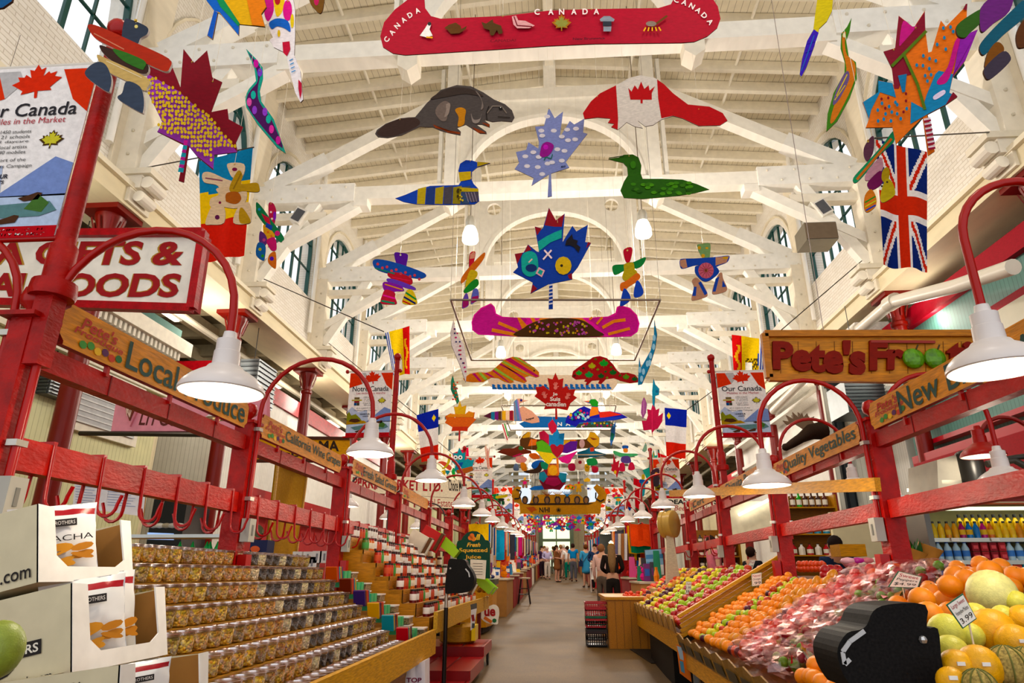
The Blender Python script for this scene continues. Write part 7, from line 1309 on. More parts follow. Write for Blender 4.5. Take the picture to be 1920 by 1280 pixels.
# Perry facade: white siding with red bands
t = thing('market_kiosk', 'white boarded shop front with red bands behind the California Wine Grapes board', 'kiosk', (-7.2, 18, .5))
MB().bb(-7.5, -7.0, 13.2, 27, .3, 5.75, '#ffffff', 'siding_white').bb(-11, -7.0, 13.1, 13.2, .3, 5.75, '#ffffff', 'siding_whitex').build('kiosk_wall', t)
mb = MB()
for z0, z1 in ((5.35, 5.75), (4.55, 4.72)): mb.bb(-7.0, -6.94, 13.1, 27, z0, z1, '#a8141c', 'redpaint').bb(-11, -6.94, 13.04, 13.1, z0, z1, '#a8141c', 'redpaint')
mb.build('trim_band', t)
P = pl((-4, 10, 3.2), (.05, 1, 0)); mb = MB(); mb.prism([P(475, 864), P(656, 864), P(656, 822), P(475, 820)], (0, .08, 0), '#dca02c', 'paint', side='#4a2414')
mb.bar(P(475, 820), P(656, 822), .04, .05, '#4a2414'); mb.bar(P(475, 864), P(656, 864), .03, .05, '#4a2414'); mb.text('MA', [P(598, 846), P(636, 846), P(636, 826), P(598, 826)], '#2a1a10', bold=.03); mb.text('SPICE', [P(486, 862), P(560, 862), P(560, 848), P(486, 848)], '#2a1a10', bold=.02)
S(mb, 'shop_sign', 'mustard yellow sign with dark letters MA behind the California Wine Grapes board', 'sign')
t = thing('cork_board', 'tall framed brown board standing behind the hooks rail', 'board', (-3.5, 8.4, .3)); P = atX(-3.5); q = [P(498, 1060), P(552, 1058), P(574, 890), P(520, 868)]
MB().prism(q, (-.03, 0, 0), '#9a7438', 'cloth').build('board_panel', t); mb = MB()
for k in range(4): mb.bar(q[k]+V((.01, 0, 0)), q[(k+1) % 4]+V((.01, 0, 0)), .025, .03, '#c0965a', 'wood')
mb.build('board_frame', t)
S(MB().bb(-4.6, -4.5, 9.5, 13, 1.2, 2.6, '#b01818', 'matte').bb(-4.5, -4.4, 9.5, 13, 2.2, 2.25, '#201818', 'metal'), 'red_screen', 'plain bright red partition behind the hooks rail', 'partition')
P = atY(7.6); a, b = P(466, 1048), P(502, 1012); t = thing('carton', 'dark blue box with an orange oval mark beside the second left post', 'carton', a)
MB().bb(a.x, b.x, 7.6, 7.8, a.z, b.z, '#1c2450').build('carton_body', t); MB().poly(ngon_circle(lambda x, y: P(x, y)-V((0, .01, 0)), 479, 1029, 9, 14, 6), '#d85a28').build('carton_mark', t)
for k, (x, y) in enumerate(((560, 1045), (580, 1045), (597, 1044), (611, 1044), (588, 1055), (572, 1056))):
    p = atY(7.2)(x, y); S(MB().box(p, (.1, .1, .12), '#ece8e2').box(p-V((0, .051, 0)), (.02, .002, .07), '#8a8a90'), 'white_box', 'small white box behind the far end of the top tub row', 'box', 'white boxes behind the tubs')
t = thing('desk_fan', 'small dark desk fan by the second left post', 'fan', atY(7.9)(478, 1010)); p = atY(7.9)(478, 1000)
MB().lathe([(.1, -.03), (.11, 0), (.1, .03)], p, '#4a4a30', 'metal', 16, Matrix.Rotation(1.4, 3, 'X')).build('fan_cage', t); MB().lathe([(.05, -.1), (.015, -.09), (.015, 0)], p, '#5a4a20', 'metal', 10).build('fan_stand', t)
# butcher sign
P = pl((-3.4, 14.5, 3.2), (-.05, 1, 0)); mb = MB(); mb.prism([P(648, 921), P(884, 935), P(884, 902), P(648, 886)], (0, .08, 0), '#ece2cc', 'paint', side='#8a1a1c'); mb.prism([P(790, 950), P(884, 954), P(884, 936), P(790, 930)], (0, .08, 0), '#ece2cc', 'paint')
mb.text('PERRY MARKET LTD.', [P(660, 914), P(830, 922), P(830, 903), P(662, 894)], '#a8141c', bold=.03); mb.text('Choice Meats', [P(842, 920), P(876, 922), P(874, 900), P(840, 898)], '#241c1c', shear=.3, bold=.02); mb.text("Real Estate Ltd.", [P(796, 948), P(872, 951), P(872, 938), P(796, 934)], '#a8141c')
S(mb, 'shop_sign', 'cream butcher sign with red capitals above the jar shelf', 'sign')
# more left facades
for i, (y0, y1, c, z1, lb) in enumerate(((27.3, 36, 'siding_cream', 5.2, 'cream boarded shop front, far left of the hall'), (36.3, 50, 'siding_green', 5.0, 'pale green boarded shop front, farthest on the left'))):
    t = thing('market_kiosk', lb, 'kiosk', (-7.2, y0, .9)); MB().bb(-7.5, -7.0, y0, y1, .9, z1, '#ffffff', c).build('kiosk_wall', t); MB().bb(-7.0, -6.9, y0, y1, z1-.2, z1, '#a8141c').build('trim_band', t)
# right: teal kiosk
t = thing('market_kiosk', 'teal boarded kiosk with dark red trim at the right', 'kiosk', (7.2, 8, .2))
MB().bb(6.9, 7.2, 3.4, 13.2, .1, 5.9, '#ffffff', 'siding_teal').build('kiosk_wall', t)
MB().bb(6.78, 6.95, 3.4, 13.3, 5.85, 6.2, '#a02430', 'paint').bb(6.5, 6.95, 3.4, 12.6, 3.2, 3.42, '#a81c28', 'gloss').bb(6.7, 6.92, 3.4, 12.6, 3.6, 3.68, '#a81c28', 'gloss').build('trim_band', t)
MB().bb(6.82, 6.9, 7.6, 10.2, 4.5, 5.35, '#a02430', 'paint').bb(6.8, 6.83, 7.75, 10.05, 4.62, 5.22, '#c8c4b0', 'gloss').build('window', t)
MB().bb(6.2, 6.9, 4, 12, 2.4, 3.2, '#9a1820', 'paint').build('red_canopy', t)
P = atX(6.1); S(MB().tube([P(1900, 500), P(1790, 537), P(1673, 566), P(1607, 622), P(1560, 660), P(1450, 770)], .11, '#ddd8cc', 'gloss', 14).tube([P(1680, 562), P(1666, 571)], .14, '#d0cabc', 'gloss', 14).tube([P(1612, 617), P(1602, 626)], .14, '#d0cabc', 'gloss', 14), 'duct_pipe', 'big cream duct pipe bending under the right gallery', 'pipe', smooth=60)
t = thing('market_kiosk', 'white moulded kiosk with dark pilasters behind the moose head', 'kiosk', (6, 15, .5))
MB().bb(6.9, 7.3, 13.5, 26, .3, 6.4, '#ffffff', 'siding_white').bb(5.9, 7.0, 14.6, 14.7, .3, 5.6, '#ffffff', 'siding_whitex').bb(4.65, 7, 12.0, 12.1, .3, 2.4, '#ffffff', 'siding_cream').build('kiosk_wall', t)
MB().bb(6.3, 7.0, 13.4, 26, 6.15, 6.4, '#f2f0ea', 'paint').bb(6.5, 7.0, 13.4, 26, 5.7, 5.8, '#f2f0ea', 'paint').bb(6.62, 7.0, 13.4, 26, 4.9, 5.0, '#f2f0ea', 'paint').bb(6.75, 7.0, 13.4, 26, 4.5, 4.58, '#f2f0ea', 'paint').build('cornice', t)
mb = MB()
for x in (6.0, 6.7): mb.bb(x, x+.22, 14.5, 14.6, .3, 5.4, '#1c2024', 'gloss').bb(x+.06, x+.16, 14.47, 14.5, .3, 5.3, '#33383c', 'gloss').bb(x-.05, x+.27, 14.42, 14.6, 5.3, 5.5, '#1c2024', 'gloss')
mb.build('pilaster', t)
for i, (y0, y1, c, z1, lb) in enumerate(((26.3, 34, 'siding_cream', 5.2, 'cream boarded shop front, far right of the hall'), (34.3, 50, 'siding_whitex', 5.0, 'white boarded shop front, farthest on the right'))):
    t = thing('market_kiosk', lb, 'kiosk', (7.2, y0, .9)); MB().bb(7.0, 7.4, y0, y1, .9, z1, '#ffffff', c).build('kiosk_wall', t); MB().bb(6.9, 7.0, y0, y1, z1-.25, z1, '#a8141c').build('trim_band', t)
# moose head
p = atY(12.2); t = thing('moose_head', 'mounted dark brown moose head with wide antlers', 'moose head', p(1500, 830)); a, b = p(1475, 838), p(1535, 800)
MB().tube([a, a+(b-a)*.2, a+(b-a)*.45, a+(b-a)*.75, b+V((.1, .1, -.05))], .1, '#2c1d12', 'speckle', 14, rs=[.06, .08, .09, .14, .17]).ball(a+V((-.02, 0, 0)), .07, '#2c1d12', 'speckle', 10).build('head', t, smooth=80)
MB().ball(p(1540, 796), .07, '#2c1d12', 'speckle', 8, (1, .4, 1.6)).build('ear', t, smooth=80)
for s in (0, .35):
    mb = MB(); q = [(1512, 808), (1500, 800), (1492, 795), (1476, 796), (1468, 788), (1480, 790), (1474, 778), (1487, 785), (1486, 772), (1497, 782), (1504, 774), (1508, 784), (1518, 780), (1515, 790), (1522, 800)]
    mb.prism([p(x+(22 if s else 0), y-(8 if s else 0))+V((0, s, 0)) for x, y in q], (0, .03, 0), '#6a5440', 'matte'); mb.build('antler', t)
# shelves of bottles
def shelfunit(label, Y, x0, x1, ys, zb, kinds, deep=.3, lit=False):
    P = atY(Y); a, b = P(x0, ys[-1]), P(x1, ys[0]); t = thing('bottle_shelf', label, 'shelf', (a.x, Y, zb)); mb = MB()
    mb.bb(a.x-.04, a.x, Y, Y+deep, zb, b.z+.25, '#b8843c', 'woodx').bb(b.x, b.x+.04, Y, Y+deep, zb, b.z+.25, '#b8843c', 'woodx').bb(a.x, b.x, Y+deep-.02, Y+deep, zb, b.z+.25, '#8a5a24', 'woodx')
    zs = [P(x0, y).z for y in ys]
    for z in zs: mb.bb(a.x, b.x, Y, Y+deep, z-.025, z, '#c08a40', 'woodx')
    mb.build('shelf_body', t)
    for k, z in enumerate(zs):
        h, w_, cs, nm = kinds[k]; x = a.x+w_*.7; pr = None
        while x < b.x-w_*.4:
            c = cs[int(random.random()*len(cs))]; m2 = MB()
            m2.lathe([(w_*.42, 0), (w_*.42, h*.62), (w_*.16, h*.78), (w_*.16, h*.95), (0, h*.95)], (x, Y+.08, z), c, 'gloss', 8).lathe([(w_*.43, h*.15), (w_*.43, h*.5)], (x, Y+.08, z), '#e8e0d0', 'matte', 8).lathe([(w_*.18, h*.93), (w_*.18, h), (0, h)], (x, Y+.08, z), '#1c1a1a', 'matte', 8)
            S(m2, 'bottle', '%s on the %s shelf of the %s' % (nm, ORD[k], label.split(' with')[0]), 'bottle', 'bottles on shelves'); x += w_*1.08
    return t
shelfunit('wooden wall shelf with pop and mixer bottles', 14.2, 1482, 1566, [950, 1000, 1040], .5, [(.3, .12, ['#3a1c10', '#c8c020', '#2a9a28', '#5a2014'], 'tall pop bottle'), (.28, .16, ['#2a8ab0', '#d8701c', '#b02020'], 'bright packet or bottle'), (.22, .15, ['#e8e0d8', '#b02028'], 'white jar')])
shelfunit('low wooden wall shelf with dark jam jars', 14.0, 1302, 1384, [1016, 1042, 1062], .5, [(.14, .1, ['#2a2424', '#8a2a1c', '#d8d0c0'], 'labelled jar'), (.14, .1, ['#1c1414', '#6a1c1c'], 'jam jar'), (.14, .1, ['#2a1c14'], 'dark jar')])
P = atY(13.2); t = thing('display_case', 'lit glass display case above the low jam shelf', 'display case', P(1370, 1000)); a, b = P(1370, 1004), P(1460, 938)
MB().bb(a.x, b.x, 13.3, 13.7, a.z, b.z, '#e8dfc0', 'matte').build('case_back', t); MB().bar(P(1385, 965), P(1455, 930), .05, .05, '#fff8e8', 'glow').build('light_tube', t)
# refrigerated drinks case
Y = 6.5; P = atY(Y); x0 = P(1750, 1000).x; x1 = 5.4; zt = 2.02
t = thing('drinks_cooler', 'open refrigerated case of juice and water at the right', 'cooler', ((x0+x1)/2, Y, .2))
MB().bb(x0-.05, x0, Y, Y+.7, .2, zt, '#5a5650', 'metal').bb(x0, x1, Y+.65, Y+.7, .2, zt, '#d8d890', 'matte').bb(x0-.05, x1, Y-.05, Y+.7, zt, zt+.1, '#a83028', 'gloss').bb(x0, x1, Y, Y+.7, .2, 1.15, '#4a4640', 'matte').build('cooler_body', t)
MB().bb(x0+.05, x1, Y+.1, Y+.14, zt-.06, zt-.03, '#f8ffd0', 'screen').build('light_tube', t)
l = area_light('cooler_light', (0, 0, 0), (0, 0, 0), 3, 1.4, .1, (.95, 1, .7)); l.data.energy = 1.2; l.parent = t; l.location = (0, .15, zt-.28)
zs = [P(1760, 1008).z, P(1760, 1050).z, P(1760, 1088).z]; mb = MB()
for z in zs: mb.bb(x0, x1, Y+.02, Y+.6, z-.035, z, '#a8a89c', 'metal')
for z in zs:
    for k in range(6): mb.bb(x0+.15+.35*k, x0+.22+.35*k, Y+.005, Y+.02, z-.03, z, '#f0ece0')
mb.build('shelves', t)
def drink(c, cap, lab, h, r, lb, x, z):
    S(MB().lathe([(r, 0), (r, h*.6), (r*.45, h*.82), (r*.42, h*.9)], (x, Y+.08, z), c, 'gloss', 10).lathe([(r*1.02, h*.2), (r*1.02, h*.5)], (x, Y+.08, z), lab, 'matte', 10).lathe([(r*.5, h*.88), (r*.5, h), (0, h)], (x, Y+.08, z), cap, 'gloss', 8), 'drink_bottle', lb, 'bottle', 'drinks in the open cooler', smooth=50)
k = 0; x = x0+.05
while x < x1-.1:
    c = ['#e8c018', '#e8c018', '#d88a18', '#e0a018', '#a8286a', '#2a7ac0', '#2a7ac0', '#c02a7a', '#d8701c', '#e8c018'][k % 10]; drink(c, '#1c1a1a', '#e8b820' if k % 3 else c, .15, .026, 'small juice bottle with black cap on the top cooler shelf', x, zs[0])
    if x > x0+.35: S(MB().lathe([(.028, 0), (.028, .09), (.013, .12), (.013, .14)], (x, Y+.2, zs[0]+.06), '#d8b018', 'gloss', 10).lathe([(.015, .13), (.015, .16), (0, .16)], (x, Y+.2, zs[0]+.06), '#141414', 'gloss', 8), 'drink_bottle', 'taller yellow juice bottle in the back row of the top cooler shelf', 'bottle', 'drinks in the open cooler')
    x += .063; k += 1
x = x0+.06; k = 0
while x < x1-.1:
    if .3 < x-x0 < .62: 
        for j in range(2): S(MB().bb(x-.03, x+.03, Y+.05, Y+.12, zs[1]+.08*j, zs[1]+.075+.08*j, ['#8a1420', '#a81c24'][k % 2]).bb(x-.02, x+.02, Y+.045, Y+.05, zs[1]+.02+.08*j, zs[1]+.05+.08*j, '#d84a50'), 'juice_carton', 'dark red drink carton on the middle cooler shelf', 'carton', 'drinks in the open cooler')
    else: drink('#a8c4d0', '#1c48a8', '#3a7ac8', .17, .032, 'water bottle with blue cap on the middle cooler shelf', x, zs[1])
    x += .078; k += 1
x = x0+.06; k = 0
while x < x1-.1:
    S(MB().bb(x-.035, x+.035, Y+.05, Y+.12, zs[2], zs[2]+.15, ['#3a6ab0', '#d84a30', '#e8e0d8', '#d84a30', '#2a9ab0'][k % 5]).prism([(x-.035, Y+.05, zs[2]+.15), (x+.035, Y+.05, zs[2]+.15), (x+.035, Y+.085, zs[2]+.19), (x-.035, Y+.085, zs[2]+.19)], (0, .01, 0), '#ece8e0'), 'juice_carton', 'gable topped carton on the lowest visible cooler shelf', 'carton', 'drinks in the open cooler'); x += .08; k += 1
# compressor on top
a = atY(5.9); t = thing('compressor_unit', 'old grey compressor with black tank on top of the cooler', 'compressor', a(1830, 920))
MB().prism([a(1760, 935), a(1810, 925), a(1800, 850), a(1757, 862)], (0, .5, 0), '#a8a496', 'matte').bb(a(1757, 860).x, 5.2, 5.9, 6.5, zt+.1, zt+.13, '#8a8678', 'metal').build('compressor_frame', t)
p = a(1832, 925); MB().tube([p, p+V((0, 0, .33))], .1, '#1a1a18', 'gloss', 16).tube([a(1880, 920), a(1880, 860), a(1925, 855)], .025, '#2a2622', 'gloss').tube([a(1850, 870), a(1900, 862), a(1935, 880)], .03, '#3a3630', 'gloss').ball(p+V((0, 0, .33)), .1, '#1a1a18', 'gloss', 14, (1, 1, .4)).build('tank', t, smooth=60)
# vegetable table behind the posts
t = thing('vegetable_table', 'table of bagged and leafy vegetables behind the right posts', 'table', (3.0, 7, .2)); MB().bb(2.35, 3.5, 5.2, 8.3, 1.16, 1.22, '#8a6030', 'wood').build('table_top', t)
for y in (5.4, 8.0): MB().bb(2.5, 2.58, y, y+.08, floorz(y), 1.16, '#5a3a1c', 'wood').build('leg', t)
P = atY(6.2)
for i in range(7):
    c = P(1706+6*(i % 4), 1068-6*(i//4)); mb = MB()
    for k in range(7):
        a = k*.9+i; d = V((math.cos(a)*.12, math.sin(a)*.08, .1+.06*(k % 3))); s = V((-d.y, d.x, 0)).normalized()*.045
        mb.add([c, c+d*.5+s, c+d+V((0, 0, .02)), c+d*.5-s], [(0, 1, 2, 3)], ['#2a5a1c', '#3a7a24', '#1f4a18'][k % 3], 'matte')
    S(mb, 'leafy_greens', 'bunch of dark leafy greens beside the first right post', 'greens', 'leafy greens')
for i, (x, y) in enumerate(((1712, 1048), (1740, 1042))):
    c = P(x, y); S(MB().tube([c+V((0, 0, -.1)), c, c+V((.03, -.02, .08))], .07, '#a8742c', 'matte', 10, rs=[.06, .08, .1], caps=False), 'paper_bag', 'open brown paper bag by the cooler, %s one' % ('left' if i == 0 else 'right'), 'paper bag', smooth=60)
for i in range(14):
    c = atY(7.6)(1590+6*i, 1052+6*(i % 3)); S(MB().ball(c, .07, ['#d8a8b8', '#b8707c', '#e8dcd8', '#a83a8a', '#c8c0b8'][i % 5], 'gloss', 9, (1.2, 1, .6)), 'vegetable_bag', 'small pink and white vegetable bag behind the red posts', 'bag', 'small vegetable bags', smooth=80)
for i in range(12):
    c = atY(5.9)(1548+11*(i % 9), 1078-9*(i//9)); fruit('apple', 'red_apple', c, .045, 'red fruit at the top of the near stand behind the plastic bags', 'red fruit at the top')
for i in range(16):
    c = atY(7.4)(1500+7*(i % 9), 1066-8*(i//9)); fruit('nectarine', 'nectarine', c, .04, 'yellow orange nectarine behind the second right post', 'nectarines behind the post')
S(MB().box(atY(8.6)(1590, 1032)+V((0, 0, 0)), (.3, .3, .14), '#c08a3c', 'woodx'), 'wooden_crate', 'wooden crate beside the man in dark blue', 'crate')
# meat sign right
P = atY(16); mb = MB(); mb.prism([P(1250, 963), P(1348, 963), P(1348, 934), P(1250, 934)], (0, .06, 0), '#ece6d4', 'paint', side='#3a2a20'); mb.text('DEAN MEATS', [P(1252, 945), P(1346, 945), P(1346, 936), P(1252, 936)], '#1c1a1a', bold=.04); mb.text('Beef - Poultry', [P(1264, 960), P(1342, 960), P(1342, 947), P(1264, 947)], '#a8202a', shear=.3)
S(mb, 'shop_sign', 'white meat shop sign lettered Beef and Poultry, right of the hanging scale', 'sign')
# hanging dial scale on its tower
t = thing('dial_scale', 'tan round dial scale on a cream tower beside the end counter', 'scale', (1.72, 11.2, 1.1)); c = atY(11.2)(1254, 982)
R_ = Matrix.Rotation(math.radians(55), 3, 'Z') @ Matrix.Rotation(math.pi/2, 3, 'X')
MB().lathe([(.2, -.11), (.215, -.1), (.215, -.04), (.2, -.03), (.2, .03), (.215, .04), (.215, .1), (.2, .11), (0, .11)], c, '#b89858', 'gloss', 26, R_).build('dial_drum', t, smooth=40)
MB().bb(c.x-.05, c.x+.05, 11.17, 11.23, c.z+.2, c.z+.3, '#6a6050', 'metal').build('top_bracket', t)
MB().prism([(c.x-.12, 11.15, 1.06), (c.x+.12, 11.15, 1.06), (c.x+.05, 11.15, c.z-.18), (c.x-.06, 11.15, c.z-.18)], (0, .15, 0), '#c8c0ac', 'paint').bb(c.x-.35, c.x+.3, 11.0, 11.4, 1.06, 1.18, '#b8aa84', 'paint').build('tower', t)
S(MB().bb(c.x-.36, c.x+.1, 11.0, 11.5, .33, 1.06, '#a87030', 'woodx'), 'wooden_box', 'wooden box under the dial scale', 'box')
# juice sign, counter, stool, cart
P = atY(10.3); prof = [(857, 1084), (919, 1084), (919, 1018), (916, 1013), (910, 1012), (905, 1003), (895, 996), (886, 995), (876, 998), (868, 1006), (865, 1012), (858, 1014), (856, 1020)]
t = thing('juice_sign', 'dark green arched sign lettered Fresh Squeezed Juice', 'sign', P(888, 1084))
MB().prism([P(*x) for x in prof], (0, .04, 0), '#1f4034', 'paint', side='#c8a060').build('sign_board', t)
mb = MB(); mb.text('Fresh', [P(875, 1025), P(901, 1025), P(901, 1017), P(875, 1017)], '#e8b030', shear=.3, bold=.03); mb.text('Squeezed', [P(861, 1037), P(914, 1037), P(914, 1027), P(861, 1027)], '#e8b030', bold=.02); mb.text('Juice', [P(872, 1049), P(902, 1049), P(902, 1040), P(872, 1040)], '#e8b030', bold=.02)
for x, y, c in ((882, 1008, '#e06a1c'), (888, 1010, '#e8801c'), (885, 1004, '#e06a1c')): mb.poly([p-V((0, .004, 0)) for p in ngon_circle(P, x, y, 4.5)], c)
for k in range(3): mb.bar(P(892+3*k, 1012)-V((0, .006, 0)), P(896+2*k, 1001)-V((0, .006, 0)), .014, .004, '#e8c020', up=(0, 1, 0))
mb.build('lettering', t); mb = MB(); mb.prism([P(882, 1082), P(910, 1086), P(912, 1050), P(882, 1048)], (0, -.012, 0), '#e8e0cc')
for k in range(5): mb.bar(P(887, 1056+5*k)-V((0, .015, 0)), P(905, 1056.5+5*k)-V((0, .015, 0)), .006, .003, '#5a5448', up=(0, 1, 0))
mb.build('paper_note', t)
t = thing('juice_counter', 'round ended wooden counter with dark green top, left of the stool', 'counter', (-1.9, 13.8, .42)); o_ = [(-1.35, 12.6), (-1.3, 13.2), (-1.35, 14.6), (-1.6, 15.0), (-2.4, 15.0), (-2.4, 12.4), (-1.6, 12.4)]
MB().prism([(x, y, 1.2) for x, y in o_], (0, 0, -.7), '#c0883a', 'wood').build('counter_body', t); MB().prism([(x+(.04 if x > -2 else 0), y, 1.3) for x, y in o_], (0, 0, -.1), '#1c4a38', 'gloss').build('counter_top', t)
MB().prism([(x-.06, y, .5) for x, y in o_], (0, 0, -.1), '#1a1614').build('plinth', t)
for i in range(16): x, y = -1.45-.06*(i % 5), 12.5+.14*i; S(MB().ball((x, y, 1.34), .06, ['#e8e4e0', '#d8a8b0', '#9a1c24', '#3a3a6a', '#e0dcc8', '#6a9ab8'][i % 6], 'gloss', 8, (1, 1.3, .7)), 'packet', 'small wrapped packet lying on the green counter top', 'packet', 'packets on the green counter', smooth=80)
t = thing('bar_stool', 'tall black legged bar stool with pale seat in the aisle', 'stool', (-1.05, 19.82, .595))
MB().lathe([(.17, .66), (.18, .68), (.18, .7), (0, .705)], (-1.05, 19.82, .595), '#d8cbb0', 'gloss', 20).build('seat', t, smooth=40)
for a in (.8, 2.36, 3.93, 5.5): MB().tube([(-1.05+.12*math.cos(a), 19.82+.12*math.sin(a), 1.26), (-1.05+.24*math.cos(a), 19.82+.24*math.sin(a), .6)], .018, '#1a1614', 'gloss').build('leg', t)
mb = MB()
for z, r in ((.85, .2), (1.0, .175)):
    pp_ = [(-1.05+r*math.cos(a), 19.82+r*math.sin(a), z) for a in (.8, 2.36, 3.93, 5.5, .8)]
    for k in range(4): mb.tube([pp_[k], pp_[k+1]], .011, '#1a1614', 'gloss', 6)
mb.build('rungs', t)
t = thing('stepped_cart', 'dark red slatted stepped cart on casters below the jar shelf', 'cart', (-1.5, 8, .24))
for k, (y0, y1, z) in enumerate(((8.75, 9.7, .56), (7.5, 8.75, .45), (6.2, 7.5, .36))):
    mb = MB()
    for j in range(4): mb.bb(-2.0+.26*j, -1.77+.26*j, y0, y1, z-.04, z, '#8e1416', 'gloss')
    mb.bb(-2.0, -.97, y0-.02, y0, z-.12, z, '#7a1012', 'gloss').bb(-1.0, -.96, y0, y1, z-.12, z, '#8e1416', 'gloss'); mb.build('step', t)
for y in (6.5, 9.4): f = floorz(y); MB().lathe([(.06, -.015), (.075, -.01), (.075, .01), (.06, .015)], (-.98, y, f+.075), '#22201e', 'gloss', 14, Matrix.Rotation(math.pi/2, 3, 'Y')).bb(-1.0, -.99, y-.02, y+.02, f+.07, f+.24, '#8a8a88', 'metal').build('caster', t)
S(MB().lathe([(.2, 0), (.24, .03), (.24, .2), (.2, .23)], (-1.35, 9.2, .56), '#a87c30', 'woodx', 20).bb(-1.15, -1.1, 9.0, 9.3, .6, .78, '#d8b820', 'gloss'), 'round_basket', 'round straw coloured tub on the top step of the red cart', 'tub', smooth=40)
P = atY(11.9); mb = MB(); mb.prism([P(x, y) for x, y in spl([(910, 1140), (925, 1133), (934, 1138), (936, 1150), (934, 1162), (932, 1170), (915, 1168), (905, 1162), (898, 1150), (903, 1142)], 3)], (0, .02, 0), '#f2ece0')
mb.text('ue', [P(908, 1155), P(929, 1155), P(929, 1141), P(908, 1141)], '#a8181c', bold=.04); mb.bar(P(908, 1157)-V((0, .004, 0)), P(922, 1166)-V((0, .004, 0)), .05, .006, '#e0701c', up=(0, 1, 0)); mb.poly([p-V((0, .004, 0)) for p in ngon_circle(P, 927, 1163, 4)], '#1f6a3a')
S(mb, 'cutout_sign', 'white cut out sign ending in red letters ue with a carrot, near the floor', 'sign')
P = atY(7.6); mb = MB(); mb.prism([P(882, 1182), P(889, 1176), P(894, 1140), (P(883, 1143))], (0, .006, 0), '#e0dcd6'); mb.bar(P(886, 1152)-V((0, .004, 0)), P(888, 1164)-V((0, .004, 0)), .03, .004, '#8a1a20', up=(0, 1, 0)); mb.bar(P(888, 1168)-V((0, .004, 0)), P(887, 1177)-V((0, .004, 0)), .03, .004, '#4a4a4a', up=(0, 1, 0)); mb.prism([P(883, 1143), P(894, 1140), P(894, 1130), P(882, 1133)], (0, .006, 0), '#55524c')
S(mb, 'hanging_tag', 'grey and white tag hanging from the jar stand front board', 'tag')
P = atY(6.0); mb = MB(); mb.prism([P(757, 1290), P(797, 1290), P(797, 1238), P(764, 1252)], (0, .2, 0), '#e4dce4'); mb.text('TOP', [P(762, 1279), P(790, 1279), P(791, 1270), P(762, 1270)], '#7a1440', bold=.03); S(mb, 'carton', 'lavender white carton lettered TOP under the tub stand', 'carton')
mb = MB(); mb.prism([P(722, 1295), P(757, 1295), P(757, 1262), P(722, 1278)], (0, .2, 0), '#d8b030'); mb.poly([p-V((0, .004, 0)) for p in ngon_circle(P, 746, 1280, 6)], '#a02a1c'); S(mb, 'carton', 'yellow carton with red circle under the tub stand', 'carton')
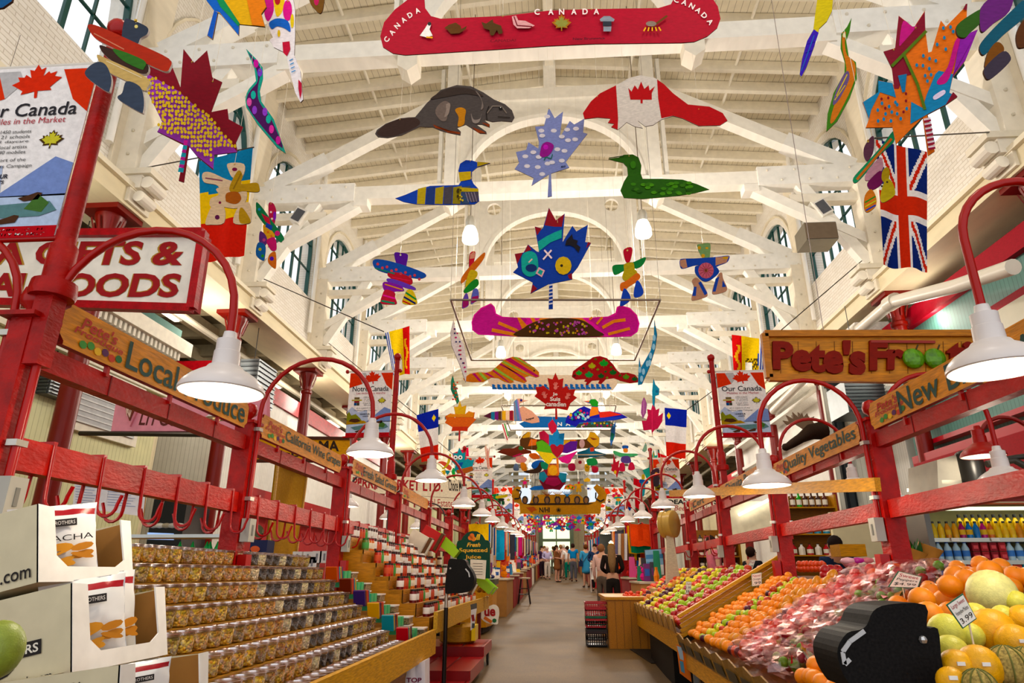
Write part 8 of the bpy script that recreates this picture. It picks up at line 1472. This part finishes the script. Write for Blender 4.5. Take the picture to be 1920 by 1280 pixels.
# ================= FAR STALLS BOTH SIDES =================
rr = random.Random(21)
PAL = ['#b02a28', '#d87a28', '#2a5aa8', '#e8e0d8', '#d8b030', '#6a2a6a', '#2a7a5a', '#c85a8a', '#3a3a44', '#e8c8a8', '#8a1c20', '#4a90b8', '#c8401c', '#f0ece4']
for sx in (-1, 1):
    y = 16.0 if sx < 0 else 14.2; n = 0
    while y < 50:
        if sx > 0 and (18.5 < y < 20 or 23 < y < 27): y += 2.35; n += 1; continue
        f = floorz(y); xa, xb = (1.6 if sx > 0 and y < 17 else 1.25, 2.1); side = 'left' if sx < 0 else 'right'
        c = rr.choice(['#8a1c20', '#9a6a30', '#a8141c', '#e0dcd0', '#5a3a20', '#b88040'])
        t = thing('stall_table', '%s stall table in the far %s row, %s from the near end' % ({'#8a1c20': 'dark red', '#9a6a30': 'brown', '#a8141c': 'red', '#e0dcd0': 'white', '#5a3a20': 'dark wood', '#b88040': 'light wood'}[c], side, ORD[min(n, 20)]), 'table', (sx*1.7, y, f), 'far stall tables')
        MB().bb(sx*xa, sx*xb, y, y+2.1, f, f+.78, c, 'matte').build('table_body', t); MB().bb(sx*(xa-.03), sx*xb, y-.02, y+2.12, f+.78, f+.82, '#c8b8a0', 'matte').build('table_top', t)
        for k in range(16 if y < 32 else 9):
            px = rr.uniform(xa+.1, 2.05); py = y+rr.uniform(.1, 2.0); h = rr.uniform(.08, .34)*(1+1.2*(px-1.3)); z = f+.82; col = rr.choice(PAL); mb = MB()
            kd = rr.choice(['box', 'jar', 'toy', 'bag'])
            if kd == 'box': mb.bb(sx*px-.07, sx*px+.07, py-.05, py+.05, z, z+h, col, 'matte').bb(sx*px-.05, sx*px+.05, py-.052, py-.05, z+h*.3, z+h*.7, rr.choice(PAL)); nm = 'gift_box'
            elif kd == 'jar': mb.lathe([(.05, 0), (.06, h*.4), (.03, h*.8), (.03, h)], (sx*px, py, z), col, 'gloss', 8); nm = 'jar'
            elif kd == 'toy': mb.ball((sx*px, py, z+.09), .09, col, 'cloth', 8).ball((sx*px, py-.02, z+.22), .065, col, 'cloth', 8).ball((sx*px-.05, py, z+.28), .025, col, 'cloth', 5).ball((sx*px+.05, py, z+.28), .025, col, 'cloth', 5); nm = 'stuffed_toy'
            else: mb.prism([(sx*px-.08, py, z), (sx*px+.08, py, z), (sx*px+.06, py, z+h), (sx*px-.06, py, z+h)], (0, .05, 0), col, 'gloss'); nm = 'gift_bag'
            S(mb, nm, 'small coloured %s on a far stall table on the %s' % (nm.replace('_', ' '), side), nm.replace('_', ' '), 'far stall goods on the %s' % side)
        # hanging garments on a rail
        if n % 2 == (0 if sx < 0 else 1) or y > 28:
            zr = f+2.05; rt = thing('garment_rack', 'dark metal garment rail over the %s table of the far %s row' % (ORD[min(n, 20)], side), 'rail', (sx*1.95, y, zr)); MB().tube([(sx*1.95, y, zr), (sx*1.95, y+2.1, zr)], .015, '#3a3430', 'metal', 6).build('rail_bar', rt)
            for k in range(9):
                py = y+.15+.22*k; h = rr.uniform(.5, .95); w_ = .2; col = rr.choice(PAL); mb = MB()
                vs = []; 
                for j in range(5):
                    for i in range(4): vs.append((sx*(1.95-.25+.16*i)+.02*math.sin(i*2+k), py+.03*math.sin(i*3+j), zr-h*j/4-.02*(i % 2)))
                mb.add(vs, [(j*4+i, j*4+i+1, (j+1)*4+i+1, (j+1)*4+i) for j in range(4) for i in range(3)], col, 'cloth'); mb.add([(a+.0, b+.03, c_) for a, b, c_ in vs], [(j*4+i, (j+1)*4+i, (j+1)*4+i+1, j*4+i+1) for j in range(4) for i in range(3)], col, 'cloth')
                S(mb, 'hanging_scarf', 'coloured cloth hanging from a far rail on the %s' % side, 'scarf', 'far hanging cloth on the %s' % side)
        y += 2.35; n += 1
for i in range(5):   # stall lights far away glow warmly
    for sx in (-1, 1):
        y = 22+i*2.8; p = V((sx*1.5, y, floorz(y)+2.3)); o = S(MB().ball(p, .05, '#ffd890', 'bulb', 8).lathe([(.12, .0), (.05, .1), (.02, .12)], p, '#ece8e0', 'gloss', 12), 'spot_lamp', 'small bright lamp over the far %s stalls' % ('left' if sx < 0 else 'right'), 'lamp', 'small far stall lamps')
# specific mid right things: black panel, sea painting, red bins, poster rack
P = atY(23); S(MB().prism([P(1124, 1075), P(1150, 1075), P(1150, 991), P(1124, 991)], (0, .1, 0), '#1c2420', 'gloss'), 'shop_screen', 'tall blackish green display panel right of the aisle', 'panel')
P = atY(15); mb = MB(); mb.prism([P(1212, 1080), P(1246, 1078), P(1243, 1028), P(1208, 1030)], (0, .04, 0), '#3a2a20'); mb.poly([P(*p)-V((0, .003, 0)) for p in ((1213, 1079), (1245, 1077), (1244, 1058), (1212, 1060))], '#e8e4e0'); mb.poly([P(*p)-V((0, .003, 0)) for p in ((1212, 1060), (1244, 1058), (1242, 1029), (1209, 1031))], '#7aa8c8'); mb.poly([P(*p)-V((0, .004, 0)) for p in ((1211, 1040), (1243, 1038), (1243, 1046), (1211, 1048))], '#3a78a8'); mb.poly([P(*p)-V((0, .005, 0)) for p in ((1222, 1074), (1230, 1076), (1234, 1060), (1229, 1050), (1223, 1058))], '#5a3a34')
S(mb, 'sea_painting', 'painting of sea and flowerpot rocks on an easel, right of the garments', 'painting')
for i in range(8):
    x = 1153+6*i; P = atY(17.5); c = ['#7a7a9a', '#e8e0d0', '#a87a5a', '#e8e8f0', '#5a4038', '#6a5a50', '#d8a820', '#2a2a2c'][i]; S(MB().prism([P(x, 1050), P(x+5, 1050), P(x+5, 1000), P(x, 1000)], (0, .08, 0), c, 'cloth'), 'hanging_garment', '%s garment on the rack right of the black panel' % ['grey blue', 'cream', 'tan', 'pale', 'brown', 'taupe', 'yellow', 'black'][i], 'garment', 'garments on the near right rack')
P = atY(18.2); S(MB().prism([P(1166, 1080), P(1183, 1080), P(1183, 1043), P(1166, 1043)], (0, .05, 0), '#a8141c'), 'plain_board', 'plain red board under the rack of garments', 'board'); S(MB().prism([P(1184, 1080), P(1196, 1080), P(1196, 1044), P(1184, 1044)], (0, .02, 0), '#e8dfd8').prism([P(1186, 1064), P(1194, 1064), P(1194, 1050), P(1186, 1050)], (0, -.01, 0), '#8a7a70'), 'poster', 'white poster with a small photo right of the red board', 'poster')
S(MB().bb(1.25, 1.6, 14.2, 14.5, .44, 1.0, '#9a1a20', 'gloss'), 'red_bin', 'low dark red bin behind the wooden end counter', 'bin')
t = thing('paper_stand', 'small white table with papers beside the woman in light blue', 'table', (1.25, 25.5, .77)); MB().bb(1.05, 1.5, 25.4, 25.8, 1.6, 1.63, '#e8e4dc', 'gloss').build('table_top', t)
for x in (1.07, 1.48): MB().bb(x-.015, x+.015, 25.4, 25.43, .77, 1.6, '#c8c4bc', 'metal').build('leg', t)
MB().prism([(1.08, 25.39, 1.2), (1.3, 25.39, 1.2), (1.32, 25.39, 1.6), (1.12, 25.39, 1.6)], (0, .01, 0), '#e8e8e4').build('paper_sheet', t)
# chairs rail behind woman
S(MB().bb(.95, 1.4, 14.8, 15.0, .88, .95, '#d8cbb0', 'woodx').bb(.96, 1.0, 14.85, 14.95, .44, .88, '#3a2a20').bb(1.35, 1.39, 14.85, 14.95, .44, .88, '#3a2a20'), 'wooden_bench', 'pale topped bench in front of the woman with long hair', 'bench')
# ================= PEOPLE =================
def skin_obj(name, pts, edges, rad, col, m, parent, root=0, sub=2):
    me = bpy.data.meshes.new(name); me.from_pydata([V(p) for p in pts], edges, []); o = bpy.data.objects.new(name, me); COL.objects.link(o); o.parent = parent
    o.modifiers.new('Skin', 'SKIN').use_smooth_shade = True
    sv = me.skin_vertices[0].data
    for i, r in enumerate(rad): sv[i].radius = r if isinstance(r, tuple) else (r, r)
    sv[root].use_root = True
    s = o.modifiers.new('Sub', 'SUBSURF'); s.levels = sub; s.render_levels = sub
    dg = bpy.context.evaluated_depsgraph_get(); me2 = bpy.data.meshes.new_from_object(o.evaluated_get(dg)); o.modifiers.clear(); o.data = me2; bpy.data.meshes.remove(me)
    me2.materials.clear(); me2.materials.append(M[m]); at = me2.color_attributes.new('Col', 'FLOAT_COLOR', 'CORNER'); at.data.foreach_set('color', list(lin(col))*len(at.data))
    return o
def person(label, x, y, h, rz, top, bottom, hair, skin='#c8987c', pose='stand', dress=False, longhair=0, shorts=False, sleeves='short', bag=None, mirror=1, z=None):
    """faces -Y before rz"""
    f = floorz(y) if z is None else z; t = thing('person', label, 'person', (x, y, f)); k = h/1.72
    WL[t.name] = V((0, 0, 0))
    A = lambda a, b, c: (a*k*mirror, b*k, c*k)
    if pose == 'chin': RA = [(.19, 0, 1.42), (.24, -.04, 1.14), (.06, -.2, 1.36)]; LA = [(-.19, 0, 1.42), (-.24, -.02, 1.14), (.02, -.2, 1.1)]
    elif pose == 'gesture': RA = [(.19, 0, 1.42), (.27, -.08, 1.18), (.12, -.26, 1.3)]; LA = [(-.19, 0, 1.42), (-.26, -.02, 1.15), (-.12, -.24, 1.08)]
    elif pose == 'front': RA = [(.19, 0, 1.42), (.26, .02, 1.15), (.14, -.24, 1.05)]; LA = [(-.19, 0, 1.42), (-.26, .02, 1.15), (-.14, -.24, 1.05)]
    else: RA = [(.19, 0, 1.42), (.25, .02, 1.14), (.27, -.06, .9)]; LA = [(-.19, 0, 1.42), (-.25, .02, 1.14), (-.27, -.04, .9)]
    pts = [(0, 0, .95), (0, -.01, 1.2), (0, 0, 1.4), (0, -.01, 1.5), (0, -.02, 1.6), (0, -.025, 1.68)]; ed = [(0, 1), (1, 2), (2, 3), (3, 4), (4, 5)]
    rd = [.13, .12, .12, .055, .085, .07]
    for arm in (RA, LA):
        n = len(pts); pts += arm; ed += [(2, n), (n, n+1), (n+1, n+2)]; rd += [.06, .042, .03]
        hx, hy, hz = arm[2]; ax, ay, az = arm[1]; d = V((hx-ax, hy-ay, hz-az)).normalized(); n2 = len(pts); pts.append(tuple(V(arm[2])+d*.07)); ed.append((n+2, n2)); rd.append(.034)
        for j in range(4): pts.append(tuple(V(arm[2])+d*(.14-.008*abs(j-1))+V((.014*(j-1.5), 0, -.01)))); ed.append((n2, len(pts)-1)); rd.append(.009)
        pts.append(tuple(V(arm[2])+d*.08+V((-.035 if hx > 0 else .035, -.02, 0)))); ed.append((n+2, len(pts)-1)); rd.append(.011)
    for s in (1, -1):
        n = len(pts); st = .08 if pose == 'walk' else .02
        pts += [(s*.09, 0, .88), (s*.1, -.01-s*st*.3, .48), (s*.1, .02-s*st, .09), (s*.11, -.13-s*st, .04)]; ed += [(0, n), (n, n+1), (n+1, n+2), (n+2, n+3)]; rd += [.085, .058, .038, .035]
    skin_obj('body', [A(*p) for p in pts], ed, [r*k for r in rd], skin, 'matte', t)
    # shirt
    sp = [(0, 0, .96), (0, -.01, 1.2), (0, 0, 1.41), (0, 0, 1.47)]; se = [(0, 1), (1, 2), (2, 3)]; sr = [(.19, .14), (.165, .135), (.17, .13), .07]
    for arm in (RA, LA):
        n = len(sp); sp += arm[:2]+([arm[2]] if sleeves == 'long' else []); se += [(2, n), (n, n+1)]+([(n+1, n+2)] if sleeves == 'long' else []); sr += [.075, .058]+([.045] if sleeves == 'long' else [])
        if sleeves == 'short': m_ = V(arm[0])*.45+V(arm[1])*.55; sp[-1] = tuple(m_)
    if dress: sp.append((0, 0, .72)); se.append((0, len(sp)-1)); sr.append((.21, .18)); sp.append((0, 0, .52)); se.append((len(sp)-2, len(sp)-1)); sr.append((.22, .19))
    skin_obj('dress' if dress else 'shirt', [A(*p) for p in sp], se, [tuple(v*k for v in (r if isinstance(r, tuple) else (r, r))) for r in sr], top, 'cloth', t)
    if not dress:
        zl = .45 if shorts else .1; bp_ = [(0, 0, .98), (0, 0, .88)]; be = [(0, 1)]; br = [(.155, .125), (.16, .13)]
        for s in (1, -1): n = len(bp_); bp_ += [(s*.09, 0, .78), (s*.1, 0, .5), (s*.1, .02, zl)]; be += [(1, n), (n, n+1), (n+1, n+2)]; br += [.1, .08, .065]
        skin_obj('shorts' if shorts else 'trousers', [A(*p) for p in bp_], be, [tuple(v*k for v in (r if isinstance(r, tuple) else (r, r))) for r in br], bottom, 'cloth', t)
    mb = MB(); mb.ball(A(0, .018, 1.645), .108*k, hair, 'cloth', 14, (.92, 1, 1.05))
    if longhair: mb.tube([A(0, .05, 1.68), A(0, .09, 1.5), A(0, .1, 1.3), A(0, .11, 1.45-longhair)], .08*k, hair, 'speckle', 12, rs=[.08*k, .1*k, .1*k, .05*k])
    ob = mb.build('hair', t, smooth=80)
    fm = MB()
    for s in (-1, 1): fm.ball(A(s*.033, -.098, 1.635), .012*k, '#2a1c18', 'gloss', 6); fm.ball(A(s*.085, -.02, 1.62), .022*k, skin, 'matte', 6, (.5, 1, 1.3))
    fm.ball(A(0, -.115, 1.6), .016*k, skin, 'matte', 6, (.8, 1, 1.3)).box(A(0, -.103, 1.565), (.045*k, .012, .009), '#9a4a44'); fm.build('face', t)
    for s in (-1, 1): MB().ball(A(s*.11, -.08, .04), .055*k, '#3a2a24', 'gloss', 8, (.8, 2.0, .7)).build('shoe', t, smooth=80)
    if bag: MB().bar(A(-.17, -.12, 1.45), A(.2, -.1, 1.0), .02, .02, bag).bar(A(-.17, .13, 1.45), A(.2, .12, 1.0), .02, .02, bag).box(A(.24, 0, .95), (.07, .26*k, .22*k), bag, 'cloth').build('shoulder_bag', t)
    t.rotation_euler = (0, 0, rz); WL[t.name] = V((x, y, f)); return t
R9 = math.radians
person('woman in brown sleeveless dress standing mid aisle, hand to her chin', -.19, 33.7, 1.68, R9(60), '#7c5640', '#7c5640', '#2c1a14', '#c89078', 'chin', dress=True, longhair=.3, sleeves='none', bag='#3a2a28')
person('woman in light blue jacket and dark skirt seen from behind, with shoulder strap', 1.04, 28.8, 1.66, R9(200), '#5f98c0', '#2a3040', '#5a3a28', '#c8987c', 'front', dress=True, sleeves='long', bag='#2a3a5a')
person('man in bright blue t-shirt seen from behind', .62, 34.5, 1.76, R9(165), '#2a80c0', '#5a5a64', '#2a1c18', '#b88468', 'stand')
person('grey haired woman in lilac shirt and pale trousers facing left', -.72, 37, 1.65, R9(10), '#b8b0d0', '#d8cfc8', '#d8d0c8', '#c8988a', 'front', sleeves='long')
person('man in white shirt with a dark bag near the lilac shirt', .02, 38.5, 1.74, R9(150), '#e0d0cc', '#6a5a50', '#8a6a50', '#c0907a', 'walk', bag='#2a2a2c')
person('person in white top and teal trousers behind the man in blue', .36, 36.3, 1.66, R9(190), '#e8e4e4', '#1f7a68', '#3a2418', '#c8987c', 'walk')
person('white haired man further down the aisle', .18, 41.5, 1.8, R9(180), '#c8b8c0', '#5a5048', '#e0dcd8', '#c8988a')
person('person in cream top at the left edge of the crowd', -.95, 41, 1.7, R9(30), '#e0d0b8', '#6a5a50', '#6a4a30')
person('person in dark purple at the left edge of the far crowd', -1.05, 38.5, 1.68, R9(40), '#3a2a44', '#2a2028', '#2a1c18')
person('far person in pale green near the green doors', -.5, 47, 1.72, R9(170), '#b8c8a8', '#5a5a4a', '#4a3420')
person('far person in pink near the green doors', .4, 50, 1.7, R9(200), '#d8a0a8', '#4a4a5a', '#2c1c14')
person('seller in dark jacket with glasses raising a hand behind the paper stand', 1.3, 26.3, 1.66, R9(-10), '#2c3a58', '#1c1c20', '#2a1c18', '#c8987c', 'gesture', sleeves='long')
person('woman with very long blonde hair in black jacket seen from behind', 1.15, 15.7, 1.55, R9(175), '#1c1614', '#1c1816', '#8a6a44', '#c8987c', 'front', longhair=.4, sleeves='long')
person('person in pale pink beside the woman with long hair', 1.0, 17.0, 1.55, R9(150), '#d8b8b0', '#5a5048', '#7a5a44', sleeves='long')
person('dark haired man in navy shirt seen from behind, right of the red posts', 3.48, 9.0, 1.56, R9(185), '#27304a', '#22222a', '#1c1414', '#b8846c')
person('person in pink shirt behind the right stall posts', 2.95, 13.6, 1.66, R9(100), '#d88a98', '#3a3a44', '#2a1c18')
person('person in black crouched over the counter behind the jam shelf post', 3.35, 12.4, 1.45, R9(120), '#1c1c20', '#1c1c20', '#2a1c18', sleeves='long')
person('shopper bending behind the left jar shelf in white and blue', -3.0, 13.0, 1.66, R9(80), '#c8ccd8', '#3a4460', '#4a2c20')
for x, y, Y, lb in ((118, 898, 4.6, 'small glowing lamp behind the hooks rail, above the top carton'), (408, 787, 4.7, 'tiny glowing lamp behind the end of the Local Produce board'), (1150, 995, 24, 'bright round lamp right of the tan canoe'), (1146, 1018, 21, 'second bright lamp on the dark panel')):
    p = atY(Y)(x, y); S(MB().ball(p, .014*Y/4.6, '#ffdc90', 'bulb', 10).lathe([(.09, .01), (.04, .06), (.015, .08)], p, '#d8d0c8', 'gloss', 16), 'spot_lamp', lb, 'lamp', smooth=60)
